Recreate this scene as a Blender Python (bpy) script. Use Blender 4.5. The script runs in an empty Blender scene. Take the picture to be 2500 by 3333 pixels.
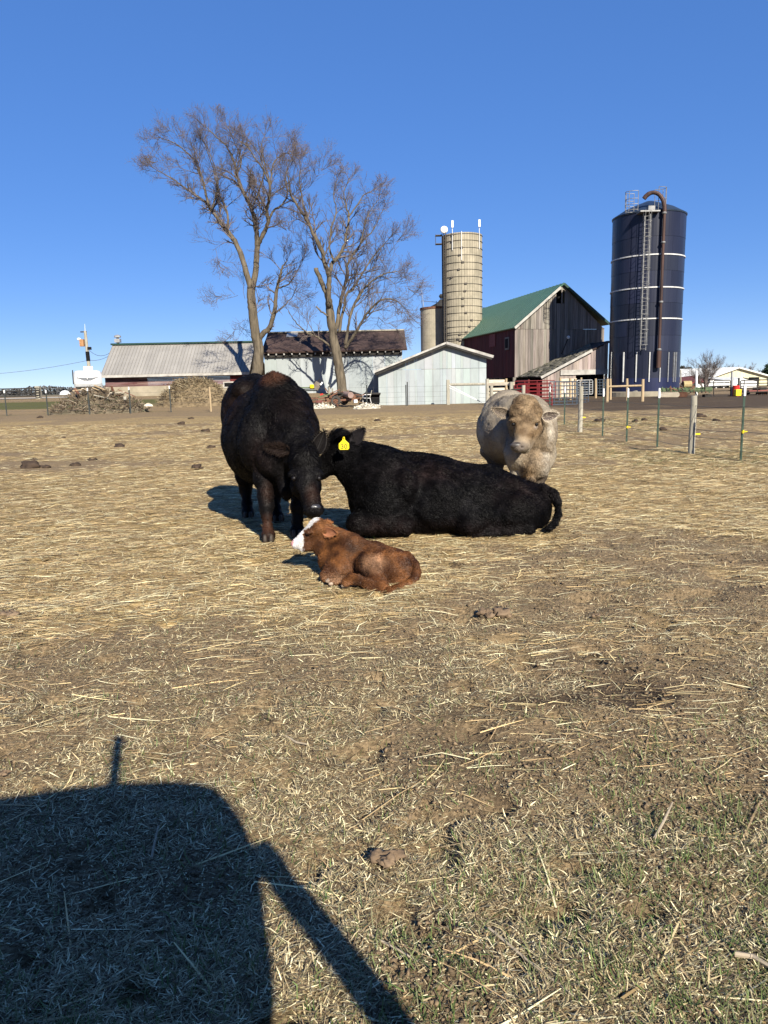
import bpy, math, random
import numpy as np
from mathutils import Vector, Matrix, noise as mnoise

random.seed(7)
rng = np.random.default_rng(11)
SC = bpy.context.scene
COL = SC.collection

# ------------------------------------------------------------ camera
F = 2407.0                                   # focal length in photograph pixels (2500 x 3333)
H = 1.22
PITCH = math.radians(9.6)
ROLL = math.radians(1.3)
fwd = Vector((0, math.cos(PITCH), -math.sin(PITCH)))
up0 = Vector((0, math.sin(PITCH), math.cos(PITCH)))
rgt = Vector((1, 0, 0)) * math.cos(ROLL) - up0 * math.sin(ROLL)
upv = up0 * math.cos(ROLL) + Vector((1, 0, 0)) * math.sin(ROLL)
cam_d = bpy.data.cameras.new('camera')
cam = bpy.data.objects.new('camera', cam_d)
COL.objects.link(cam)
m = Matrix((rgt, upv, -fwd)).transposed().to_4x4()
m.translation = Vector((0, 0, H))
cam.matrix_world = m
cam_d.sensor_fit = 'VERTICAL'
cam_d.sensor_height = 36.0
cam_d.lens = 36.0 * F / 3333.0
cam_d.clip_start = 0.05
cam_d.clip_end = 6000
SC.camera = cam
SC.render.resolution_x = 768
SC.render.resolution_y = 1024

# ------------------------------------------------------------ sky, sun, exposure
SUN_EL = math.radians(32)
SUN_AZ = math.radians(160)                   # clockwise from +Y: behind the camera, to its right
w = bpy.data.worlds.new('World')
SC.world = w
w.use_nodes = True
nt = w.node_tree
bg = nt.nodes['Background']
sky = nt.nodes.new('ShaderNodeTexSky')
sky.sky_type = 'NISHITA'
sky.sun_disc = False
sky.sun_elevation = SUN_EL
sky.sun_rotation = SUN_AZ
sky.altitude = 4500
sky.air_density = 1.0
sky.dust_density = 0.0
sky.ozone_density = 6.0
gam = nt.nodes.new('ShaderNodeGamma'); gam.inputs[1].default_value = 0.42
hsv = nt.nodes.new('ShaderNodeHueSaturation'); hsv.inputs['Saturation'].default_value = 1.75; hsv.inputs['Hue'].default_value = 0.520
nt.links.new(sky.outputs[0], gam.inputs[0]); nt.links.new(gam.outputs[0], hsv.inputs['Color'])
nt.links.new(hsv.outputs[0], bg.inputs[0])
bg.inputs[1].default_value = 0.178
sd = bpy.data.lights.new('sun', 'SUN')
sd.energy = 5.0
sd.angle = math.radians(0.53)
sd.color = (1.0, 0.93, 0.80)
sun = bpy.data.objects.new('sun', sd)
COL.objects.link(sun)
SUNV = Vector((math.sin(SUN_AZ) * math.cos(SUN_EL), math.cos(SUN_AZ) * math.cos(SUN_EL), math.sin(SUN_EL)))
sun.rotation_euler = SUNV.to_track_quat('Z', 'Y').to_euler()
sun.location = (5, -10, 20)
vs = SC.view_settings
vs.view_transform = 'Standard'
vs.look = 'None'
vs.exposure = 1.2
vs.gamma = 1.0
vs.use_curve_mapping = False
cy = SC.cycles
cy.max_bounces = 6
cy.transparent_max_bounces = 6

# ------------------------------------------------------------ terrain and pixel helpers
def sstep(t):
    t = np.clip(t, 0, 1)
    return t * t * (3 - 2 * t)

def terrain(x, y):
    x = np.asarray(x, float); y = np.asarray(y, float)
    z = 0.92 * sstep((y - 46.5) / 13.0) * sstep((1.0 - x) / 4.5)
    return z

def ray(px, py):
    return fwd + rgt * ((px - 1250.0) / F) + upv * ((1666.5 - py) / F)

def W(px, py, d):
    """world point at depth y=d seen at photograph pixel (px, py)"""
    r = ray(px, py)
    return Vector((0, 0, H)) + r * (d / r.y)

def G(px, py, z=None):
    """ground point seen at the pixel"""
    r = ray(px, py)
    t = (0 - H) / r.z
    p = Vector((0, 0, H)) + r * t
    for _ in range(12):
        zt = float(terrain(p.x, p.y))
        t2 = (zt - H) / r.z
        t = 0.5 * (t + t2)
        p = Vector((0, 0, H)) + r * t
    p.z = float(terrain(p.x, p.y))
    return p

def X(px, d, py=1300):
    return W(px, py, d).x

def GZ(x, y):
    return float(terrain(x, y))

# ------------------------------------------------------------ numpy value noise
_tab = rng.random((256, 256))
def vnoise(x, y, s=1.0, seed=0):
    x = np.asarray(x) / s + seed * 17.31; y = np.asarray(y) / s + seed * 9.77
    xi = np.floor(x).astype(int); yi = np.floor(y).astype(int)
    fx = x - xi; fy = y - yi
    fx = fx * fx * (3 - 2 * fx); fy = fy * fy * (3 - 2 * fy)
    a = _tab[xi & 255, yi & 255]; b = _tab[(xi + 1) & 255, yi & 255]
    c = _tab[xi & 255, (yi + 1) & 255]; d = _tab[(xi + 1) & 255, (yi + 1) & 255]
    return (a * (1 - fx) + b * fx) * (1 - fy) + (c * (1 - fx) + d * fx) * fy

def fbm(x, y, s=1.0, seed=0, oct=4):
    r = 0; a = 0.5; t = 0
    for i in range(oct):
        r = r + a * vnoise(x, y, s / 2 ** i, seed + i * 3.1); t += a; a *= 0.55
    return r / t

# ------------------------------------------------------------ objects
def tag(o, label=None, cat=None, group=None, kind=None):
    if label: o['label'] = label
    if cat: o['category'] = cat
    if group: o['group'] = group
    if kind: o['kind'] = kind
    return o

def thing(name, label, cat, loc=(0, 0, 0), group=None):
    o = bpy.data.objects.new(name, None)
    COL.objects.link(o)
    o.location = loc
    o.empty_display_size = 0.2
    return tag(o, label, cat, group)

def wloc(o):
    v = Vector((0, 0, 0))
    while o is not None:
        v += Vector(o.location); o = o.parent
    return v

def mesh_np(name, V, Fc, mat, parent=None, smooth=False, col=None, base=None):
    """V (n,3), Fc: list of arrays (each (k, nsides)); col: per-vertex rgb"""
    me = bpy.data.meshes.new(name)
    V = np.asarray(V, dtype=np.float32)
    off = np.array(wloc(parent)) if parent is not None else (np.array(base) if base is not None else np.zeros(3))
    V = V - off.astype(np.float32)
    if not isinstance(Fc, list): Fc = [Fc]
    Fc = [np.asarray(f, dtype=np.int32) for f in Fc if len(f)]
    nl = sum(f.size for f in Fc); nf = sum(len(f) for f in Fc)
    me.vertices.add(len(V)); me.vertices.foreach_set('co', V.ravel())
    me.loops.add(nl); me.loops.foreach_set('vertex_index', np.concatenate([f.ravel() for f in Fc]))
    st = []; s = 0
    for f in Fc:
        st.append(s + np.arange(len(f)) * f.shape[1]); s += f.size
    me.polygons.add(nf)
    me.polygons.foreach_set('loop_start', np.concatenate(st).astype(np.int32))
    if smooth: me.polygons.foreach_set('use_smooth', np.ones(nf, bool))
    me.update(calc_edges=True)
    if col is not None:
        at = me.color_attributes.new('Col', 'FLOAT_COLOR', 'POINT')
        c = np.ones((len(V), 4), np.float32); c[:, :3] = col
        at.data.foreach_set('color', c.ravel())
    me.materials.append(mat)
    o = bpy.data.objects.new(name, me)
    if parent is not None: o.parent = parent
    elif base is not None: o.location = base
    COL.objects.link(o)
    return o

class MB:
    def __init__(s):
        s.v = []; s.f = []; s.c = []; s.cur = (1, 1, 1)
    def add(s, vs, fs):
        n = len(s.v)
        s.v.extend([tuple(v) for v in vs]); s.c.extend([s.cur] * len(vs))
        s.f.extend([tuple(i + n for i in f) for f in fs])
    def hexa(s, p):    # 8 corners: bottom 4 ccw, top 4 ccw
        s.add(p, [(3, 2, 1, 0), (4, 5, 6, 7), (0, 1, 5, 4), (1, 2, 6, 5), (2, 3, 7, 6), (3, 0, 4, 7)])
    def box(s, c, size, rz=0, R=None):
        hx, hy, hz = [q / 2 for q in size]
        ps = [Vector(q) for q in ((-hx, -hy, -hz), (hx, -hy, -hz), (hx, hy, -hz), (-hx, hy, -hz), (-hx, -hy, hz), (hx, -hy, hz), (hx, hy, hz), (-hx, hy, hz))]
        M = R if R is not None else Matrix.Rotation(rz, 3, 'Z')
        s.hexa([M @ p + Vector(c) for p in ps])
    def beam(s, a, b, w, h, up=(0, 0, 1)):
        a = Vector(a); b = Vector(b); d = (b - a).normalized()
        u = Vector(up)
        if abs(d.dot(u)) > 0.98: u = Vector((0, 1, 0))
        sx = d.cross(u).normalized() * (w / 2); sz = sx.cross(d).normalized() * (h / 2)
        s.hexa([a - sx - sz, a + sx - sz, b + sx - sz, b - sx - sz, a - sx + sz, a + sx + sz, b + sx + sz, b - sx + sz])
    def tube(s, pts, rad, n=8, caps=True):
        pts = [Vector(p) for p in pts]
        if not hasattr(rad, '__len__'): rad = [rad] * len(pts)
        rings = []; u = None
        for i, p in enumerate(pts):
            d = (pts[min(i + 1, len(pts) - 1)] - pts[max(i - 1, 0)])
            if d.length < 1e-9: d = Vector((0, 0, 1))
            d.normalize()
            if u is None:
                u = d.cross(Vector((0.31, 0.17, 0.93)))
                if u.length < 1e-3: u = d.cross(Vector((1, 0, 0)))
            u = (u - d * u.dot(d)).normalized(); v = d.cross(u)
            rings.append([p + (u * math.cos(t) + v * math.sin(t)) * rad[i] for t in [2 * math.pi * k / n for k in range(n)]])
        vs = [q for r in rings for q in r]; fs = []
        for i in range(len(pts) - 1):
            for k in range(n):
                k2 = (k + 1) % n
                fs.append((i * n + k, i * n + k2, (i + 1) * n + k2, (i + 1) * n + k))
        if caps:
            fs.append(tuple(range(n - 1, -1, -1))); fs.append(tuple((len(pts) - 1) * n + k for k in range(n)))
        s.add(vs, fs)
    def lathe(s, c, prof, n=24, squash=(1, 1), ang0=0, cap=True):
        c = Vector(c); vs = []; fs = []
        for r, z in prof:
            for k in range(n):
                t = ang0 + 2 * math.pi * k / n
                vs.append(c + Vector((r * math.cos(t) * squash[0], r * math.sin(t) * squash[1], z)))
        for i in range(len(prof) - 1):
            for k in range(n):
                k2 = (k + 1) % n
                fs.append((i * n + k, i * n + k2, (i + 1) * n + k2, (i + 1) * n + k))
        if cap:
            fs.append(tuple(range(n - 1, -1, -1))); fs.append(tuple((len(prof) - 1) * n + k for k in range(n)))
        s.add(vs, fs)
    def prism(s, poly, off):   # poly: 3-D points of a planar outline, extruded by vector off
        n = len(poly); off = Vector(off); p = [Vector(q) for q in poly]
        s.add(p + [q + off for q in p], [tuple(range(n)), tuple(range(2 * n - 1, n - 1, -1))] + [(k, (k + 1) % n + 0, (k + 1) % n + n, k + n)[::-1] for k in range(n)])
    def ball(s, c, r, n=10, jit=0, seed=0):
        c = Vector(c)
        if not hasattr(r, '__len__'): r = (r, r, r)
        vs = []; fs = []; m_ = max(4, n // 2 + 1)
        for i in range(m_ + 1):
            a = math.pi * i / m_
            for k in range(n):
                t = 2 * math.pi * k / n
                d = Vector((math.sin(a) * math.cos(t), math.sin(a) * math.sin(t), math.cos(a)))
                q = 1 + (jit * mnoise.noise(d * 1.7 + Vector((seed, seed * .7, 0))) if jit else 0)
                vs.append(c + Vector((d.x * r[0], d.y * r[1], d.z * r[2])) * q)
        for i in range(m_):
            for k in range(n):
                k2 = (k + 1) % n
                fs.append((i * n + k, (i + 1) * n + k, (i + 1) * n + k2, i * n + k2))
        s.add(vs, fs)
    def build(s, name, mat, parent=None, smooth=False, base=None, bevel=0):
        me = bpy.data.meshes.new(name)
        off = wloc(parent) if parent is not None else (Vector(base) if base is not None else Vector((0, 0, 0)))
        me.from_pydata([tuple(Vector(v) - off) for v in s.v], [], s.f)
        me.validate()
        if smooth: me.polygons.foreach_set('use_smooth', np.ones(len(me.polygons), bool))
        at = me.color_attributes.new('Col', 'FLOAT_COLOR', 'POINT')
        if len(s.c) == len(me.vertices):
            c = np.ones((len(s.c), 4), np.float32); c[:, :3] = np.array(s.c); at.data.foreach_set('color', c.ravel())
        me.update()
        me.materials.append(mat)
        o = bpy.data.objects.new(name, me)
        if parent is not None: o.parent = parent
        elif base is not None: o.location = base
        COL.objects.link(o)
        if bevel:
            b = o.modifiers.new('bevel', 'BEVEL'); b.width = bevel; b.segments = 2; b.limit_method = 'ANGLE'
        return o

def copy_thing(o, loc, label=None):
    c = o.copy(); COL.objects.link(c); c.location = loc
    if label: c['label'] = label
    for ch in list(o.children):
        d = ch.copy(); COL.objects.link(d); d.parent = c
        for g in list(ch.children):
            e = g.copy(); COL.objects.link(e); e.parent = d
    return c

# ------------------------------------------------------------ materials
def tone(c):
    # base colours scaled down against the raised exposure, so shadows come out deeper
    return tuple(max(0.0, q * (0.60 + 0.12 * min(1.0, max(0.0, (q - .4) / .4)))) for q in c)

def mat(name, col, col2=None, scale=3.0, rough=0.85, metal=0.0, bump=0.0, bscale=30.0, stretch=(1, 1, 1),
        vcol=False, spec=0.3, contrast=(0.35, 0.65), sheen=0.0, detail=6, coat=0.0, bump2=None):
    col = tone(col); col2 = tone(col2) if col2 is not None else None
    M = bpy.data.materials.new(name); M.use_nodes = True
    t = M.node_tree; L = t.links; b = t.nodes['Principled BSDF']
    b.inputs['Roughness'].default_value = rough
    b.inputs['Metallic'].default_value = metal
    b.inputs['Specular IOR Level'].default_value = spec
    if sheen: b.inputs['Sheen Weight'].default_value = sheen
    if coat: b.inputs['Coat Weight'].default_value = coat
    tc = t.nodes.new('ShaderNodeTexCoord')
    mp = t.nodes.new('ShaderNodeMapping'); mp.inputs['Scale'].default_value = stretch
    L.new(tc.outputs['Object'], mp.inputs[0])
    src = None
    if col2 is not None:
        n = t.nodes.new('ShaderNodeTexNoise'); n.inputs['Scale'].default_value = scale; n.inputs['Detail'].default_value = detail
        n.inputs['Roughness'].default_value = 0.65
        L.new(mp.outputs[0], n.inputs['Vector'])
        r = t.nodes.new('ShaderNodeValToRGB')
        r.color_ramp.elements[0].position = contrast[0]; r.color_ramp.elements[0].color = (*col, 1)
        r.color_ramp.elements[1].position = contrast[1]; r.color_ramp.elements[1].color = (*col2, 1)
        L.new(n.outputs[0], r.inputs[0]); src = r.outputs[0]
    if vcol:
        a = t.nodes.new('ShaderNodeAttribute'); a.attribute_name = 'Col'
        if src is None:
            mx = t.nodes.new('ShaderNodeMix'); mx.data_type = 'RGBA'; mx.blend_type = 'MULTIPLY'; mx.inputs[0].default_value = 1
            mx.inputs[6].default_value = (*col, 1); L.new(a.outputs[0], mx.inputs[7]); src = mx.outputs[2]
        else:
            mx = t.nodes.new('ShaderNodeMix'); mx.data_type = 'RGBA'; mx.blend_type = 'MULTIPLY'; mx.inputs[0].default_value = 1
            L.new(src, mx.inputs[6]); L.new(a.outputs[0], mx.inputs[7]); src = mx.outputs[2]
    if src is None: b.inputs['Base Color'].default_value = (*col, 1)
    else: L.new(src, b.inputs['Base Color'])
    if bump:
        n2 = t.nodes.new('ShaderNodeTexNoise'); n2.inputs['Scale'].default_value = bscale; n2.inputs['Detail'].default_value = 5
        L.new(mp.outputs[0], n2.inputs['Vector'])
        bp = t.nodes.new('ShaderNodeBump'); bp.inputs['Strength'].default_value = 1.0; bp.inputs['Distance'].default_value = bump
        L.new(n2.outputs[0], bp.inputs['Height']); L.new(bp.outputs[0], b.inputs['Normal'])
    return M
# ------------------------------------------------------------ the ground
def zones(x, y):
    """straw cover, green cover, wet mud, all 0..1"""
    n1 = fbm(x, y * 1.6, 2.2, 1); n2 = fbm(x, y, 0.55, 5); n3 = fbm(x, y * 2.0, 6.0, 9)
    yw_ = y + (n3 - .5) * 14 * sstep((y - 14) / 12) + (n1 - .5) * 5 * sstep((y - 10) / 10)
    straw = (.30 * sstep((y - 1.6) / 1.2) + .70 * sstep((y - 2.6 + (n1 - .5) * 3.0) / 2.8)) * (1 - .75 * sstep((yw_ - 29) / 12))
    straw = straw * np.clip(0.55 + 2.4 * (n1 - 0.40) + 1.6 * (n2 - 0.5), 0.04, 1)
    # bare trodden strip to the left at mid distance, and thinner straw to the right by the fence
    straw = straw * (1 - 0.45 * sstep((x - 3.2) / 2.5) * sstep((y - 9) / 3))
    straw = straw * (1 - 0.6 * np.exp(-((y - 22) / 1.3) ** 2) * sstep((-x - 1.0) / 3))
    straw = straw * (1 - 0.6 * np.exp(-((y - 13.0) / 0.9) ** 2) * sstep((-x - 2.0) / 2) * sstep((n3 - .35) / .2))
    straw = straw + 0.5 * np.exp(-((x - 1.0) ** 2 / 20 + (y - 7.6) ** 2 / 2.2)) 
    green = (1 - sstep((y - 1.3) / 1.9)) * (0.35 + 1.1 * (n2 - 0.45) + 0.5 * (n1 - .5)) * (0.6 + 0.5 * sstep((x + .6) / 1.6))
    green = green + 0.55 * sstep((x - 2.6) / 1.5) * sstep((y - 8.5) / 3) * (1 - sstep((y - 26) / 8)) * sstep((n1 - .38) / .25)
    green = green + 0.5 * sstep((y - 40) / 3) * (1 - sstep((y - 47) / 3)) * (1 - sstep((x + 2) / 2)) * sstep((n1 - .3) / .3)
    green = green + 0.95 * sstep((y - 50.5) / 1.0) * (1 - sstep((y - 55) / 1.0)) * (1 - sstep((x + 17.0) / 3))
    mud = sstep((yw_ - 27) / 7) * (1 - sstep((y - 60) / 6)) * sstep((x - 5.5) / 5) * (.65 + .9 * (n3 - .3))
    mud = mud + 0.30 * sstep((yw_ - 36) / 6) * (1 - sstep((y - 52) / 5)) * sstep((x + 9) / 3)
    mud = mud + 0.55 * np.exp(-(((x - .95) / .42) ** 2 + ((y - 2.75) / .12) ** 2)) + 0.50 * sstep((fbm(x, y * 1.4, .8, 15) - .56) / .08) * (1 - sstep((y - 5.5) / 3)) * sstep((y - 1.3) / .8)
    return np.clip(straw, 0, 1), np.clip(green, 0, 1), np.clip(mud, 0, 1)

def micro(x, y):
    r = np.hypot(x, y)
    near = 1 - sstep((r - 9) / 12)
    h = 0.050 * (fbm(x, y, 0.20, 21, 4) - 0.5) + 0.040 * (fbm(x, y, 0.75, 25, 2) - 0.5)
    pit = sstep((0.34 - fbm(x, y, 0.16, 33, 2)) / 0.12)
    crack = np.clip(1 - np.abs(fbm(x, y, 0.34, 47, 3) - .5) / .018, 0, 1) * sstep((fbm(x, y, .9, 51, 2) - .5) / .12)
    h = h - 0.034 * pit - 0.045 * crack
    far = 0.06 * (fbm(x, y, 2.6, 41, 3) - 0.5) * (1 - sstep((r - 40) / 20))
    return h * near + far * sstep((r - 6) / 8)

N = 760
u = np.linspace(-1, 1, N)
b_ = math.asinh(3200 / 0.9)
gx = 0.9 * np.sinh(b_ * u)
gy = 0.9 * np.sinh(b_ * u) + 2.6
XX, YY = np.meshgrid(gx, gy)
xf = XX.ravel(); yf = YY.ravel()
ZZ = terrain(xf, yf) + micro(xf, yf)
i = np.arange(N * N).reshape(N, N)
quads = np.stack([i[:-1, :-1], i[:-1, 1:], i[1:, 1:], i[1:, :-1]], -1).reshape(-1, 4)
s_, g_, m_ = zones(xf, yf)
cols = np.stack([s_, g_, m_], 1)

def ground_mat():
    M = bpy.data.materials.new('ground_soil'); M.use_nodes = True
    t = M.node_tree; L = t.links; b = t.nodes['Principled BSDF']
    b.inputs['Roughness'].default_value = 0.95; b.inputs['Specular IOR Level'].default_value = 0.15
    geo = t.nodes.new('ShaderNodeNewGeometry')
    at = t.nodes.new('ShaderNodeAttribute'); at.attribute_name = 'Col'
    sp = t.nodes.new('ShaderNodeSeparateColor'); L.new(at.outputs[0], sp.inputs[0])
    def noise(scale, stretch=(1, 1, 1), detail=8, rough=.65):
        mp = t.nodes.new('ShaderNodeMapping'); mp.inputs['Scale'].default_value = stretch
        L.new(geo.outputs['Position'], mp.inputs[0])
        n = t.nodes.new('ShaderNodeTexNoise'); n.inputs['Scale'].default_value = scale; n.inputs['Detail'].default_value = detail
        n.inputs['Roughness'].default_value = rough
        L.new(mp.outputs[0], n.inputs['Vector']); return n.outputs[0]
    def ramp(src, p0, c0, p1, c1, mid=None):
        r = t.nodes.new('ShaderNodeValToRGB')
        r.color_ramp.elements[0].position = p0; r.color_ramp.elements[0].color = (*tone(c0), 1)
        r.color_ramp.elements[1].position = p1; r.color_ramp.elements[1].color = (*tone(c1), 1)
        if mid:
            e = r.color_ramp.elements.new(mid[0]); e.color = (*tone(mid[1]), 1)
        L.new(src, r.inputs[0]); return r.outputs[0]
    def mix(f, a, b2):
        x = t.nodes.new('ShaderNodeMix'); x.data_type = 'RGBA'
        L.new(f, x.inputs[0]); L.new(a, x.inputs[6]); L.new(b2, x.inputs[7]); return x.outputs[2]
    def math_(op, a, b2=None, v=None, clamp=False):
        x = t.nodes.new('ShaderNodeMath'); x.operation = op; x.use_clamp = clamp
        L.new(a, x.inputs[0])
        if b2 is not None: L.new(b2, x.inputs[1])
        elif v is not None: x.inputs[1].default_value = v
        return x.outputs[0]
    fine = noise(55); midn = noise(7); big = noise(1.1)
    soil = mix(midn, ramp(fine, .3, (.065, .046, .025), .72, (.42, .31, .175)), ramp(fine, .3, (.14, .10, .056), .7, (.54, .41, .235)))
    strawc = ramp(noise(22, (.35, 1.6, 1)), .32, (.11, .073, .036), .68, (.74, .57, .29), (.5, (.38, .275, .13)))
    greenc = ramp(noise(30), .35, (.085, .085, .03), .7, (.16, .16, .06))
    mudc = ramp(noise(9), .35, (.055, .038, .024), .7, (.17, .12, .075))
    def mask(ch, n, lo, k):
        a = math_('ADD', ch, math_('MULTIPLY', math_('SUBTRACT', n, v=.5), v=1.5))
        return math_('MULTIPLY', math_('SUBTRACT', a, v=lo), v=k, clamp=True)
    c = mix(mask(sp.outputs[0], noise(3.2, (.5, 1.4, 1)), .28, 3.0), soil, strawc)
    c = mix(mask(sp.outputs[1], midn, .40, 2.5), c, greenc)
    c = mix(mask(sp.outputs[2], noise(1.9, (.6, 1.5, 1)), .42, 3.0), c, mudc)
    # field beyond
    L.new(c, b.inputs['Base Color'])
    bp = t.nodes.new('ShaderNodeBump'); bp.inputs['Distance'].default_value = 0.02; bp.inputs['Strength'].default_value = 1
    L.new(math_('ADD', fine, midn), bp.inputs['Height']); L.new(bp.outputs[0], b.inputs['Normal'])
    return M
GM = ground_mat()
tag(mesh_np('ground', np.stack([xf, yf, ZZ], 1), quads, GM, smooth=True, col=cols), kind='structure')

# far fields and the gravel road at the left, both lying on the ground
gravel = mat('gravel', (.42, .38, .31), (.60, .55, .46), scale=1.5, bump=.01, bscale=20)
def sheet(name, pts, m_, dz):
    nn = 24
    A, B, C, D = [Vector(p) for p in pts]
    V = []
    for a in range(nn + 1):
        for b in range(nn + 1):
            u_ = a / nn; v_ = b / nn
            p = (A * (1 - u_) + B * u_) * (1 - v_) + (D * (1 - u_) + C * u_) * v_
            V.append((p.x, p.y, GZ(p.x, p.y) + dz))
    ii = np.arange((nn + 1) ** 2).reshape(nn + 1, nn + 1)
    q = np.stack([ii[:-1, :-1], ii[1:, :-1], ii[1:, 1:], ii[:-1, 1:]], -1).reshape(-1, 4)
    return mesh_np(name, V, q, m_)
tag(sheet('road', [(-120, 62, 0), (-22, 60, 0), (-22, 86, 0), (-120, 92, 0)], gravel, .02), kind='structure')
fieldm = mat('dry_field', (.16, .14, .07), (.26, .21, .12), scale=.05)
tag(sheet('field', [(-900, 130, 0), (900, 130, 0), (1800, 1500, 0), (-1800, 1500, 0)], fieldm, .04), kind='structure')

# ------------------------------------------------------------ straw, dead grass, green grass
HIDE = []
def blades(name, n, ymin, ymax, power, dens, Lr, Wr, upright, colors, xaniso=0.0, lab=None, bend=0.3, seed=0, lift=.006, groups=0):
    """thin bent two-quad blades scattered over the field in front"""
    r = np.random.default_rng(seed)
    M_ = int(n * 3.2)
    t = r.random(M_)
    y = (ymin ** (1 - power) + t * (ymax ** (1 - power) - ymin ** (1 - power))) ** (1 / (1 - power))
    x = (r.random(M_) * 2 - 1) * (0.60 * y + 0.9)
    if groups:
        k = M_ // groups
        cx = np.repeat(x[:k], groups); cyy = np.repeat(y[:k], groups)
        x = cx + r.normal(0, .016, len(cx)) * (1 + cyy * .06); y = cyy + r.normal(0, .016, len(cx)) * (1 + cyy * .06)
    keep = r.random(len(x)) < dens(x, y)
    x = x[keep][:n]; y = y[keep][:n]; n = len(x)
    z = terrain(x, y) + micro(x, y)
    Ls = r.uniform(Lr[0], Lr[1], n) * (r.random(n) ** .7 * .7 + .5)
    grow = 1 + np.clip((y - 5) / 16, 0, 1.0)
    Ws = r.uniform(Wr[0], Wr[1], n) * grow
    Ls = Ls * (1 + np.clip((y - 8) / 30, 0, .6))
    a = r.random(n) * 2 * np.pi
    if xaniso: a = np.where(r.random(n) < xaniso, r.normal(0, .32, n), a)
    el = r.uniform(upright[0], upright[1], n)
    D = np.stack([np.cos(a) * np.cos(el), np.sin(a) * np.cos(el), np.sin(el)], 1)
    S = np.stack([-np.sin(a), np.cos(a), r.normal(0, .25, n)], 1) * (Ws / 2)[:, None]
    base = np.stack([x, y, z + r.random(n) * lift], 1)
    if upright[1] < .3: base -= D * (Ls / 2)[:, None] * np.array([1, 1, 0])
    bd = r.normal(0, bend, n) * Ls
    side = S / (Ws / 2)[:, None]
    mid = base + D * (Ls * .5)[:, None] + side * (bd * .25)[:, None]; mid[:, 2] += np.abs(bd) * .12
    tip = base + D * Ls[:, None]
    tip[:, 2] -= np.abs(bd) * .25 * (el > .3)
    V = np.stack([base - S, base + S, mid - S * .9, mid + S * .9, tip - S * .35, tip + S * .35], 1).reshape(-1, 3)
    k = np.arange(n)[:, None] * 6
    Fq = np.concatenate([k + np.array([0, 1, 3, 2]), k + np.array([2, 3, 5, 4])])
    cc = np.array([tone(c_) for c_ in colors])[r.integers(0, len(colors), n)] * r.uniform(.7, 1.2, n)[:, None]
    C = np.repeat(cc, 6, 0)
    o = mesh_np(name, V, Fq, blade_mat, col=C)
    return tag(o, lab, name.split('_')[-1], kind='stuff')

def blade_material():
    M = bpy.data.materials.new('dry_blades'); M.use_nodes = True
    t = M.node_tree; L = t.links; b = t.nodes['Principled BSDF']
    a = t.nodes.new('ShaderNodeAttribute'); a.attribute_name = 'Col'
    L.new(a.outputs[0], b.inputs['Base Color']); b.inputs['Roughness'].default_value = .6
    b.inputs['Specular IOR Level'].default_value = .3
    return M
blade_mat = blade_material()
STRAW = [(.78, .60, .32), (.92, .75, .44), (.58, .43, .22), (1.0, .90, .60), (.46, .33, .15), (.28, .19, .09)]
DEAD = [(.62, .52, .31), (.42, .33, .185), (.88, .78, .54), (.24, .175, .10), (.12, .085, .05), (.50, .43, .25), (.36, .25, .13), (.34, .31, .16)]
GREEN = [(.13, .19, .05), (.17, .23, .065), (.09, .15, .035), (.18, .21, .07), (.22, .22, .10)]
def dS(x, y):
    s, g, m_ = zones(x, y); return np.clip(s * 1.5 - .10, 0.012, 1) * (1 - .8 * m_ * (y > 25)) * (.25 + .75 * sstep((y - 2.4) / 3.0))
def dD(x, y):
    s, g, m_ = zones(x, y); return np.clip(.34 + 3.8 * (fbm(x, y, .34, 61) - .43), .04, 1) * (1 - .85 * m_)
def dP(x, y):
    s, g, m_ = zones(x, y); return np.clip(.5 + 1.2 * (fbm(x, y, .3, 63) - .5), .1, 1) * (1 - .5 * m_)
def dG(x, y):
    s, g, m_ = zones(x, y); return np.clip(g * 2.2 * (.25 + 2.4 * (fbm(x, y, .22, 77) - .42)) + .02 * (y < 6), 0, 1) * (1 - .8 * m_)
blades('straw', 230000, 2.0, 30, 0.85, dS, (.05, .19), (.0020, .0044), (-.05, .10), STRAW, .60, 'loose pale straw strewn thickly over the trodden ground', .12, 1)
blades('long_straw', 500, 1.2, 6, 1.01, lambda x, y: .5 + 0 * x, (.12, .36), (.003, .006), (-.02, .05), STRAW, .5, 'scattered long single stalks on the bare near ground', .06, 5)
blades('dead_grass', 250000, 0.95, 11, 1.3, dD, (.010, .036), (.0014, .0033), (-.0, .65), DEAD, .2, 'short dead tan grass clumps on bare soil', .18, 2, groups=6)
blades('chaff', 190000, 0.95, 9, 1.3, dP, (.005, .019), (.0015, .0038), (-.05, .35), DEAD, .2, 'fine chopped chaff and leaf bits between the grass', .1, 7)
blades('green_grass', 50000, 0.95, 26, 1.15, dG, (.018, .05), (.0014, .0028), (.35, 1.3), GREEN, 0, 'sparse green grass tufts sprouting through dead grass', .3, 3, groups=8)

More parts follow.
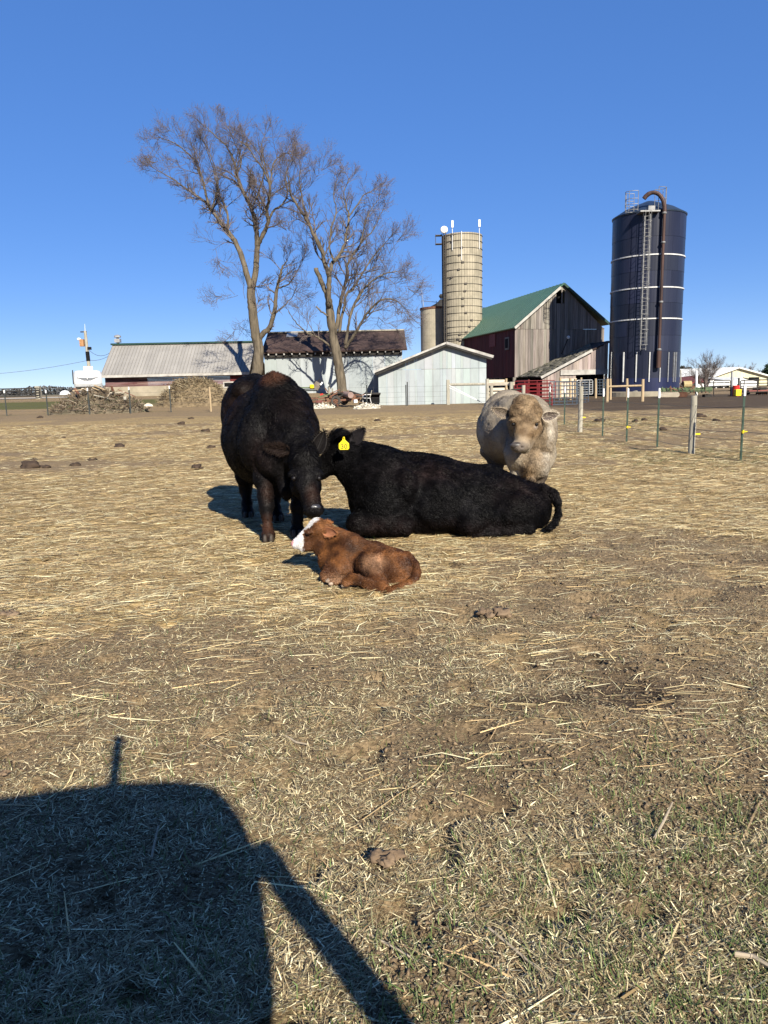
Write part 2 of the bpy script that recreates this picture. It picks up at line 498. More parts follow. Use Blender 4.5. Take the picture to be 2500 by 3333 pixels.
def crumbs(n, seed=12):
    # crumbled soil: small broken lumps lying on the bare patches near the camera
    r = np.random.default_rng(seed); M_ = n * 4
    t = r.random(M_); p_ = 1.35; y = (1.0 ** (1 - p_) + t * (7.5 ** (1 - p_) - 1.0)) ** (1 / (1 - p_)); x = (r.random(M_) * 2 - 1) * (.6 * y + .7)
    s_, g_, m_ = zones(x, y); k = r.random(M_) < np.clip(.10 + 1.3 * m_ + 1.6 * sstep((.44 - fbm(x, y, .34, 61)) / .1) , 0, 1) * (1 - .75 * s_)
    x = x[k][:n]; y = y[k][:n]; n = len(x); z = terrain(x, y) + micro(x, y)
    R_ = (.0015 + .0065 * r.random(n) ** 3.5) * (1 + .08 * y)
    D = r.normal(0, 1, (n, 6, 3)) * .38 + np.array([[1, 0, 0], [-1, 0, 0], [0, 1, 0], [0, -1, 0], [0, 0, .8], [0, 0, -.6]])[None]
    V = (np.stack([x, y, z + R_ * .3], 1)[:, None, :] + D * R_[:, None, None]).reshape(-1, 3); k = np.arange(n)[:, None] * 6
    T = np.concatenate([k + np.array(f) for f in ((0, 2, 4), (2, 1, 4), (1, 3, 4), (3, 0, 4), (2, 0, 5), (1, 2, 5), (3, 1, 5), (0, 3, 5))])
    C = np.repeat(np.array(tone((.24, .17, .10)))[None] * r.uniform(.45, 1.35, (n, 1)), 6, 0)
    tag(mesh_np('soil_crumbs', V, T, crumb_mat, col=C), 'crumbled brown soil on bare near ground', 'soil', kind='stuff')
crumb_mat = blade_material(); crumb_mat.name = 'crumbly_soil'; crumb_mat.node_tree.nodes['Principled BSDF'].inputs['Roughness'].default_value = .95
crumbs(32000)
# ------------------------------------------------------------ building materials
m_grey_sheet = mat('weathered_sheet', (.34, .375, .38), (.47, .51, .515), scale=.9, stretch=(1, 1, .35), rough=.6, bump=.006, bscale=6, vcol=True, contrast=(.3, .7))
m_wood_grey = mat('grey_board', (.14, .12, .10), (.34, .30, .26), scale=3, stretch=(3, 3, .12), bump=.006, bscale=14, vcol=True)
m_wood_red = mat('red_board', (.085, .012, .013), (.17, .03, .028), scale=2, stretch=(3, 3, .15), bump=.006, bscale=14, vcol=True)
m_wood_redfade = mat('faded_red_board', (.13, .05, .045), (.30, .20, .18), scale=2.0, stretch=(.25, 1, 3), bump=.006, bscale=14, vcol=True)
m_roof_tan = mat('tan_metal_roof', (.34, .32, .29), (.41, .39, .355), scale=.6, rough=.5, vcol=True)
m_roof_brown = mat('brown_shingles', (.045, .027, .022), (.10, .062, .052), scale=3, stretch=(1, 3, 3), bump=.02, bscale=12, vcol=True)
m_roof_green = mat('green_metal_roof', (.05, .135, .095), (.065, .165, .12), scale=.7, rough=.45, vcol=True)
m_dark_green = mat('green_trim', (.02, .06, .045), rough=.5)
m_white_trim = mat('white_trim', (.36, .34, .31), (.56, .54, .50), scale=2, rough=.7, bump=.003)
m_dark = mat('dark_timber', (.02, .018, .016), (.05, .045, .04), scale=3)
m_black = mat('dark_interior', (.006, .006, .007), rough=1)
m_conc = mat('concrete', (.33, .29, .21), (.45, .40, .30), scale=1.4, bump=.008, bscale=9)
m_stave = mat('concrete_staves', (.37, .33, .245), (.49, .44, .335), scale=1.0, bump=.01, bscale=5, vcol=True)
m_hoop = mat('steel_hoops', (.10, .085, .07), rough=.6, metal=.3)
m_galv = mat('galvanised_steel', (.42, .42, .42), (.60, .60, .58), scale=4, rough=.45, metal=.6)
m_white = mat('white_paint', (.74, .74, .73), (.84, .84, .82), scale=3, rough=.4)
m_moss = mat('mossy_shingles', (.055, .055, .022), (.30, .27, .22), scale=3.2, stretch=(1.2, 1, 1), bump=.03, bscale=12, vcol=True, contrast=(.4, .62))
m_post_new = mat('tan_wood_post', (.40, .30, .17), (.56, .44, .28), scale=3, stretch=(4, 4, .3), bump=.004, bscale=30)
m_post_old = mat('grey_wood_post', (.30, .28, .22), (.50, .47, .40), scale=4, stretch=(5, 5, .4), bump=.006, bscale=30)
m_plank = mat('pale_plank', (.52, .45, .34), (.76, .70, .58), scale=3, stretch=(.4, 1, 4), bump=.004)
m_tpost = mat('green_steel_post', (.028, .06, .042), (.05, .085, .06), scale=4, rough=.5, metal=.2)
m_wire = mat('fence_wire', (.16, .155, .15), rough=.6, metal=.4)
m_yellow = mat('yellow_plastic', (.85, .68, .02), rough=.4)
m_red_tube = mat('red_tube', (.20, .014, .018), (.28, .03, .032), scale=5, rough=.45)
m_blue_tube = mat('slate_tube', (.045, .065, .09), (.08, .105, .14), scale=5, rough=.45)
m_rust = mat('rusty_steel', (.12, .05, .03), (.26, .13, .08), scale=5, bump=.006)
m_tyre = mat('tyre_rubber', (.03, .028, .026), (.09, .08, .07), scale=6)
m_greenpaint = mat('faded_green_paint', (.06, .10, .04), (.15, .20, .10), scale=4)

def vary(a, lo, hi):
    q = random.uniform(lo, hi); s.cur = (q,) * 3

def strip_wall(mb, A, Bp, zb, top, w=.25, th=.06, holes=(), jit=.012, var=(.75, 1.15), tint=0.0, split=None):
    """wall of separate boards/sheets from A to B (xy): zb bottom, top = [(u, z), ...]; holes = (u0, u1, z0, z1)"""
    A = Vector((A[0], A[1], 0)); Bp = Vector((Bp[0], Bp[1], 0)); L = (Bp - A).length; d = (Bp - A) / L
    nrm = Vector((d.y, -d.x, 0))
    def tz(u): return float(np.interp(u, [p[0] for p in top], [p[1] for p in top]))
    us = sorted(set([0, L] + [min(L, k * w) for k in range(1, int(L / w) + 1)] + [p[0] for p in top if 0 < p[0] < L] + [h for q in holes for h in q[:2]]))
    k = 0
    for u0, u1 in zip(us[:-1], us[1:]):
        if u1 - u0 < .01: continue
        segs = [(zb, None)]
        mid = (u0 + u1) / 2
        for h in holes:
            if h[0] <= mid <= h[1]:
                segs = [(zb, h[2]), (h[3], None)]
        if split and len(segs) == 1: segs = [(zb, split), (split + .02, None)]
        for a, b2 in segs:
            if b2 is not None and b2 - a < .02: continue
            g = .004
            p = random.uniform(0, jit)
            q = random.uniform(*var); r3 = [q * (1 + random.uniform(-tint, tint)) for _ in range(3)]; mb.cur = tuple(r3)
            z0 = a; za = tz(u0 + g) if b2 is None else b2; zc = tz(u1 - g) if b2 is None else b2
            P0 = A + d * (u0 + g); P1 = A + d * (u1 - g); o1 = nrm * p; o0 = -nrm * th
            mb.hexa([P0 + o1 + Vector((0, 0, z0)), P1 + o1 + Vector((0, 0, z0)), P1 + o0 + Vector((0, 0, z0)), P0 + o0 + Vector((0, 0, z0)),
                     P0 + o1 + Vector((0, 0, za)), P1 + o1 + Vector((0, 0, zc)), P1 + o0 + Vector((0, 0, zc)), P0 + o0 + Vector((0, 0, za))])

def roof_slab(mb, a, b2, c, d, th=.12, ribs=0, var=(.92, 1.06), ribh=.03, rows=1, jitz=0.0):
    """slab with eave a->b and ridge d->c, cut in ribs strips across and rows up the slope"""
    a, b2, c, d = [Vector(q) for q in (a, b2, c, d)]
    n = (b2 - a).cross(d - a).normalized()
    if n.z < 0: n = -n
    k = max(1, ribs)
    for i in range(k):
        for j in range(rows):
            q = random.uniform(*var); mb.cur = (q, q, q)
            u0 = i / k; u1 = (i + 1) / k; v0 = j / rows; v1 = (j + 1) / rows
            pt = lambda u, v: (a.lerp(b2, u)).lerp(d.lerp(c, u), v)
            P = [pt(u0, v0), pt(u1, v0), pt(u1, v1), pt(u0, v1)]
            dz = n * random.uniform(0, jitz)
            mb.hexa([p - n * th + dz for p in P] + [p + dz for p in P])
            if ribs and ribh and j == 0:
                mb.cur = (.8, .8, .8)
                e = .10 / max((b2 - a).length / k, .2) * .35
                Q = [pt(u0, 0), pt(min(1, u0 + e / k * 1), 0), pt(min(1, u0 + e / k), 1), pt(u0, 1)]
                mb.hexa([p + n * .001 for p in Q] + [p + n * ribh for p in Q])
    mb.cur = (1, 1, 1)

# ------------------------------------------------------------ 1. long low barn with tan metal roof (left)
d1 = 60.0
EL = W(328, 1221, d1); ER = W(812, 1210, d1); 
RL = W(367, 1123, d1 + 4.6); RR = W(830, 1114, d1 + 4.6)
zg = GZ(EL.x, d1) - .15
t = thing('long_barn', 'long low barn with pale tan metal roof, dark green ridge and faded red boards', 'barn', (-17, d1 + 3, zg))
wl = X(346, d1 + .4); wr = ER.x - .1; yw = d1 + .45
mb = MB(); roof_slab(mb, EL, ER, RR, RL, .10, ribs=44, ribh=.035)
BL = Vector((RL.x - .1, d1 + 12, EL.z)); BR = Vector((RR.x, d1 + 12, ER.z))
roof_slab(mb, BR, BL, RL, RR, .10, ribs=20, ribh=0)
mb.build('roof', m_roof_tan, t)
mb = MB(); mb.beam(RL + Vector((-.1, 0, .05)), RR + Vector((.1, 0, .05)), .5, .14); mb.build('ridge_cap', m_dark_green, t)
mb = MB(); mb.beam(EL + Vector((0, -.06, -.12)), ER + Vector((0, -.06, -.12)), .06, .2); mb.build('fascia', m_white_trim, t)
cz = W(480, 1257, yw).z
mb = MB()
for k in range(7):       # horizontal clapboards, each course in several lengths
    z0 = cz + k * (EL.z - .2 - cz) / 7; z1 = z0 + (EL.z - .2 - cz) / 7 - .012; x0 = wl
    while x0 < wr:
        x1 = min(wr, x0 + random.uniform(2.2, 4.5)); q = random.uniform(.65, 1.25); mb.cur = (q, q * random.uniform(.9, 1.1), q)
        mb.hexa([(x0, yw + .0, z0), (x1 - .01, yw, z0), (x1 - .01, yw + .1, z0), (x0, yw + .1, z0), (x0, yw + .03, z1), (x1 - .01, yw + .03, z1), (x1 - .01, yw + .1, z1), (x0, yw + .1, z1)]); x0 = x1
mb.cur = (.8, .8, .8); mb.box(((wl + .06), yw + 5.4, (zg + EL.z) / 2 - .1), (.1, 10.6, EL.z - zg - .2)); mb.box((wr - .06, yw + 5.4, (zg + EL.z) / 2 - .1), (.1, 10.6, EL.z - zg - .2))
mb.build('wall', m_wood_redfade, t)
mb = MB(); mb.box(((wl + wr) / 2, yw - .02 + .15, (zg + cz) / 2), (wr - wl, .3, cz - zg)); mb.build('foundation', m_conc, t)
mb = MB(); mb.prism([(wl + .02, yw + .2, EL.z - .2), (wl + .02, yw + 10.8, EL.z - .2), (wl + .02 + .4, RL.y, RL.z - .15)], (.08, 0, 0)); mb.build('gable', m_wood_redfade, t)
mb = MB(); xd = W(770, 1240, yw).x; mb.box((xd, yw - .03, zg + .95), (1.0, .05, 1.9)); o = mb.build('door', m_wood_red, t)
mb = MB(); wx = X(748, yw); mb.box((wx, yw - .04, W(748, 1252, yw).z), (.9, .05, .5)); wo = mb.build('window', m_white_trim, t)
mb = MB(); mb.box((wx, yw - .075, W(748, 1252, yw).z), (.7, .02, .3)); mb.build('pane', m_black, wo)
mb = MB(); vx = X(399, RL.y); mb.box((vx, RL.y, RL.z + .35), (.45, .45, .3)); mb.lathe((vx, RL.y, RL.z), [(.12, 0), (.12, .6), (.3, .62), (.3, .75), (.1, .85)], 10); mb.build('roof_vent', m_galv, t)

# ------------------------------------------------------------ 2. grey metal-sided barn with brown roof (centre)
d2 = 57.3
EL = W(850, 1147, d2); ER = W(1325, 1135.5, d2); RL = W(872, 1084.5, d2 + 4.2); RR = W(1316, 1075.5, d2 + 4.2)
zg = min(GZ(-8, d2), 0.4) - .3
t = thing('grey_barn', 'pale grey metal-sided barn with sagging dark brown shingle roof behind the big bare trees', 'barn', (-4, d2 + 4, zg))
mb = MB(); roof_slab(mb, EL, ER, RR, RL, .12, ribs=26, rows=7, ribh=0, var=(.7, 1.25), jitz=.03)
BL = Vector((RL.x - .4, d2 + 8.6, EL.z)); BR = Vector((RR.x - .2, d2 + 8.6, ER.z)); roof_slab(mb, BR, BL, RL, RR, .12, ribs=6, ribh=0)
mb.build('roof', m_roof_brown, t)
mb = MB(); mb.beam(RL + Vector((0, 0, .04)), RR + Vector((0, 0, .04)), .45, .1); mb.build('ridge_cap', m_post_old, t)
mb = MB(); P = [W(935, 1088, d2 + 3.9), W(971, 1088, d2 + 3.9), W(968, 1102, d2 + 3.0), W(932, 1102, d2 + 3.0)]
sl = (RL.z - EL.z) / 4.2
P = [Vector((p.x, yy, EL.z + (yy - d2) * sl + .045)) for p, yy in ((P[0], d2 + 3.95), (P[1], d2 + 3.95), (P[2], d2 + 3.0), (P[3], d2 + 3.0))]
mb.hexa([p for p in (P[3], P[2], P[1], P[0])] + [p + Vector((0, -.03, .05)) for p in (P[3], P[2], P[1], P[0])]); mb.build('patch', m_galv, t)
yw = d2 + .45; wl = EL.x + .15; wr = X(1312, yw); ztop = EL.z - .12; ztr = ER.z - .12
mb = MB(); strip_wall(mb, (wl, yw), (wr, yw), zg, [(0, ztop), (wr - wl, ztr)], w=.92, var=(.86, 1.06), tint=.03)
strip_wall(mb, (wl, yw + 8), (wl, yw + .1), zg, [(0, ztop), (3.9, RL.z - .2), (7.9, ztop)], w=.92, var=(.86, 1.06))
strip_wall(mb, (wr - .02, yw + .1), (wr - .02, yw + 8), zg, [(0, ztop), (3.9, RL.z - .2), (7.9, ztop)], w=.92, var=(.86, 1.06))
mb.build('wall', m_grey_sheet, t)
for k in range(18):
    mb = MB(); x = wl + .4 + k * (wr - wl - .5) / 17; mb.box((x, d2 + .2, ztop - .06 + (ztr - ztop) * k / 17), (.09, .5, .12)); mb.build('rafter_end', m_white_trim, t)
mb = MB(); mb.beam((wl, d2 + .35, ztop - .12), (wr, d2 + .35, ztr - .12), .2, .28); mb.build('eave_board', m_dark, t)

# ------------------------------------------------------------ 3. small grey gable shed in front
d3 = 49.6
PL = W(1217, 1208, d3); PK = W(1453, 1112, d3); PR = W(1606, 1157, d3)
zg = -.1
t = thing('gable_shed', 'small pale blue-grey metal shed with long sloping gable roof and weathered white edge boards', 'shed', (PK.x, d3 + 3, 0))
yw = d3 + .35; wl = X(1233, yw); wr = X(1583, yw)
def roofz(x): return np.interp(x, [PL.x, PK.x, PR.x], [PL.z, PK.z, PR.z]) - .16
mb = MB(); Lw = wr - wl
tops = [(u_, float(roofz(wl + u_))) for u_ in np.linspace(0, Lw, 15)] + [(PK.x - wl, float(roofz(PK.x)))]; tops.sort()
strip_wall(mb, (wl, yw), (wr, yw), zg, tops, w=.61, var=(.9, 1.07), tint=.035, jit=.006, split=W(1400, 1202, yw).z)
strip_wall(mb, (wl, yw + 7.5), (wl, yw + .1), zg, [(0, PL.z - .1), (7.4, PL.z - .1)], w=.7, var=(.8, 1))
strip_wall(mb, (wr - .02, yw + .1), (wr - .02, yw + 7.5), zg, [(0, float(roofz(wr))), (7.4, float(roofz(wr)))], w=.7)
mb.build('wall', m_grey_sheet, t)
mb = MB(); back = Vector((0, 8.2, 0)); roof_slab(mb, PL, PK, PK + back, PL + back, .09, ribs=1, ribh=0); roof_slab(mb, PK, PR, PR + back, PK + back, .09, ribs=1, ribh=0)
mb.build('roof', m_roof_brown, t)
mb = MB(); mb.beam(PL + Vector((0, -.05, -.07)), PK + Vector((0, -.05, -.07)), .05, .12); mb.beam(PK + Vector((0, -.05, -.08)), PR + Vector((0, -.05, -.08)), .05, .17)
mb.build('verge_board', m_white_trim, t)
mb = MB(); mb.beam(PL + Vector((.1, .1, -.22)), PK + Vector((0, .1, -.22)), .3, .12); mb.beam(PK + Vector((0, .1, -.22)), PR + Vector((-.1, .1, -.22)), .3, .12); mb.build('soffit', m_dark, t)

# ------------------------------------------------------------ 4. big barn: green roof, grey gable, red side
d4 = 69.5
ax = Vector((math.cos(math.radians(9)), math.sin(math.radians(9)), 0)); dp = Vector((-math.sin(math.radians(12)), math.cos(math.radians(12)), 0))
C0 = W(1676, 1063, d4); PK = W(1831, 922, d4 + 1.5); E1 = W(1981, 1055, d4 + 2.8)
t = thing('big_barn', 'tall barn with green metal roof, weathered grey plank gable and dark red side', 'barn', (C0.x, d4, 0))
wR = W(1967, 1066, d4 + 2.7)
gd = Vector((wR.x - C0.x, wR.y - C0.y, 0)); Lg = gd.length; gd.normalize()
LEN = 27.0
upk = (Vector((PK.x, PK.y, 0)) - Vector((C0.x, C0.y, 0))).dot(gd)
zc0 = C0.z; zpk = PK.z; zr = wR.z + .15
zlow = W(1676, 1228, d4).z
mb = MB(); hz0 = W(1820, 988, d4 + 1.4).z; hz1 = W(1820, 944, d4 + 1.4).z; hu0 = (W(1810, 960, d4 + 1.3).x - C0.x); hu1 = (W(1837, 960, d4 + 1.5).x - C0.x)
strip_wall(mb, C0.to_2d(), wR.to_2d(), zlow, [(0, zc0 - .15), (upk, zpk - .2), (Lg, zr - .3)], w=.27, var=(.62, 1.2), tint=.03, jit=.03, holes=[(hu0 / gd.x, hu1 / gd.x, hz0, hz1)], split=W(1820, 1072, d4 + 1.4).z)
mb.build('gable_wall', m_wood_grey, t)
mb = MB(); q = C0 + dp * LEN
strip_wall(mb, (q.x, q.y), (C0.x, C0.y), zlow, [(0, zc0 - .1), (LEN, zc0 - .1)], w=.3, var=(.7, 1.2), tint=.05, jit=.02)
mb.build('side_wall', m_wood_red, t)
mb = MB(); q2 = wR + dp * LEN
strip_wall(mb, (wR.x, wR.y), (q2.x, q2.y), zlow, [(0, zr - .2), (LEN, zr - .2)], w=.6, var=(.7, 1.1))
mb.build('side_wall', m_wood_red, t)
mb = MB(); fr = -dp * .35
eaL = C0 + fr + Vector((-.25, -.05, -.12)); pk = PK + fr; eaR = E1 + fr
bk = dp * (LEN + .5)
roof_slab(mb, eaL, pk, pk + bk, eaL + bk, .1, ribs=1, ribh=0)
roof_slab(mb, pk, eaR, eaR + bk, pk + bk, .1, ribs=1, ribh=0)
n_ = 36
for k in range(n_):      # standing seams run down the slope
    o_ = bk * (k / n_)
    mb.cur = (.85, .85, .85); mb.beam(eaL + o_ + Vector((0, 0, .02)), pk + o_ + Vector((0, 0, .02)), .05, .05); 
mb.build('roof', m_roof_green, t)
mb = MB(); a1 = eaL.lerp(pk, .02); b1 = eaL.lerp(pk, .93)
mb.beam(a1 - dp * .05 - Vector((0, 0, .12)), b1 - dp * .05 - Vector((0, 0, .12)), .06, .22); mb.build('verge_board', m_white_trim, t)
mb = MB(); mb.beam(pk - dp * .05 - Vector((0, 0, .10)), eaR - dp * .05 - Vector((0, 0, .10)), .06, .2); mb.build('dark_verge_board', m_dark_green, t)
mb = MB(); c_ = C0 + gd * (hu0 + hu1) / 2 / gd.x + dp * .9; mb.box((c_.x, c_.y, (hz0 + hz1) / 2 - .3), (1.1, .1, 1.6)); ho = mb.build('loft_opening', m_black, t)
mb = MB(); pA = C0 + gd * (hu0 + .45); mb.box((pA.x + .3, pA.y + .1, (hz0 + hz1) / 2), (.12, .12, hz1 - hz0)); mb.build('frame', m_wood_grey, ho)
# small window and hatch in the red side
def side_pt(px, py):       # point on the red wall plane seen at the pixel
    r = ray(px, py); n_w = Vector((-dp.y, dp.x, 0)); tt = (Vector((C0.x, C0.y, 0)) - Vector((0, 0, 0))).dot(n_w) / r.dot(n_w); return Vector((0, 0, H)) + r * tt
sw = side_pt(1652, 1118); nW = Vector((-dp.y, dp.x, 0)).normalized()
if nW.x > 0: nW = -nW
RS = Matrix((dp, -nW, Vector((0, 0, 1)))).transposed()
mb = MB(); mb.box(sw + nW * .05, (1.0, .08, 1.15), R=RS); wo = mb.build('window', m_wood_grey, t)
mb = MB(); mb.box(sw + nW * .08, (.7, .06, .85), R=RS); mb.build('pane', m_black, wo)
sw = side_pt(1604, 1108); mb = MB(); mb.box(sw + nW * .04, (1.6, .06, 1.2), R=RS); mb.build('hatch', mat('faded_hatch', (.20, .05, .05), (.28, .09, .08), scale=4), t)
# open lower storey: posts and dark back wall
for k in (0, .35, .7, 1.0):
    mb = MB(); p = C0 + gd * (Lg * k); mb.box((p.x, p.y + .15, zlow / 2), (.28, .28, zlow)); mb.build('post', m_wood_grey, t)
for k in range(1, 8):
    mb = MB(); p = C0 + dp * (LEN * k / 8); mb.box((p.x, p.y, zlow / 2), (.25, .25, zlow)); mb.build('post', m_wood_grey, t)
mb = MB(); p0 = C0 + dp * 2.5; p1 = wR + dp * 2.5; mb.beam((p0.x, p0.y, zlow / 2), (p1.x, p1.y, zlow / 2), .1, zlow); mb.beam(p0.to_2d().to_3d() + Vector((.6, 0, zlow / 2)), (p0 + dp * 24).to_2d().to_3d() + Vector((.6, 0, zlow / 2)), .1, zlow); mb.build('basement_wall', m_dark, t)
mb = MB(); lp = W(1850, 1098, d4 + .6); lq = W(1828, 1153, d4 + .8); mb.tube([lp, lq], .05, 6); lo = mb.build('lamp_bracket', m_dark, t)
mb = MB(); mb.ball(lp, .16, 8); mb.build('lamp', m_white, lo)
mb = MB(); rv = W(1580.5, 1003, 98); mb.tube([rv + Vector((0, 0, -.9)), rv], .05, 6); mb.beam(rv + Vector((-.35, 0, .0)), rv + Vector((.35, 0, .0)), .1, .18); mb.build('roof_vane', m_dark, t)

# ------------------------------------------------------------ 5. mossy lean-to on the barn
d5 = 63.6
A_ = W(1761, 1226, d5); B_ = W(1928, 1137, d5); Cb = W(1981, 1112, d4 + 1.5); Db = W(1686, 1226, d4 - .4)
t = thing('lean_to', 'low lean-to with mossy broken shingle roof on front of the plank barn', 'shed', (A_.x, d5, 0))
mb = MB()
up_r = W(1870, 1120, d4 + 1.0)
roof_slab(mb, A_, B_, W(1921, 1118, d4 + .8), Db, .1, ribs=14, rows=9, ribh=0, var=(.5, 1.35), jitz=.07)
mb.build('roof', m_moss, t)
mb = MB(); E_ = W(1985, 1111, d5 + .3)
roof_slab(mb, B_ + Vector((.02, .01, .01)), E_ + Vector((0, 0, -.02)), W(1981, 1110, d4 + 1.4), W(1921, 1118, d4 + .8), .12, ribs=6, rows=4, ribh=0, var=(.5, 1.1), jitz=.05); mb.build('upper_roof', m_roof_brown, t)
mb = MB(); mb.beam(A_ + Vector((0, -.06, -.08)), B_ + Vector((0, -.06, -.08)), .06, .2); mb.build('verge_board', m_white_trim, t)
mb = MB(); x0 = A_.x + .15; xr = W(1979, 1150, d5 + .2).x; yy = d5 + .2
oz = W(1900, 1219, yy).z; ou0 = W(1874, 1240, yy).x - x0
strip_wall(mb, (x0, yy), (xr, yy), -.1, [(0, A_.z - .1), (B_.x - x0, B_.z - .1), (xr - x0, E_.z - .1)], w=.24, var=(.7, 1.2), tint=.04, jit=.02, holes=[(ou0, xr - x0 - .2, -.1, oz)])
mb.build('front_wall', mat('pink_grey_board', (.26, .21, .185), (.50, .43, .39), scale=3, stretch=(3, 3, .12), bump=.006, vcol=True), t)
mb = MB(); bx0 = W(1824, 1211, yy).x; bx1 = W(1977, 1211, yy).x; bz = W(1824, 1213, yy).z; mb.box(((bx0 + bx1) / 2, yy - .08, bz), (bx1 - bx0, .1, .42)); mb.build('header_board', m_white_trim, t)
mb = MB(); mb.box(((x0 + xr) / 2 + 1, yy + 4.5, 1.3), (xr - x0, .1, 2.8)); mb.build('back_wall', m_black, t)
mb = MB(); mb.box((A_.x - .9, yy + 3.2, A_.z / 2 - .1), (.12, 5.6, A_.z - .2)); mb.build('side_wall', m_wood_red, t)
mb = MB()
for px in (1913, 1946): mb.box((X(px, yy + 1.2), yy + 1.2, oz / 2), (.14, .14, oz))
mb.build('inner_posts', m_dark, t)

# ------------------------------------------------------------ 6. tall concrete stave silo
d6 = 86.0; cx6 = X(1505, d6, 1000)
r6 = (W(1569.5, 900, d6).x - W(1441.5, 900, d6).x) / 2
zt6 = W(1505, 755, d6 - r6).z
t = thing('tall_concrete_silo', 'tall tan concrete stave silo ringed by steel hoops with white aerials on top', 'silo', (cx6, d6, 0))
mb = MB(); ns = 44
for k in range(ns):
    a0 = 2 * math.pi * k / ns; a1 = 2 * math.pi * (k + 1) / ns - .012; am = (a0 + a1) / 2
    nseg = 8
    for j in range(nseg):
        z0 = -.1 + (zt6 + .1) * j / nseg; z1 = -.1 + (zt6 + .1) * (j + 1) / nseg
        q = random.uniform(.86, 1.08); mb.cur = (q, q * .995, q * .98)
        P = [(cx6 + rr * math.cos(a), d6 + rr * math.sin(a)) for rr, a in ((r6, a0), (r6 + .012, am), (r6, a1), (r6 - .12, a1), (r6 - .12, a0))]
        mb.prism([(p[0], p[1], z0) for p in P], (0, 0, z1 - z0))
mb.build('shell', m_stave, t)
mb = MB(); mb.lathe((cx6, d6, 0), [(r6 - .13, -.1), (r6 - .13, zt6 - .3)], 40); mb.build('joints', mat('joint_mortar', (.10, .09, .075)), t)
for k in range(19):
    zz = zt6 - .15 - k * (24.0 / 739.0) * 30 if False else None
hz = []
for py in [760, 781, 805, 829, 853, 876, 899, 923, 947, 971, 995, 1018, 1042, 1063, 1081, 1088, 1102, 1108, 1127, 1133]:
    hz.append(W(1505, py, d6 - r6).z)
for z in hz:
    mb = MB(); ring = [(cx6 + (r6 + .045) * math.cos(a), d6 + (r6 + .045) * math.sin(a), z) for a in np.linspace(0, 2 * math.pi, 41)]
    mb.tube(ring, .026, 5, caps=False); 
    a = -2.2 + random.random() * 1.0; mb.box((cx6 + (r6 + .07) * math.cos(a), d6 + (r6 + .07) * math.sin(a), z), (.28, .12, .16)); mb.build('hoop', m_hoop, t)
mb = MB(); 
for px in (1443, 1447, 1452):
    a = math.acos(max(-1, min(1, (X(px, d6, 1000) - cx6) / r6))); xx = cx6 + (r6 + .12) * math.cos(a); yy = d6 - (r6 + .12) * math.sin(a)
    mb.tube([(xx, yy, .5), (xx, yy, zt6 + .2)], .05, 6)
for k in range(60): 
    z = .8 + k * (zt6 - 1) / 60; a0 = X(1443, d6, 1000); mb.tube([(X(1443, d6, 1000) - .12, d6 - .6, z), (X(1452, d6, 1000), d6 - 1.3, z)], .02, 4)
mb.build('ladder_chute', m_hoop, t)
mb = MB(); zc = W(1438, 776, d6).z; 
for dz in (0, -.9): mb.box((cx6 - r6 - .45, d6 - .5, zc + dz + .2), (.7, .8, .06))
for sx in (-.8, -.12): mb.tube([(cx6 - r6 + sx, d6 - .9, zc - .8), (cx6 - r6 + sx, d6 - .9, zc + .25)], .03, 5)
mb.build('top_platform', m_hoop, t)
mb = MB(); c_ = W(1446, 747, d6 - 1.2); mb.lathe((0, 0, 0), [(.02, .12), (.2, .10), (.38, .02), (.43, -.06), (.40, -.08)], 18); mb.v = [tuple(Matrix.Rotation(math.radians(78), 3, 'X') @ Vector(v) + c_) for v in mb.v]; do = mb.build('dish', m_white, t, smooth=True)
mb = MB(); mb.tube([c_ + Vector((0, .1, 0)), c_ + Vector((-.05, .3, -.9))], .04, 6); mb.build('dish_mount', m_galv, do)
for px, pt, pb, pe in ((1472, 718, 742, 814), (1561, 715, 740, 811)):
    mb = MB(); a = math.asin(max(-1, min(1, (X(px, d6 - r6 * .8, 760) - cx6) / (r6 + .1)))); xx = X(px, d6 - r6 * .8, 760); yy = d6 - (r6 + .1) * math.cos(a)
    z0 = W(px, pe, yy).z; z1 = W(px, pb, yy).z; z2 = W(px, pt, yy).z
    mb.tube([(xx, yy, z0), (xx, yy, z2 - .1)], .035, 6); ao = mb.build('mast', m_white, t)
    mb = MB(); mb.box((xx, yy - .08, (z1 + z2) / 2), (.24, .16, z2 - z1)); mb.build('panel_antenna', m_white, ao, bevel=.04)
mb = MB(); xx = X(1502, d6 - r6, 800); mb.tube([(xx, d6 - r6 - .08, W(1502, 847, d6 - r6).z), (xx, d6 - r6 - .08, W(1502, 753, d6 - r6).z)], .04, 6); mb.build('cable_conduit', m_white, t)

# ------------------------------------------------------------ 7. short smooth concrete silo and the dark-capped one behind it
d7 = 89.2; cx7 = X(1424, d7, 1050); r7 = cx7 - X(1369, d7, 1050)
zt7 = W(1424, 1000, d7 - r7).z
t = thing('short_concrete_silo', 'short smooth concrete silo half hidden at left of the tall hooped silo', 'silo', (cx7, d7, 0))
mb = MB(); pr = []
for k in range(13):
    z = -.1 + (zt7 + .1) * k / 13; z1 = -.1 + (zt7 + .1) * (k + 1) / 13
    pr += [(r7 - .015, z), (r7, z + .03), (r7, z1 - .03), (r7 - .015, z1)]
mb.lathe((cx7, d7, 0), pr, 48); mb.build('shell', m_stave, t, smooth=False)
mb = MB(); mb.lathe((cx7, d7, 0), [(r7 + .06, zt7 - .12), (r7 + .06, zt7 + .12)], 40); mb.build('rim', m_rust, t)
mb = MB(); a = cx7 - r7 + .2
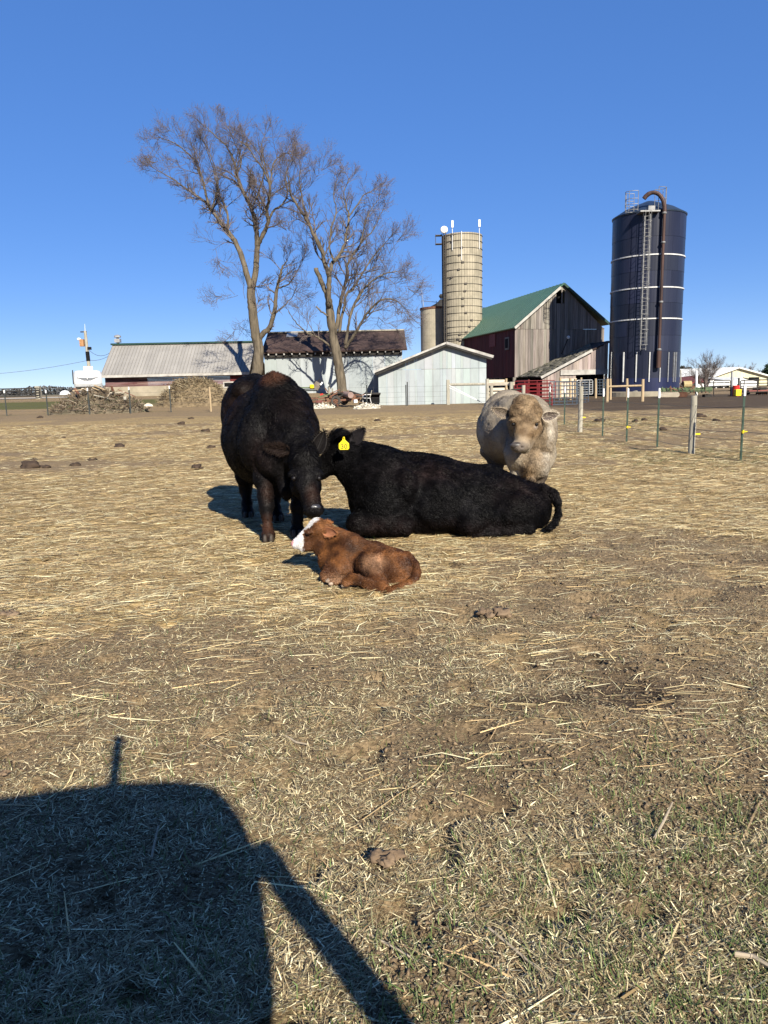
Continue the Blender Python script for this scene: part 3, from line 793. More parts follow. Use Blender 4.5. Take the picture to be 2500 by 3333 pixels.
mb.tube([(a, d7 - 1, zt7), (a - .1, d7 - 1, zt7 + .9), (a - .55 + .5, d7 - 1, zt7 + .85), (a + 1.8, d7 - 1, zt7 + .65)], .03, 5); mb.tube([(a + 1.6, d7 - 1, zt7), (a + 1.6, d7 - 1, zt7 + .8)], .03, 5)
mb.build('rim_rail', m_hoop, t)
mb = MB(); q0 = W(1380, 1003, d7 - 1); q1 = W(1371, 936, d7 - 1); mb.tube([q0, q0.lerp(q1, .6), q1], [.035, .025, .015], 5); mb.build('whip_antenna', m_galv, t)
d8 = 101.0; cx8 = X(1436, d8, 1000); r8 = cx8 - X(1404, d8, 1000)
t = thing('dark_capped_silo', 'silo with dark conical cap and finial peeking up behind two concrete silos', 'silo', (cx8, d8, 0))
z0 = W(1436, 1003, d8).z; z1 = W(1436, 976, d8).z; z2 = W(1436, 958, d8).z
mb = MB(); mb.lathe((cx8, d8, 0), [(r8 - .1, 0), (r8 - .1, z0)], 30); mb.build('shell', m_stave, t)
mb = MB(); mb.lathe((cx8, d8, 0), [(r8 + .15, z0 - .1), (r8 + .1, z0 + .25), (.5, z1 - .35), (.2, z1), (.05, z1 + .1), (.22, z1 + .3), (.3, z1 + .5), (.1, z1 + .75), (.02, z2)], 14); mb.build('cap', m_dark, t)

# ------------------------------------------------------------ 8. navy steel silo
d9 = 62.2; cx9 = X(2094, d9, 1240); 
r9 = (W(2203, 1200, d9).x - W(1984, 1200, d9).x) / 2
zt9 = W(2106, 708, d9).z; m_galv2 = mat('pale_galvanised', (.55, .55, .54), (.72, .72, .70), scale=3, rough=.5)
t = thing('navy_silo', 'tall navy blue steel silo with white rings, ladder and rusty filler pipe', 'silo', (cx9, d9, 0))
m_navy = mat('navy_enamel', (.015, .018, .037), (.027, .031, .056), scale=.7, stretch=(1, 1, .12), rough=.38, vcol=True, spec=.22, bump=.008, bscale=3)
m_navy.node_tree.nodes['Principled BSDF'].inputs['Coat Weight'].default_value = .1
mb = MB(); NP = 13; zs = [W(2100, py, d9 - r9).z for py in (1275, 1144, 1092, 1035, 985, 935, 880, 828, 768, 690)]
zs[0] = .55; zs[-1] = zt9
for j in range(len(zs) - 1):
    for k in range(NP):
        q = random.uniform(.8, 1.3); mb.cur = (q, q, q * random.uniform(.9, 1.1))
        sub = 6
        for s_i in range(sub):
            a0 = 2 * math.pi * (k + (j % 2) * .5 + s_i / sub) / NP; a1 = 2 * math.pi * (k + (j % 2) * .5 + (s_i + 1) / sub) / NP
            if s_i == sub - 1: a1 -= .004
            ro = r9 + (.0 if j % 2 else .012)
            P = [(cx9 + rr * math.cos(a), d9 + rr * math.sin(a)) for rr, a in ((ro, a0), (ro, a1), (ro - .05, a1), (ro - .05, a0))]
            mb.prism([(p[0], p[1], zs[j] + .006) for p in P], (0, 0, zs[j + 1] - zs[j] - .012))
mb.cur = (.7, .7, .7); mb.lathe((cx9, d9, 0), [(r9 - .07, .2), (r9 - .07, zt9 - .05)], 50)
mb.build('shell', m_navy, t)
mb = MB(); mb.cur = (1.0, 1.1, 1.6)
mb.lathe((cx9, d9, 0), [(r9 + .03, .35), (r9 + .03, 1.45)], 60, cap=False); mb.build('skirt', m_navy, t)
mb = MB(); mb.lathe((cx9, d9, 0), [(r9 + .35, -.2), (r9 + .35, .36), (r9 - .1, .42)], 48); mb.build('foundation', m_conc, t)
mb = MB(); mb.lathe((cx9, d9, 0), [(r9 + .06, zt9 - .1), (r9 + .08, zt9), (r9 * .7, zt9 + .55), (r9 * .35, zt9 + .95), (.3, zt9 + 1.2)], 60); mb.build('domed_roof', mat('teal_navy_roof', (.022, .035, .06), (.035, .05, .075), scale=1, rough=.4), t, smooth=False)
for py in (828, 935, 1037):
    mb = MB(); z = W(2100, py, d9 - r9).z; mb.lathe((cx9, d9, 0), [(r9 + .015, z - .05), (r9 + .07, z - .045), (r9 + .07, z + .045), (r9 + .015, z + .05)], 60, cap=False); mb.build('ring', m_galv2, t)
def navy_az(px, py):
    s_ = (W(px, py, d9 - r9 * .9).x - cx9) / r9; return math.asin(max(-.99, min(.99, s_)))
for px in (1991, 2012, 2041, 2073, 2110, 2143, 2171, 2193, 2202):
    a = navy_az(px, 1200); xx = cx9 + (r9 + .06) * math.sin(a); yy = d9 - (r9 + .06) * math.cos(a)
    mb = MB(); mb.box((xx, yy, (W(px, 1243, yy).z + W(px, 1146, yy).z) / 2), (.07, .10, W(px, 1146, yy).z - W(px, 1243, yy).z), rz=a); mb.build('stiffener', m_galv2 if px < 2120 else m_galv, t)
a = navy_az(2097, 1000); m_rail = mat('weathered_steel', (.20, .20, .20), (.36, .36, .35), scale=4, rough=.55, metal=.3); R_ = r9 + .42; lx = cx9 + R_ * math.sin(a); ly = d9 - R_ * math.cos(a); tx = Vector((math.cos(a), math.sin(a), 0))
zl0 = W(2096, 1140, ly).z; zl1 = zt9 - .1
mb = MB()
for s_ in (-1, 1): mb.tube([Vector((lx, ly, zl0)) + tx * .2 * s_, Vector((lx, ly, zl1)) + tx * .2 * s_], .035, 6)
k = zl0 + .1
while k < zl1: mb.tube([Vector((lx, ly, k)) - tx * .2, Vector((lx, ly, k)) + tx * .2], .024, 5); k += .3
mb.build('ladder', m_rail, t)
mb = MB(); k = zl0 + .4; out = Vector((math.sin(a), -math.cos(a), 0))
while k < zl1 - .2:     # cage hoops reaching out from the ladder
    mb.tube([Vector((lx, ly, k)) + tx * (.36 * math.cos(q)) + out * (.55 * math.sin(q)) for q in np.linspace(0, math.pi, 9)], .02, 4); k += 1.15
for q in (.6, 1.2, 1.9, 2.5):
    p_ = Vector((lx, ly, 0)) + tx * (.36 * math.cos(q)) + out * (.55 * math.sin(q)); mb.tube([p_ + Vector((0, 0, zl0 + .4)), p_ + Vector((0, 0, zl1))], .014, 4)
mb.build('ladder_cage', m_rail, t)
for cxo, rr_, hh in ((-.95, .62, 1.45), (1.0, .55, 1.7)):      # round railings of the top platform
    mb = MB(); c_ = Vector((lx + cxo, ly + .5, zl1))
    sg = 1 if cxo < 0 else -1
    arc = [(sg * -rr_ * math.cos(q), -rr_ * .8 * math.sin(q)) for q in np.linspace(-1.9, 1.9, 11)]
    for z in ((.1, .5, .9, hh) if cxo < 0 else (.9, hh)): mb.tube([c_ + Vector((ax_, ay_, z)) for ax_, ay_ in arc], .022, 5)
    for q in (0, 3, 5, 7, 10): mb.tube([c_ + Vector((arc[q][0], arc[q][1], 0)), c_ + Vector((arc[q][0], arc[q][1], hh))], .025, 5)
    mb.build('guard_rail', m_rail, t)
mb = MB(); mb.box((lx + .1, ly + .2, zl1 - .1), (1.5, 1.0, .1)); mb.box((lx + .25, ly + .1, zl1 + .1), (.5, .5, .4)); mb.build('top_platform', m_rail, t)
a = navy_az(2141, 1000); R_ = r9 + .35; xx = cx9 + R_ * math.sin(a); yy = d9 - R_ * math.cos(a)
m_pipe = mat('rusty_pipe', (.04, .02, .016), (.09, .045, .033), scale=2, stretch=(1, 1, .2), rough=.6)
mb = MB(); zp0 = W(2137, 1197, yy).z; zp1 = zt9 - .35
cpt = [(xx, yy, zp1)] + [(xx - .85 + .85 * math.cos(q), yy + .25 * (1 - math.cos(q)), zp1 + .2 + 1.35 * math.sin(q)) for q in np.linspace(0, 2.35, 12)]
mb.tube([(xx, yy, zp0 + 1.4)] + cpt[:1], .11, 12); mb.tube(cpt, [.15] * 10 + [.17] * 3, 10); mb.tube([(xx, yy, zp0 + 1.3), (xx, yy, zp0)], .19, 12)
mb.build('filler_pipe', m_pipe, t, smooth=False)
for z in (zp0 + 1.4, zp0 + 5, zp0 + 9.4, zp1):
    mb = MB(); mb.lathe((xx, yy, z - .07), [(.15, 0), (.18, .07), (.15, .14)], 12); mb.beam((xx, yy, z), (cx9 + r9 * math.sin(a), d9 - r9 * math.cos(a), z), .06, .06); mb.build('pipe_collar', m_rail, t)
# ------------------------------------------------------------ fences
def tpost(parent, x, y, h, yel=None, cap=True, r=.013, m_=None):
    z = GZ(x, y)
    mb = MB(); mb.box((x, y, z + h / 2 - .05), (r * 2.6, r * .7, h + .1)); mb.box((x, y + r, z + h / 2 - .05), (r * .7, r * 2, h + .1))
    p = mb.build('post', m_ or m_tpost, parent)
    if cap:
        mb = MB(); mb.box((x, y, z + h + .0), (r * 2.4, r * 2.8, .12)); mb.box((x, y, z + h + .09), (r * 2.2, r * 2.4, .06)); mb.build('cap', m_white, p)
    if yel is not None:
        mb = MB(); mb.box((x + .02, y - .02, z + yel), (.085, .03, .02)); mb.box((x, y - .02, z + yel), (.02, .04, .05)); mb.build('insulator', m_yellow, p)
    return p

def wpost(parent, x, y, h, r, m_, lean=0.0, name='post', yel=None, lab=None):
    z = GZ(x, y); mb = MB()
    n = 6; pts = [(x + lean * h * k / n + random.uniform(-.004, .004), y, z - .05 + (h + .05) * k / n) for k in range(n + 1)]
    mb.tube(pts, [r * (1.06 - .1 * k / n) for k in range(n + 1)], 14)
    p = mb.build(name, m_, parent, smooth=False)
    if lab: p['label'] = lab
    if yel is not None:
        mb = MB(); mb.box((x + r + .03, y - .02, z + yel), (.08, .03, .025)); mb.build('insulator', m_yellow, p)
    return p

def wire(parent, pts, r=.002, sag=.02):
    mb = MB(); out = []
    for a, b in zip(pts[:-1], pts[1:]):
        a = Vector(a); b = Vector(b)
        for k in range(4):
            t_ = k / 4; p = a.lerp(b, t_); p.z -= sag * 4 * t_ * (1 - t_); out.append(p)
    out.append(Vector(pts[-1])); mb.tube(out, r, 4, caps=False); return mb.build('wire', m_wire, parent)

# right fence: runs away from the camera
gH = G(2411, 1494); gG = G(2250, 1477); gF = G(2139, 1455); gE = G(2039.5, 1438); gD = G(1961, 1420); gC = G(1888, 1406); gB = G(1837, 1383); gA = G(1789, 1366)
rf = thing('wire_fence', 'wire fence with green steel posts and two grey wooden posts running away at the right', 'fence', (gG.x, gG.y, 0))
def hgt(px, py, g): return W(px, py, g.y).z
for g, pt, yel, kind in ((gH, (2411, 1276), .42, 't'), (gG, (2250, 1288), .33, 'w'), (gF, (2139, 1285), None, 't'), (gE, (2041, 1284), .30, 't'), (gD, (1961, 1282), None, 't'), (gC, (1889, 1257), .36, 'w'), (gB, (1837, 1272), None, 't'), (gA, (1788, 1270), None, 't')):
    h = hgt(pt[0], pt[1], g)
    if kind == 't': tpost(rf, g.x, g.y, h, yel)
    else: wpost(rf, g.x, g.y, h, .052 if g is gG else .056, m_post_old, lean=.005, yel=yel)
far = Vector((4.9, 38, 0)); nearp = Vector((6.3, 8.6, 0))
chain = [nearp, gH, gG, gF, gE, gD, gC, gB, gA, far]
for hz_ in (.12, .30, .42, .60, .80):
    wire(rf, [(p.x, p.y - .02, GZ(p.x, p.y) + hz_) for p in chain], .0038)
mb = MB(); mb.tube([(gG.x + .058 * math.sin(q_), gG.y - .058 * math.cos(q_), .12 + .17 * (q_ + 1.5)) for q_ in np.linspace(-1.5, 1.5, 9)], .0018, 4); mb.tube([(gG.x + .058 * math.sin(q_), gG.y - .058 * math.cos(q_), .42 + .15 * (q_ + 1.5)) for q_ in np.linspace(-1.5, 1.5, 9)], .0018, 4)
mb.build('wire_wrap', m_wire, rf)

# back fence across the left and middle
bf = thing('wire_fence', 'long wire fence of thin steel posts behind the cattle', 'fence', (G(426, 1347).x, 44, 0))
chain = []
m_dpost = mat('dark_steel_post', (.035, .045, .045), (.07, .075, .07), scale=4)
for px, pb, ptp, cap in ((-150, 1357, 1279, 1), (22.6, 1353, 1276, 1), (157, 1352.5, 1276, 1), (292, 1349, 1269, 1), (426, 1347, 1266, 1), (557, 1342, 1262, 1), (687, 1339, 1259, 2), (830, 1333, 1255, 0), (955, 1327, 1251, 0), (1075, 1319.5, 1247, 0), (1195, 1324, 1253, 0), (1322, 1319, 1253, 0), (1327, 1319, 1243, 0)):
    g = G(px, pb)
    if g.y > 47.5: g = W(px, pb, 47.5); g.z = GZ(g.x, 47.5)
    h = W(px, ptp, g.y).z - g.z
    if cap == 2: wpost(bf, g.x, g.y, h, .055, m_post_new)
    else: tpost(bf, g.x, g.y, h, None, cap == 1, r=.028, m_=m_dpost)
    chain.append((g.x, g.y, h))
wp = W(1459, 1315, 47.6); chain.append((wp.x, 47.6, 1.5))
for k, fr_ in enumerate((.2, .42, .64, .9)):
    wire(bf, [(x, y - .03, GZ(x, y) + 1.35 * fr_) for x, y, h in chain], .0045)
x = wp.x; z1 = W(1459, 1236, 47.6).z
mb = MB(); mb.box((x, 47.6, z1 / 2), (.2, .2, z1)); mb.build('corner_post', m_post_old, bf, bevel=.01)
mb = MB(); e_ = W(1579, 1250, 47.6); s_ = W(1461, 1252, 47.6); mb.tube([s_, e_], .085, 10); mb.build('brace_rail', m_post_old, bf)
mb = MB(); mb.tube([W(1462, 1254, 47.5), W(1565, 1308, 47.5)], .022, 5); mb.build('brace_wire', m_white, bf)
mb = MB(); mb.tube([W(1462, 1262, 47.5), W(1568, 1310, 47.5)], .014, 5); mb.build('brace_wire', m_white, bf)

# whitewashed plank fence
def plankfence(name, lab, px0, px1, d0, d1_, rails, posts, hpl, jut=.1, pm=None, th=.045):
    c = W((px0 + px1) / 2, 1300, (d0 + d1_) / 2); f = thing(name, lab, 'fence', (c.x, c.y, 0))
    for i_, py in enumerate(rails):
        mb = MB(); a = W(px0 + random.uniform(-1, 1), py, d0); b = W(px1 + random.uniform(-1.5, 1.5), py - (px1 - px0) * .0227 + random.uniform(-.8, .8), d1_)
        mb.beam(a, b, th, hpl); o = mb.build('plank', m_plank, f, bevel=.008)
    for px, pt, pb, m_, w_ in posts:
        dd = np.interp(px, [px0, px1], [d0, d1_]) - .1
        a = W(px, pb, dd); b = W(px, pt, dd); a.z = -.1; mb = MB(); mb.tube([a, Vector((a.x * .5 + b.x * .5, dd, (a.z + b.z) / 2)), Vector((b.x, dd, b.z))], w_, 10); mb.build('post', m_, f)
    return f
plankfence('plank_fence', 'pale plank fence with rough wooden posts beside the grey shed', 1582, 1652, 46.5, 46.8, (1241, 1268, 1280, 1291, 1302, 1313), [(1586, 1233, 1322, m_post_old, .11), (1600, 1245, 1310, m_post_old, .10), (1648, 1232, 1310, m_post_new, .07)], .17)
plankfence('plank_fence', 'single whitewashed rail with grey posts just behind the back of the bull', 1585, 1675, 43, 42, (1250.5,), [(1664.5, 1243, 1300, m_post_old, .11)], .18)
plankfence('plank_fence', 'stack of pale planks between tan posts, behind the slate tube gates', 1822, 1876, 54, 54.4, (1237, 1252, 1263, 1275, 1288), [(1824, 1229, 1300, m_post_new, .08), (1857, 1231, 1300, m_post_new, .08), (1873, 1233, 1300, m_post_new, .08)], .17)
g = G(1704, 1330); f_ = thing('wooden_post', 'short grey wooden post standing right behind the head of the bull', 'post', (X(1704, 30), 30, 0)); a = W(1704, 1254, 30); mb = MB(); mb.tube([(a.x, 30, -.05), (a.x, 30, a.z * .6), (a.x, 30, a.z)], .075, 12); mb.build('shaft', m_post_old, f_)
mb = MB(); mb.tube([W(1664, 1275, 30.1), W(1663, 1270, 30.1), W(1666, 1268.5, 30.1), W(1702, 1267.5, 30.1)], .035, 8); mb.build('hinge_rail', m_dark, f_)

# tube gates and panels
def gate(lab, px0, px1, ptop, pbot, d0, d1_, rails, verts, m_, r=.022, name='tube_gate', cat='gate', diag=False):
    c = W((px0 + px1) / 2, 1300, (d0 + d1_) / 2); f = thing(name, lab, cat, (c.x, c.y, GZ(c.x, c.y)))
    roll = .0227
    def P(u, v):
        px = px0 + (px1 - px0) * u; dd = d0 + (d1_ - d0) * u
        return W(px, ptop + (pbot - ptop) * v - (px - px0) * roll, dd)
    e = .035
    mb = MB(); mb.tube([P(e, 0), P(1 - e, 0), P(1, .06), P(1, .94), P(1 - e, 1), P(e, 1), P(0, .94), P(0, .06), P(e, 0)], r * 1.15, 8); mb.build('frame', m_, f)
    for k in rails: mb = MB(); mb.tube([P(0, k), P(1, k)], r, 6); mb.build('rail', m_, f)
    for k in verts: mb = MB(); mb.tube([P(k, 0), P(k, 1)], r, 6); mb.build('upright', m_, f)
    return f
gate('farther red tube gate, behind the nearer red one and below the mossy lean-to', 1675, 1808, 1241, 1300, 54, 54, (.2, .4, .6, .8), (.25, .55, .8), m_red_tube, .024)
gate('nearer red tube gate with thick uprights just to the right of the bull', 1683, 1797, 1249, 1330, 42.5, 41.5, (.16, .3, .44, .58, .72, .86), (.25, .29, .60, .64), m_red_tube, .026)
gate('slate blue tube corral panel beside the red gates', 1788, 1880, 1243, 1318, 42, 42.5, (.18, .36, .54, .72, .86), (.17, .34, .52, .62, .82, .95), m_blue_tube, .024)
gate('short pale blue-grey tube gate with many rails in front of the dark lean-to opening', 1878, 1929, 1238, 1284, 52, 52.3, (.17, .34, .5, .67, .84), (.2, .5, .8), m_galv, .028)
gate('small slate tube gate set edgeways between the pale gate and the corral panel', 1893, 1915, 1242, 1310, 44, 47, (.18, .36, .54, .72, .86), (.5,), m_blue_tube, .024)
gate('dark tube panel standing in the shade left of the navy silo', 1944, 1972, 1236, 1283, 58, 58, (.2, .4, .6, .8), (.3, .6), m_blue_tube, .024)
gate('dark four-rail tube gate far off at the left edge of the picture', -60, 128, 1267.5, 1293, 58, 58, (.33, .66), (.42, .66, .83, .87, .93), m_dark, .034)
mb = MB(); q = W(123, 1257, 58.4); mb.box((q.x, 58.4, (q.z + .7) / 2), (.35, .35, q.z - .7)); tag(mb.build('gate_post', m_post_old, base=(q.x, 58.4, .7)), 'weathered post at the end of the dark gate at far left', 'post')
gate('rounded dark tube gate beside the white-topped pole, in front of low white sheds', 2323, 2378, 1239, 1290, 54, 54, (.34, .66), (), m_dark, .03)
gate('dark tube gate running off at the right edge, behind the red-brown wagon', 2411, 2540, 1238, 1277, 54, 54, (.28, .5, .72), (.09, .42), m_dark, .035)

# tan posts by the navy silo
def lonepost(lab, px, pt, pb, r, m_, d=None):
    g = G(px, pb) if d is None else W(px, pb, d)
    dd = g.y; a = W(px + (pb - pt) * -.0, pt, dd)
    mb = MB(); mb.tube([(g.x, dd, -.1), ((g.x + a.x) / 2 + .01, dd, a.z / 2), (a.x, dd, a.z)], [r * 1.05, r, r * .95], 10)
    return tag(mb.build('wooden_post', m_, base=(g.x, dd, 0)), lab, 'post')
lonepost('tan post standing alone in mud left of the navy silo', 1939, 1232, 1296, .085, m_post_new)
pf = thing('post_and_rail', 'two tan posts joined by a wooden rail in front of the navy silo', 'fence', (W(2035, 1300, 43).x, 43, 0))
gl = G(1976, 1309); gr = G(2091, 1307)
for nm, g, pt in (('post', gl, 1233), ('post', gr, 1234)):
    a = W(1978 if g is gl else 2093, pt, g.y); mb = MB(); mb.tube([(g.x, g.y, -.1), (a.x, g.y, a.z)], [.095, .088], 12); mb.build(nm, m_post_new, pf)
mb = MB(); mb.tube([W(1980, 1258.5, gl.y), W(2090, 1255, gr.y)], .06, 10); mb.build('rail', m_post_new, pf)
lonepost('thin tan post just inside the left end of the post and rail', 1987, 1233, 1301, .075, m_post_new)
lonepost('pale slim post leaning toward the navy silo wall', 2003, 1224, 1288, .065, m_plank)
lonepost('tan post rising behind the middle of the rail before the navy silo', 2041, 1232, 1304, .08, m_post_new)
lonepost('tan post top showing right above the near grey wooden fence post', 1892, 1229, 1300, .075, m_post_new)

# boulder, stones
mb = MB(); g = G(2067, 1291); mb.ball((g.x, g.y, .18), (.33, .3, .33), 18, jit=.35, seed=3)
tag(mb.build('boulder', mat('boulder_stone', (.20, .185, .155), (.34, .32, .28), scale=3, bump=.02, bscale=8), smooth=True, base=(g.x, g.y, 0)), 'rounded grey boulder at the foot of the navy silo', 'boulder')

# ------------------------------------------------------------ trees
class Twigs:
    """collects polylines by length and builds all tubes at once"""
    def __init__(s): s.d = {}
    def add(s, pts, r0, r1, n=3):
        s.d.setdefault((len(pts), n), []).append((pts, r0, r1))
    def arrays(s):
        VV = []; FF = []; off = 0
        for (L_, n), lst in s.d.items():
            P = np.array([q[0] for q in lst], dtype=float)
            r0 = np.array([q[1] for q in lst]); r1 = np.array([q[2] for q in lst])
            t_ = np.linspace(0, 1, L_)
            R_ = r0[:, None] * (1 - t_) + r1[:, None] * t_
            D = np.gradient(P, axis=1); D /= np.linalg.norm(D, axis=2, keepdims=True) + 1e-9
            ref = np.array([.31, .77, .21]); Uv = np.cross(D, ref); Uv /= np.linalg.norm(Uv, axis=2, keepdims=True) + 1e-9; Vv = np.cross(D, Uv)
            ang = 2 * np.pi * np.arange(n) / n
            ring = P[:, :, None, :] + R_[:, :, None, None] * (Uv[:, :, None, :] * np.cos(ang)[None, None, :, None] + Vv[:, :, None, :] * np.sin(ang)[None, None, :, None])
            m_ = len(lst); VV.append(ring.reshape(-1, 3))
            base = off + (np.arange(m_) * L_ * n)[:, None, None] + (np.arange(L_ - 1) * n)[None, :, None] + np.arange(n)[None, None, :]
            nxt = off + (np.arange(m_) * L_ * n)[:, None, None] + (np.arange(L_ - 1) * n)[None, :, None] + ((np.arange(n) + 1) % n)[None, None, :]
            FF.append(np.stack([base, nxt, nxt + n, base + n], -1).reshape(-1, 4)); off += m_ * L_ * n
        return np.concatenate(VV), np.concatenate(FF)

def grow(tw, p, d, L_, r, lvl, R, upb=.25, budl=None, droop=0.0):
    """one wandering branch with side branches; lvl 0 is a twig"""
    n = 5 if lvl else 4
    pts = [p.copy()]; dd = d.copy(); cur = p.copy()
    for k in range(n - 1):
        dd = dd + np.array([R.normal(0, .16), R.normal(0, .16), R.normal(0, .12) + upb * .35 - droop]); dd /= np.linalg.norm(dd)
        cur = cur + dd * L_ / (n - 1); pts.append(cur.copy())
    tw.add(pts, r, max(r * .3, .0028), 4 if r > .03 else 3)
    if lvl == 0:
        if budl is not None and R.random() < .35:
            budl.append(pts[-1]); 
            if R.random() < .35: budl.append(pts[2])
        return
    nb = {3: 7, 2: 8, 1: 7}[lvl]
    for k in range(nb):
        t_ = .25 + .75 * (k + R.random() * .6) / nb; i_ = min(n - 2, int(t_ * (n - 1))); f_ = t_ * (n - 1) - i_
        q = pts[i_] * (1 - f_) + pts[i_ + 1] * min(1, f_); ax_ = pts[i_ + 1] - pts[i_]; ax_ /= np.linalg.norm(ax_)
        rv = R.normal(0, 1, 3); rv -= ax_ * rv.dot(ax_); rv /= np.linalg.norm(rv)
        a = R.uniform(.45, .95); nd = ax_ * math.cos(a) + rv * math.sin(a); nd[2] += upb; nd /= np.linalg.norm(nd)
        grow(tw, q, nd, L_ * R.uniform(.42, .66) * (1.15 - .4 * t_), max(r * .5, .0048), lvl - 1, R, upb, budl, droop)

def limb_pts(pix, d0, wander, R, sub=5):
    """pixel polyline -> smooth 3-D limb whose depth wanders"""
    P = []; dd = d0; dv = R.uniform(-1, 1) * wander
    for i_, (x, y) in enumerate(pix):
        if y < 900: kk = .06 * min(1, (900 - y) / 400); x, y = x + (780 - x) * kk * .8, y + (800 - y) * kk
        P.append((440 + x * .5666, 340 + y * .5666, dd)); dd += dv * R.uniform(.6, 1.3)
    P = np.array(P); out = []
    m_ = len(P)
    for i_ in range(m_ - 1):
        p0 = P[max(0, i_ - 1)]; p1 = P[i_]; p2 = P[i_ + 1]; p3 = P[min(m_ - 1, i_ + 2)]
        for s_i in range(sub):
            t_ = s_i / sub
            q = .5 * ((2 * p1) + (-p0 + p2) * t_ + (2 * p0 - 5 * p1 + 4 * p2 - p3) * t_ ** 2 + (-p0 + 3 * p1 - 3 * p2 + p3) * t_ ** 3)
            q = q + np.array([R.normal(0, .8), R.normal(0, .8), 0]); out.append(np.array(W(*q)))
    out.append(np.array(W(*P[-1]))); return out

m_bark = mat('grey_bark', (.05, .04, .028), (.24, .195, .135), scale=2.0, stretch=(3, 3, .5), rough=.95, bump=.05, bscale=5, contrast=(.3, .7))
m_twig = mat('twig_bark', (.12, .095, .085), (.24, .195, .175), scale=2)
m_bud = mat('red_buds', (.17, .105, .095), (.27, .185, .165), scale=5)
def bigtree(label, d, limbs, seed, scale_px=.5666):
    R = np.random.default_rng(seed)
    m_px = d / F
    base = limb_pts(limbs[0][0][:2], d, 0, R)[0]
    root = thing('bare_tree', label, 'tree', (base[0], base[1], GZ(base[0], base[1])))
    tw = Twigs(); buds = []; trunk = None
    mbl = MB()
    for li, (pix, w0, w1, wander, side) in enumerate(limbs):
        pts = limb_pts(pix, d if li == 0 else d + R.normal(0, .15), wander, R)
        n = len(pts); r0 = w0 * scale_px * m_px / 2 * .86; r1 = max(w1 * scale_px * m_px / 2, .02)
        rad = [r0 * (1 - k / (n - 1)) ** .9 + r1 * (k / (n - 1)) for k in range(n)]
        if li == 0:
            rad = [r * (.88 + .22 * max(0, 1 - k / 4) ** 2) for k, r in enumerate(rad)]
            b0 = pts[0].copy(); b0[2] = GZ(b0[0], b0[1]) - .3; pts = [b0] + pts; rad = [rad[0] * 1.12] + rad
        if rad[0] > .05:
            # knobbly limb surface
            N_ = 16 if rad[0] > .2 else 9
            rr = [r for r in rad]
            mbl.tube([Vector(p) for p in pts], rr, N_)
        if side <= 0: continue
        length = sum(np.linalg.norm(pts[k + 1] - pts[k]) for k in range(len(pts) - 1))
        nb = int(length / .46 * side)
        for k in range(nb):
            t_ = .22 + .78 * (k + R.random()) / nb; i_ = min(len(pts) - 2, int(t_ * (len(pts) - 1)))
            q = pts[i_] + (pts[i_ + 1] - pts[i_]) * R.random(); ax_ = pts[i_ + 1] - pts[i_]; ax_ /= np.linalg.norm(ax_)
            rv = R.normal(0, 1, 3); rv -= ax_ * rv.dot(ax_); rv /= np.linalg.norm(rv)
            a = R.uniform(.5, 1.05); nd = ax_ * math.cos(a) + rv * math.sin(a); nd[2] += .05; nd /= np.linalg.norm(nd)
            rr = min(rad[min(i_, len(rad) - 1)] * .5, .06)
            big = R.random() < .42
            grow(tw, q, nd, R.uniform(1.8, 2.8) * (1.1 - .5 * t_) if big else R.uniform(.8, 1.6) * (1.1 - .3 * t_), max(rr, .018), 2 if big else 1, R, .13, buds)
        tipd = pts[-1] - pts[-2]; tipd /= np.linalg.norm(tipd)
        for k in range(3 if pix[-1][1] < 1000 or pix[-1][0] > 1400 or pix[-1][0] < 620 else 0):
            nd = tipd + R.normal(0, .3, 3); nd /= np.linalg.norm(nd); grow(tw, pts[-1], nd, R.uniform(.9, 1.5), max(rad[-1] * .7, .02), 2, R, .15, buds)
    o = mbl.build('trunk', m_bark, root, smooth=True)
    # roughen the bark
    me = o.data
    co = np.empty(len(me.vertices) * 3, np.float32); me.vertices.foreach_get('co', co); co = co.reshape(-1, 3)
    for i_ in range(len(co)):
        v = Vector(co[i_]) ; nn = mnoise.noise_vector(Vector((v.x * 2.2, v.y * 2.2, v.z * .8))); co[i_] += np.array(nn) * .045 * min(1, 1.2)
    me.vertices.foreach_set('co', co.ravel()); me.update()
    V, Fq = tw.arrays(); mesh_np('crown', V, Fq, m_twig, root)
    if buds:
        Bp = np.array(buds); nb = len(Bp); s_ = R.uniform(.018, .036, nb)[:, None]
        a_ = R.normal(0, 1, (nb, 3)); a_ /= np.linalg.norm(a_, axis=1, keepdims=True); b2 = np.cross(a_, R.normal(0, 1, (nb, 3))); b2 /= np.linalg.norm(b2, axis=1, keepdims=True); c2 = np.cross(a_, b2)
        V = np.stack([Bp + a_ * s_ * 1.6, Bp - a_ * s_ * 1.6, Bp + b2 * s_ * .6, Bp - b2 * s_ * .6, Bp + c2 * s_ * .6, Bp - c2 * s_ * .6], 1).reshape(-1, 3)
        k = np.arange(nb)[:, None] * 6
        T = np.concatenate([k + np.array(f) for f in ((0, 2, 4), (0, 4, 3), (0, 3, 5), (0, 5, 2), (1, 4, 2), (1, 3, 4), (1, 5, 3), (1, 2, 5))])
        mesh_np('buds', V, T, m_bud, root)
    return root

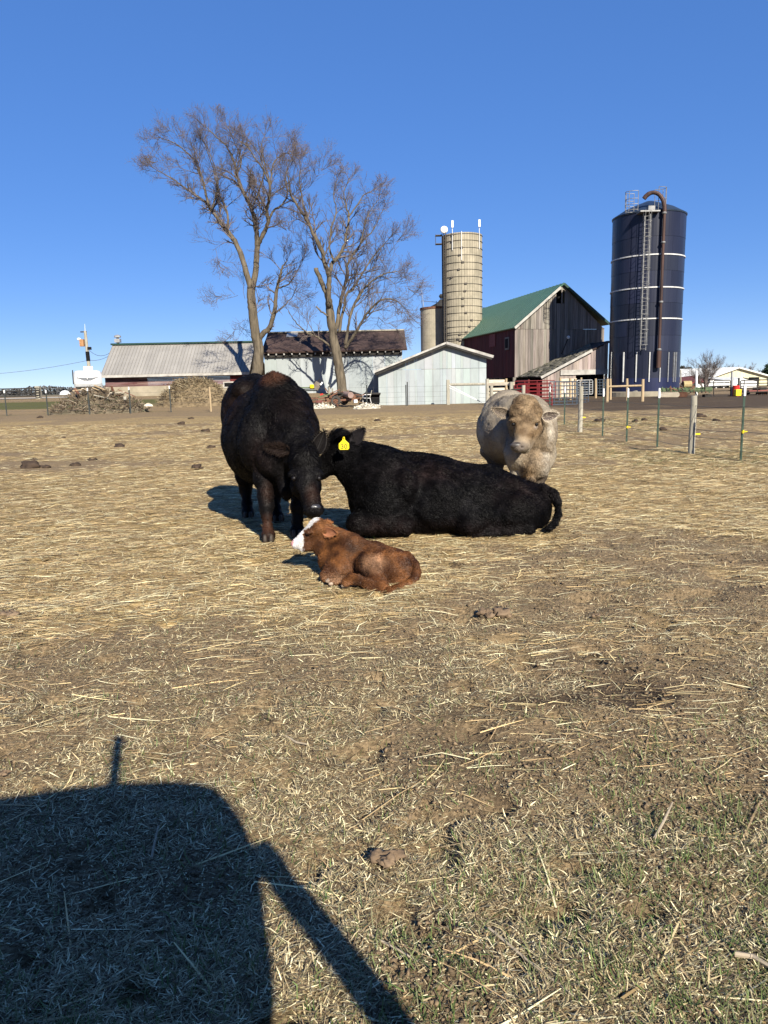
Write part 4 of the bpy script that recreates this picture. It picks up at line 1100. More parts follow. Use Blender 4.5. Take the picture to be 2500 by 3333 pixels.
T1 = [([(680, 1640), (690, 1590), (705, 1500), (708, 1400), (692, 1330), (676, 1200), (668, 1120), (665, 1050)], 82, 48, 0, 0),
      ([(690, 1350), (676, 1240), (664, 1130), (668, 1040)], 40, 30, 0, .55),
      ([(665, 1060), (630, 930), (600, 840), (560, 770), (515, 715), (470, 660), (430, 600), (395, 555), (340, 515), (280, 470), (180, 400), (90, 350)], 38, 3, .25, 1.3),
      ([(410, 570), (385, 490), (370, 420), (345, 350), (300, 270), (200, 190), (110, 150)], 18, 3, .35, 1.5),
      ([(370, 420), (300, 330), (200, 290), (90, 300)], 8, 2, -.5, 1.3),
      ([(350, 370), (330, 250), (250, 160), (170, 110)], 8, 2, .6, 1.3),
      ([(430, 600), (445, 520), (460, 430), (440, 330), (400, 220)], 12, 3, .5, 1.3),
      ([(520, 715), (525, 640), (500, 560), (465, 480), (430, 330), (380, 190)], 16, 3, -.5, 1.3),
      ([(600, 845), (560, 800), (500, 790), (460, 830), (480, 900)], 7, 2, .5, .9),
      ([(672, 1060), (692, 960), (698, 880), (702, 800), (690, 700), (680, 640), (660, 580), (630, 520), (590, 440), (575, 380), (560, 310), (520, 220), (450, 150), (390, 90)], 40, 3, -.2, 1.1),
      ([(575, 380), (600, 290), (560, 180), (520, 90)], 10, 2, .6, 1.3),
      ([(703, 810), (720, 780), (745, 720), (765, 670), (755, 600), (770, 540), (775, 450), (750, 380), (700, 300), (640, 210), (590, 170)], 30, 3, .3, 1.2),
      ([(765, 670), (800, 600), (850, 560), (880, 480), (870, 380), (910, 270)], 15, 2, .5, 1.2),
      ([(770, 540), (782, 400), (800, 300), (860, 250), (915, 258)], 13, 2, -.5, 1.3),
      ([(775, 430), (740, 290), (720, 200), (740, 140)], 9, 2, .5, 1.3),
      ([(668, 590), (705, 500), (720, 440), (735, 330), (690, 230), (640, 160)], 12, 2, .6, 1.2),
      ([(678, 1150), (620, 1110), (560, 1090), (500, 1100)], 6, 2, .4, 1.0),
      ([(680, 1250), (640, 1230), (600, 1260), (570, 1300)], 5, 2, .5, 1.0),
      ([(712, 1350), (740, 1310), (772, 1280), (800, 1180), (815, 1060), (830, 1000), (850, 930), (870, 900)], 38, 4, .3, 1.1),
      ([(815, 1060), (880, 1030), (930, 960), (960, 900)], 10, 2, .4, 1.1),
      ([(790, 1210), (850, 1160), (900, 1110), (930, 1050)], 9, 2, -.4, 1.1)]
T2 = [([(1190, 1660), (1186, 1610), (1170, 1500), (1150, 1400), (1135, 1320), (1120, 1200), (1112, 1120)], 74, 44, 0, 0),
      ([(1112, 1150), (1095, 1090), (1070, 1020), (1040, 940)], 30, 24, .1, 0),
      ([(1112, 1160), (1112, 1050), (1110, 980), (1085, 900), (1075, 840), (1030, 740), (1000, 680), (970, 620), (930, 560), (900, 500), (890, 430), (880, 350)], 36, 3, .25, 1.2),
      ([(1005, 680), (980, 580), (960, 480), (955, 400), (960, 330)], 14, 2, .5, 1.3),
      ([(970, 560), (1000, 460), (1050, 400), (1090, 350)], 9, 2, -.5, 1.3),
      ([(1080, 860), (1020, 850), (960, 810), (900, 730), (870, 720)], 9, 2, .5, 1.1),
      ([(1115, 1020), (1130, 920), (1170, 870), (1210, 800), (1220, 740), (1240, 640), (1230, 560), (1220, 480), (1250, 410)], 26, 3, .3, 1.2),
      ([(1140, 900), (1120, 800), (1140, 700), (1170, 600), (1160, 500), (1180, 400)], 14, 2, -.5, 1.3),
      ([(1240, 640), (1300, 560), (1340, 500), (1400, 470)], 11, 2, .5, 1.3),
      ([(1150, 1320), (1170, 1200), (1190, 1090), (1215, 1000), (1220, 920), (1250, 870), (1300, 800), (1380, 720), (1420, 640)], 28, 3, -.3, 1.2),
      ([(1300, 800), (1330, 700), (1360, 620), (1420, 540)], 10, 2, .5, 1.3),
      ([(1170, 1310), (1195, 1180), (1215, 1090), (1260, 1050), (1300, 980), (1350, 900), (1400, 840), (1460, 780)], 20, 3, .35, 1.3),
      ([(1205, 1380), (1225, 1280), (1250, 1170), (1300, 1080), (1370, 1010), (1440, 970), (1510, 960)], 22, 3, -.4, 1.3),
      ([(1400, 990), (1440, 900), (1480, 830), (1520, 780)], 9, 2, .4, 1.3),
      ([(1205, 1400), (1250, 1340), (1290, 1270), (1340, 1190), (1420, 1120), (1500, 1130), (1560, 1180)], 22, 3, .4, 1.3),
      ([(1340, 1190), (1420, 1060), (1500, 1030), (1570, 1060)], 9, 2, -.5, 1.3),
      ([(1300, 1260), (1380, 1220), (1450, 1250), (1500, 1290)], 8, 2, .5, 1.0),
      ([(1125, 1390), (1080, 1355), (1030, 1330), (990, 1310), (930, 1260), (880, 1190)], 16, 3, -.4, 1.0),
      ([(1110, 1215), (1070, 1190), (1040, 1160)], 12, 8, 0, 0),
      ([(1110, 1130), (1060, 1080), (1000, 1040), (950, 1000)], 9, 2, .5, 1.0)]
bigtree('tallest bare tree, its grey trunk rising behind the black cow and its crown leaning left', 55.5, T1, 5)
bigtree('second bare tree with thick forked trunk, broader than tall, in front of the grey barn', 53.6, T2, 9)

def bush(name, label, px, pb, d, wpx, hpx, stems, seed, m_=None, lvl=2, ground=None, cat='tree', thick=.05):
    R = np.random.default_rng(seed); b = W(px, pb, d); z = GZ(b.x, d) if ground is None else ground
    s_ = d / F; root = thing(name, label, cat, (b.x, d, z)); tw = Twigs(); tr = Twigs(); top = b.z - z
    for k in range(stems):
        a = R.uniform(-1, 1) * .95; bb = R.uniform(-.6, .6)
        hgt_ = hpx * s_ * R.uniform(.72, 1.0) * (1 - .25 * abs(a)); p = np.array([b.x + a * .25, d + bb * .25, z]); n = 6; pts = [p]
        tgt = np.array([b.x + a * wpx * s_ * .42, d + bb * wpx * s_ * .4, z + top + hgt_ * .85])
        for q in range(1, n): 
            f_ = q / (n - 1); pts.append(p + (tgt - p) * np.array([f_ ** 1.2, f_ ** 1.2, f_]) + R.normal(0, .04, 3) * hpx * s_ * .2)
        tr.add(pts, thick, thick * .2, 5)
        for q in range(9):
            t_ = R.uniform(.2, 1); i_ = min(n - 2, int(t_ * (n - 1))); ax_ = pts[i_ + 1] - pts[i_]; ax_ /= np.linalg.norm(ax_)
            nd = ax_ + R.normal(0, .45, 3); nd /= np.linalg.norm(nd)
            grow(tw, pts[i_] + (pts[i_ + 1] - pts[i_]) * R.random(), nd, hpx * s_ * R.uniform(.16, .30), .016, lvl, R, .25)
    V, Fq = tr.arrays(); mesh_np('trunk', V, Fq, m_ or m_twig, root)
    V, Fq = tw.arrays(); mesh_np('crown', V, Fq, m_ or m_twig, root); return root
m_bushy = mat('brown_twigs', (.16, .11, .085), (.26, .18, .15), scale=2)
bush('bare_tree', 'rounded many-stemmed bare shrub tree just right of the navy silo', 2296, 1262, 84, 152, 118, 13, 3, lvl=2)
bush('bare_tree', 'reddish brown bare tree behind the cream gable building', 2428, 1232, 190, 60, 52, 8, 4, m_bushy, 2, thick=.12)
bush('bare_tree', 'thin bare tree between the shrub tree and the reddish brown one', 2378, 1232, 190, 44, 58, 4, 6, m_twig, 2, thick=.12)
bush('bare_tree', 'low bare tree at the right of the reddish brown one', 2467, 1232, 195, 34, 36, 5, 8, m_twig, 1, thick=.1)

def leafcloud(name, label, px0, px1, ptop, pbot, d, n, colr, seed, conical=True, cat='tree', leaf=.3):
    R = np.random.default_rng(seed); a = W(px0, pbot, d); b = W(px1, ptop, d); cx_ = (a.x + b.x) / 2; rx = abs(b.x - a.x) / 2; z0 = 0; zt = b.z
    root = thing(name, label, cat, (cx_, d, z0))
    mb = MB(); mb.tube([(cx_, d, z0), (cx_ + .1, d, zt * .5), (cx_, d, zt * .93)], [rx * .07, rx * .05, .03], 8); mb.build('trunk', m_bark, root)
    cl = R.normal(0, 1, (46, 3)); cl /= np.linalg.norm(cl, axis=1, keepdims=True)
    cc = []
    for k in range(60):
        h_ = R.uniform(.08, 1); rr = (1 - h_ ** 1.6 * .85) if conical else math.sqrt(max(.05, 1 - (h_ * 1.9 - .9) ** 2)); an = R.uniform(0, 2 * np.pi); rr *= R.uniform(.55, 1)
        cc.append((cx_ + rr * rx * math.cos(an), d + rr * rx * math.sin(an), zt * h_))
    cc = np.array(cc); idx = R.integers(0, 60, n)
    P = cc[idx] + R.normal(0, 1, (n, 3)) * np.array([rx * .14, rx * .14, zt * .05]); P[:, 2] = np.clip(P[:, 2], .1, zt * 1.04)
    A_ = R.normal(0, 1, (n, 3)); A_ /= np.linalg.norm(A_, axis=1, keepdims=True); B2 = np.cross(A_, R.normal(0, 1, (n, 3))); B2 /= np.linalg.norm(B2, axis=1, keepdims=True)
    s_ = R.uniform(.5, 1, n)[:, None] * leaf
    V = np.stack([P - A_ * s_, P + B2 * s_ * .5, P + A_ * s_, P - B2 * s_ * .5], 1).reshape(-1, 3)
    k = np.arange(n)[:, None] * 4
    q = R.uniform(.6, 1.3, 60)[idx][:, None] * R.uniform(.8, 1.2, (n, 1)); C = np.repeat(np.array(tone(colr))[None] * q, 4, 0)
    mesh_np('crown', V, k + np.array([0, 1, 2, 3]), blade_mat, root, col=C); return root
leafcloud('evergreen_tree', 'dark green evergreen cut off by the right edge behind the cream gable building', 2472, 2560, 1180, 1240, 180, 5000, (.035, .065, .025), 3)
for k, (x0, x1, tp, lab) in enumerate(((2198, 2232, 1194, 'dark evergreen touching the right side of the navy silo, leftmost of the row'), (2220, 2262, 1199, 'dark evergreen in the middle of the row behind the shrub tree'), (2250, 2292, 1204, 'dark evergreen at the right end of the row behind the shrub tree'))):
    leafcloud('evergreen_tree', lab, x0, x1, tp, 1245, 160, 2600, (.045, .05, .032), 20 + k, False)
# distant tree belts on the horizon
def belt(name, lab, x0, x1, d, h, n, seed, col_, zb=0, cat='tree line'):
    R = np.random.default_rng(seed); x = R.uniform(x0, x1, n); hh = h * (.55 + .6 * vnoise(x, x * 0, 14, seed)); z = R.random(n) ** 1.6 * hh + zb; y = d + R.normal(0, 6, n)
    P = np.stack([x, y, z], 1); A_ = R.normal(0, 1, (n, 3)); A_ /= np.linalg.norm(A_, axis=1, keepdims=True); B2 = np.cross(A_, R.normal(0, 1, (n, 3))); B2 /= np.linalg.norm(B2, axis=1, keepdims=True); s_ = R.uniform(.8, 1.8, n)[:, None]
    V = np.stack([P - A_ * s_, P + B2 * s_ * .6, P + A_ * s_, P - B2 * s_ * .6], 1).reshape(-1, 3); k = np.arange(n)[:, None] * 4
    C = np.repeat(np.array(tone(col_))[None] * R.uniform(.7, 1.3, (n, 1)), 4, 0)
    return tag(mesh_np(name, V, k + np.array([0, 1, 2, 3]), blade_mat, col=C), lab, cat, kind='stuff')
belt('far_woods', 'low far-off woods along the horizon', -420, 520, 620, 7.5, 26000, 4, (.09, .09, .09))
# ------------------------------------------------------------ organic bodies: one continuous surface from a smooth distance field
class Body:
    def __init__(s, h): s.h = h; s.p = []
    def ell(s, c, r, k=.05, rot=0.0, yaw=0.0, sub=False):
        M_ = (Matrix.Rotation(math.radians(yaw), 3, 'Z') @ Matrix.Rotation(math.radians(rot), 3, 'Y'))
        s.p.append(('e', np.array(c), np.array(r, float), np.array(M_), k, sub))
    def cone(s, a, ra, b, rb, k=.04): s.p.append(('c', np.array(a), np.array(b), (ra, rb), k, False))
    def chain(s, lst, k=.04):
        for (a, ra), (b, rb) in zip(lst[:-1], lst[1:]): s.cone(a, ra, b, rb, k)
    def grid(s):
        lo = np.array([1e9] * 3); hi = -lo
        for q in s.p:
            if q[0] == 'e': r = q[2].max(); lo = np.minimum(lo, q[1] - r); hi = np.maximum(hi, q[1] + r)
            else:
                r = max(q[3]); lo = np.minimum(lo, np.minimum(q[1], q[2]) - r); hi = np.maximum(hi, np.maximum(q[1], q[2]) + r)
        h = s.h; lo -= 3 * h; hi += 3 * h; n = np.ceil((hi - lo) / h).astype(int) + 1
        Fd = np.full(n, 1.0, np.float32); s.lo = lo
        ax_ = [lo[i] + h * np.arange(n[i]) for i in range(3)]
        for q in s.p:
            if q[0] == 'e':
                m_ = q[2].max() + 2.2 * q[4] + 2 * h; a = q[1] - m_; b = q[1] + m_
            else:
                m_ = max(q[3]) + 2.2 * q[4] + 2 * h; a = np.minimum(q[1], q[2]) - m_; b = np.maximum(q[1], q[2]) + m_
            i0 = np.clip(((a - lo) / h).astype(int), 0, n - 1); i1 = np.clip(((b - lo) / h).astype(int) + 2, 1, n)
            sl = tuple(slice(i0[i], i1[i]) for i in range(3))
            P = np.stack(np.meshgrid(*[ax_[i][sl[i]] for i in range(3)], indexing='ij'), -1).astype(np.float32)
            if q[0] == 'e':
                L_ = (P - q[1]) @ q[3]; k0 = np.linalg.norm(L_ / q[2], axis=-1); k1 = np.linalg.norm(L_ / q[2] ** 2, axis=-1) + 1e-6
                d = k0 * (k0 - 1) / k1
            else:
                ab = q[2] - q[1]; t_ = np.clip(((P - q[1]) @ ab) / ab.dot(ab), 0, 1)
                d = np.linalg.norm(P - (q[1] + t_[..., None] * ab), axis=-1) - (q[3][0] * (1 - t_) + q[3][1] * t_)
            k = q[4]; f = Fd[sl]
            if q[5]:
                d = -d; hh = np.clip(.5 - .5 * (d - f) / -k if False else .5 + .5 * (d - f) / k, 0, 1); Fd[sl] = f * (1 - hh) + d * hh + k * hh * (1 - hh)
            else:
                hh = np.clip(.5 + .5 * (f - d) / k, 0, 1); Fd[sl] = f * (1 - hh) + d * hh - k * hh * (1 - hh)
        return Fd
    def mesh(s):
        Fd = s.grid(); h = s.h; ins = Fd < 0; n = np.array(Fd.shape)
        cs = [(i, j, k) for i in (0, 1) for j in (0, 1) for k in (0, 1)]
        def sh(A, c): return A[c[0]:n[0] - 1 + c[0], c[1]:n[1] - 1 + c[1], c[2]:n[2] - 1 + c[2]]
        tot = sum(sh(ins, c).astype(int) for c in cs); act = np.argwhere((tot > 0) & (tot < 8))
        val = {c: Fd[act[:, 0] + c[0], act[:, 1] + c[1], act[:, 2] + c[2]] for c in cs}
        acc = np.zeros((len(act), 3)); cnt = np.zeros(len(act))
        for c in cs:
            for a in range(3):
                if c[a] == 0:
                    c2 = list(c); c2[a] = 1; c2 = tuple(c2); va, vb = val[c], val[c2]; m_ = (va < 0) != (vb < 0)
                    t_ = np.where(m_, va / (va - vb + 1e-12), 0); pt = np.array(c, float)[None] + np.zeros((len(act), 3)); pt[:, a] += t_
                    acc[m_] += pt[m_]; cnt[m_] += 1
        V = s.lo + h * (act + acc / cnt[:, None])
        idx = -np.ones(n, int); idx[act[:, 0], act[:, 1], act[:, 2]] = np.arange(len(act))
        Q = []
        for a in range(3):
            o = [(0, 0, 0)] * 4; b, c = (a + 1) % 3, (a + 2) % 3
            A0 = [slice(None)] * 3; A1 = [slice(None)] * 3; A0[a] = slice(0, -1); A1[a] = slice(1, None)
            e = np.argwhere(ins[tuple(A0)] != ins[tuple(A1)]); st = ins[tuple(A0)][e[:, 0], e[:, 1], e[:, 2]]
            ids = []
            for db, dc in ((0, 0), (-1, 0), (-1, -1), (0, -1)):
                q = e.copy(); q[:, b] += db; q[:, c] += dc; ids.append(idx[q[:, 0], q[:, 1], q[:, 2]])
            q = np.stack(ids, 1); q[~st] = q[~st][:, ::-1]; Q.append(q)
        Q = np.concatenate(Q); Q = Q[(Q >= 0).all(1)]
        return V, Q

def vnormals(V, Q):
    a = V[Q[:, 2]] - V[Q[:, 0]]; b = V[Q[:, 3]] - V[Q[:, 1]]; n = np.cross(a, b)
    N_ = np.zeros_like(V)
    for k in range(4): np.add.at(N_, Q[:, k], n)
    return N_ / (np.linalg.norm(N_, axis=1, keepdims=True) + 1e-12)

def noise3(P, s, seed=0):
    q = P / s + seed * 7.7
    return (vnoise(q[:, 0] + .37 * q[:, 2], q[:, 1] + .61 * q[:, 2]) + vnoise(q[:, 2] + 31.7 + .3 * q[:, 0], q[:, 0] - .45 * q[:, 1] + 11)) / 2

def skin(name, B, root, material, colfn, lumps=((.07, .010), (.025, .004)), seed=1):
    V, Q = B.mesh(); N_ = vnormals(V, Q)
    for s_, a_ in lumps: V = V + N_ * ((noise3(V, s_, seed) - .5) * 2 * a_)[:, None]
    N_ = vnormals(V, Q)
    o = mesh_np(name, V, Q, material, root, smooth=True, col=colfn(V, N_))
    return o, V, Q, N_

def hair(name, V, Q, N_, n, root, material, flow, length, width, colfn, seed=0, lift=.35, messy=.35, curl=0.0, keep=None, patch=1.0):
    R = np.random.default_rng(seed)
    ar = np.linalg.norm(np.cross(V[Q[:, 2]] - V[Q[:, 0]], V[Q[:, 3]] - V[Q[:, 1]]), axis=1)
    if keep is not None: ar = ar * keep(V[Q].mean(1))
    f = R.choice(len(Q), n, p=ar / ar.sum()); wgt = R.random((n, 4)) ** 1.5 + .02; wgt /= wgt.sum(1, keepdims=True)
    P = (V[Q[f]] * wgt[:, :, None]).sum(1); Nn = (N_[Q[f]] * wgt[:, :, None]).sum(1); Nn /= np.linalg.norm(Nn, axis=1, keepdims=True)
    fl = flow(P) + R.normal(0, messy, (n, 3))
    cl = np.stack([noise3(P, .09, 3) - .5, noise3(P, .09, 5) - .5, noise3(P, .09, 8) - .5], 1) * 2.2 * (messy + curl); fl = fl + cl
    T = fl - Nn * (fl * Nn).sum(1, keepdims=True); T /= np.linalg.norm(T, axis=1, keepdims=True) + 1e-9
    S = np.cross(T, Nn); L_ = length(P) * R.uniform(.6, 1.2, n); Wd = (width(P) if callable(width) else width) * R.uniform(.7, 1.3, n)
    li = lift * R.uniform(.4, 1.3, n)
    S2 = S + Nn * R.normal(0, .5, n)[:, None]; S2 /= np.linalg.norm(S2, axis=1, keepdims=True)
    c1 = R.normal(0, 1, n) * curl
    mid = P + (T * .5 + Nn * (li * .55)[:, None] + S * (c1 * .25)[:, None]) * L_[:, None]
    tip = P + (T * .95 + Nn * (li * .75 - curl * .4)[:, None] + S * (c1 * .1)[:, None]) * L_[:, None]
    w_ = (Wd / 2)[:, None]; P = P - Nn * .003
    Vh = np.stack([P - S2 * w_, P + S2 * w_, mid + S2 * w_ * .8, mid - S2 * w_ * .8, tip], 1).reshape(-1, 3)
    k = np.arange(n)[:, None] * 5
    c = colfn((P), Nn) * (R.uniform(.55, 1.35, n) * ((1 - patch) + patch * (.45 + 2.4 * noise3(P, .045, 12) ** 2.2)))[:, None]
    C = np.repeat(c, 5, 0)
    return mesh_np(name, Vh, [k + np.array([0, 1, 2, 3]), k + np.array([3, 2, 4])], material, root, smooth=False, col=C)

def ear(name, root, base, tip, width, face, material, inner, colr, fringe=None, seed=0, cup=.35):
    """cupped leaf-shaped ear with thickness; face = direction the hollow looks"""
    base = np.array(base); tip = np.array(tip); ax_ = tip - base; L_ = np.linalg.norm(ax_); ax_ /= L_
    fc = np.array(face, float); fc -= ax_ * fc.dot(ax_); fc /= np.linalg.norm(fc); sd_ = np.cross(ax_, fc)
    nu, nv = 12, 9; V = []
    for sidei, off in ((0, 0), (1, -.008)):
        for i_ in range(nu + 1):
            t_ = i_ / nu; wv = width * (math.sin(math.pi * (t_ ** .75) * .93 + .12) ** .8) * .5 if t_ < 1 else .004
            wv = max(wv, .003)
            for j in range(nv + 1):
                s_ = j / nv * 2 - 1
                V.append(base + ax_ * L_ * t_ + sd_ * s_ * wv + fc * (cup * width * (s_ * s_ - .5) * (1 - t_ * .55) + off * (1 - abs(s_) * .3)))
    V = np.array(V); m_ = (nu + 1) * (nv + 1); Fq = []
    for i_ in range(nu):
        for j in range(nv):
            a = i_ * (nv + 1) + j; Fq.append((a, a + 1, a + nv + 2, a + nv + 1)); Fq.append((m_ + a + nv + 1, m_ + a + nv + 2, m_ + a + 1, m_ + a))
    for i_ in range(nu):
        for j in (0, nv):
            a = i_ * (nv + 1) + j; q = (a, a + nv + 1, m_ + a + nv + 1, m_ + a); Fq.append(q if j == 0 else q[::-1])
    C = np.array([colr] * len(V)); C[:m_] = inner
    edge = np.array([abs((q % (nv + 1)) / nv * 2 - 1) > .8 for q in range(m_)]); C[:m_][edge] = colr
    o = mesh_np(name, V, np.array(Fq), material, root, smooth=True, col=C)
    if fringe:
        R = np.random.default_rng(seed); n = fringe[0]; i_ = R.integers(0, m_, n); P = V[i_]; 
        D = ax_[None] * R.uniform(.2, 1, (n, 1)) + sd_[None] * (((i_ % (nv + 1)) / nv * 2 - 1) * 1.1)[:, None] + fc[None] * R.normal(.1, .5, (n, 1)); D /= np.linalg.norm(D, axis=1, keepdims=True)
        S = np.cross(D, fc[None] + R.normal(0, .3, (n, 3))); S /= np.linalg.norm(S, axis=1, keepdims=True); L2 = fringe[1] * R.uniform(.5, 1.2, (n, 1)); w_ = .0016
        Vh = np.stack([P - S * w_, P + S * w_, P + D * L2], 1).reshape(-1, 3); k = np.arange(n)[:, None] * 3
        mesh_np('ear_hair', Vh, k + np.array([0, 1, 2]), material, o, col=np.repeat(np.array([colr]) * R.uniform(.6, 1.5, (n, 1)), 3, 0))
    return o

def hoofs(root, c, r, m_, yaw=0.0, flat=1.0):
    mb = MB()
    for s_ in (-1, 1):
        v0 = Matrix.Rotation(yaw, 3, 'Z') @ Vector((s_ * r * .48, 0, 0)); cc = Vector(c) + v0
        mb.lathe(cc, [(r * .50, 0), (r * .48, r * .5), (r * .40, r * 1.15), (r * .2, r * 1.4)], 10, squash=(.86, 1.5))
    return mb.build('hoof', m_, root, smooth=True)

def eye(root, c, r, m_): mb = MB(); mb.ball(c, r, 14); return mb.build('eye', m_, root, smooth=True)
m_eye = mat('eye', (.006, .004, .004), rough=.5, spec=.25)
def coat(name, rough=.5, spec=.35):
    M = bpy.data.materials.new(name); M.use_nodes = True
    t = M.node_tree; b = t.nodes['Principled BSDF']; a = t.nodes.new('ShaderNodeAttribute'); a.attribute_name = 'Col'
    t.links.new(a.outputs[0], b.inputs['Base Color']); b.inputs['Roughness'].default_value = rough; b.inputs['Specular IOR Level'].default_value = spec
    return M
m_black_coat = coat('black_coat', .55, .07); m_black_hair = coat('black_hair', .5, .05); m_red_coat = coat('red_coat', .55, .25); m_cream_coat = coat('cream_coat', .65, .2)
m_hoof = mat('hoof_horn', (.03, .022, .016), (.07, .052, .038), scale=12, rough=.6)
m_nose_b = mat('wet_black_nose', (.022, .02, .022), (.045, .042, .045), scale=30, rough=.3, spec=.6, bump=.002, bscale=120)
def lerp3(a, b, t): t = np.clip(t, 0, 1)[:, None]; return np.array(a)[None] * (1 - t) + np.array(b)[None] * t
def near(P, c, r): return np.clip(1.3 - np.linalg.norm((P - np.array(c)) / np.array(r), axis=1), 0, 1)

# ------------------------------------------------------------ standing black cow, head lowered to the calf
g0 = G(870, 1740)
cow1 = thing('cow', 'standing black cow with brown-tinged coat lowering her head to lick the calf', 'cow', (W(885, 1600, 6.5).x, 6.5, 0))
B = Body(.014)
B.ell(W(873, 1422, 6.75), (.405, .62, .445), .08); B.ell(W(825, 1350, 7.35), (.31, .34, .385), .1); B.ell(W(930, 1335, 6.6), (.245, .35, .23), .1)
B.ell(W(893, 1352, 6.28), (.20, .28, .26), .09); B.cone(W(884, 1232, 6.2), .045, W(885, 1262, 6.7), .08, .07); B.cone(W(870, 1262, 6.7), .08, W(835, 1255, 7.4), .06, .1)
B.ell(W(790, 1268, 7.1), (.10, .12, .08), .09); B.ell(W(905, 1268, 7.1), (.08, .1, .07), .07); B.ell(W(840, 1240, 7.45), (.05, .1, .05), .05)
B.ell(W(838, 1430, 6.15), (.16, .2, .27), .06, rot=6); B.ell(W(962, 1405, 6.25), (.20, .22, .27), .06)
B.ell(W(912, 1490, 6.05), (.2, .2, .2), .06); B.ell(W(932, 1585, 5.98), (.055, .1, .11), .05); B.cone(W(925, 1500, 6.0), .11, W(934, 1590, 5.95), .05, .05)
B.cone(W(905, 1300, 6.25), .20, W(968, 1425, 5.92), .135, .07); B.cone(W(940, 1440, 6.05), .17, W(985, 1495, 5.82), .12, .06)
B.ell(W(985, 1452, 5.8), (.095, .09, .08), .05); B.ell(W(993, 1510, 5.70), (.115, .115, .15), .05); B.ell(W(997, 1578, 5.74), (.118, .125, .12), .05)
B.cone(W(1002, 1560, 5.64), .098, W(1016, 1638, 5.52), .066, .04); B.ell(W(1019, 1660, 5.51), (.078, .068, .055), .03); B.cone(W(995, 1585, 5.78), .075, W(1014, 1672, 5.56), .042, .03)
for px in (955, 1037): B.ell(W(px, 1543, 5.63), (.04, .04, .028), .025); B.ell(W(px + (3 if px < 1000 else -1), 1558, 5.575), (.02, .02, .015), .012, sub=True)
for px in (1000, 1038): B.ell(W(px, 1655, 5.445), (.014, .02, .010), .008, rot=25 if px < 1010 else -25, sub=True)
B.chain([(W(853, 1490, 6.12), .11), (W(858, 1560, 6.05), .074), (W(864, 1610, 6.0), .060), (W(867, 1652, 5.97), .056), (W(869, 1680, 5.95), .040), (W(871, 1715, 5.93), .036), (W(873, 1742, 5.9), .050), (W(874, 1758, 5.89), .043)], .03)
B.chain([(W(968, 1520, 6.2), .11), (W(972, 1600, 6.15), .066), (W(970, 1650, 6.12), .058), (W(968, 1695, 6.10), .042), (W(967, 1728, 6.08), .052), (W(967, 1738, 6.07), .048)], .03)
B.chain([(W(790, 1470, 7.2), .16), (W(797, 1550, 7.15), .082), (W(800, 1590, 7.18), .06), (W(804, 1640, 7.12), .044), (W(807, 1670, 7.06), .052), (W(808, 1680, 7.02), .05)], .04)
B.chain([(W(885, 1520, 7.0), .16), (W(890, 1580, 6.95), .08), (W(893, 1620, 6.95), .055), (W(897, 1660, 6.88), .043), (W(903, 1682, 6.82), .05), (W(905, 1688, 6.8), .048)], .04)
def col1(P, N_):
    return _col1(P) * .66
def _col1(P):
    c = np.tile(np.array([.0050, .0044, .0048]), (len(P), 1)); br = np.array([.050, .022, .013])
    t_ = near(P, W(888, 1228, 6.25), (.12, .25, .08)) * 1.1 + near(P, W(770, 1330, 6.9), (.22, .6, .25)) * .2 + near(P, W(860, 1480, 6.0), (.13, .2, .16)) * .12
    t_ = t_ + near(P, W(868, 1600, 5.95), (.04, .15, .10)) * .35 + near(P, W(872, 1715, 5.9), (.08, .1, .10)) * .8 + near(P, W(1016, 1610, 5.5), (.05, .12, .09)) * .3 + near(P, W(960, 1350, 6.2), (.2, .3, .2)) * .15
    t_ = t_ * (.5 + 1.0 * noise3(P, .12, 2)); c = c * (1 - np.clip(t_, 0, 1)[:, None]) + br * np.clip(t_, 0, 1)[:, None]
    return c * (.8 + .5 * noise3(P, .05, 9))[:, None]
o, V, Q, N_ = skin('body', B, cow1, m_black_coat, col1)
def len1(P):
    poll = near(P, W(985, 1470, 5.72), (.16, .14, .15)); cr = near(P, W(925, 1320, 6.1), (.16, .3, .3)); hd = near(P, W(1005, 1600, 5.5), (.16, .25, .2)); wt = near(P, W(888, 1235, 6.25), (.1, .2, .08))
    return .026 + .04 * poll + .022 * cr - .004 * hd + .025 * wt
def fl1(P):
    f = np.tile(np.array([-.15, .45, -.8]), (len(P), 1)); f[:, 2] += near(P, W(888, 1225, 6.25), (.12, .25, .10)) * 1.4
    f[:, 0] += near(P, W(940, 1340, 6.1), (.2, .3, .3)) * 1.3; return f
hair('coat', V, Q, N_, 110000, cow1, m_black_hair, fl1, len1, .0036, col1, 21, .32, .30, .3, keep=lambda P: 1 - .75 * (P[:, 2] < .32) - .2 * (P[:, 1] > 7.2))
mb = MB(); mb.ball(W(1020, 1652, 5.475), (.058, .035, .034), 16); mb.build('nose', m_nose_b, cow1, smooth=True)
for px in (957, 1038): eye(cow1, W(px, 1557, 5.585), .019, m_eye)
ear('ear', cow1, W(945, 1468, 5.76), W(866, 1456, 5.84), .075, (-.1, -1, .1), m_black_coat, (.008, .005, .0045), (.013, .008, .006), (1500, .035), 5)
ear('ear', cow1, W(1026, 1480, 5.76), W(1056, 1404, 5.80), .115, (.1, -1, .2), m_black_coat, (.007, .006, .006), (.010, .008, .007), (1500, .03), 6)
for px, py, d, yw_ in ((874, 1770, 5.86, .1), (967, 1748, 6.02, .1), (808, 1690, 6.98, 0), (905, 1695, 6.77, 0)):
    a = W(px, py, d); hoofs(cow1, (a.x, a.y, .0), .050, m_hoof, yw_)

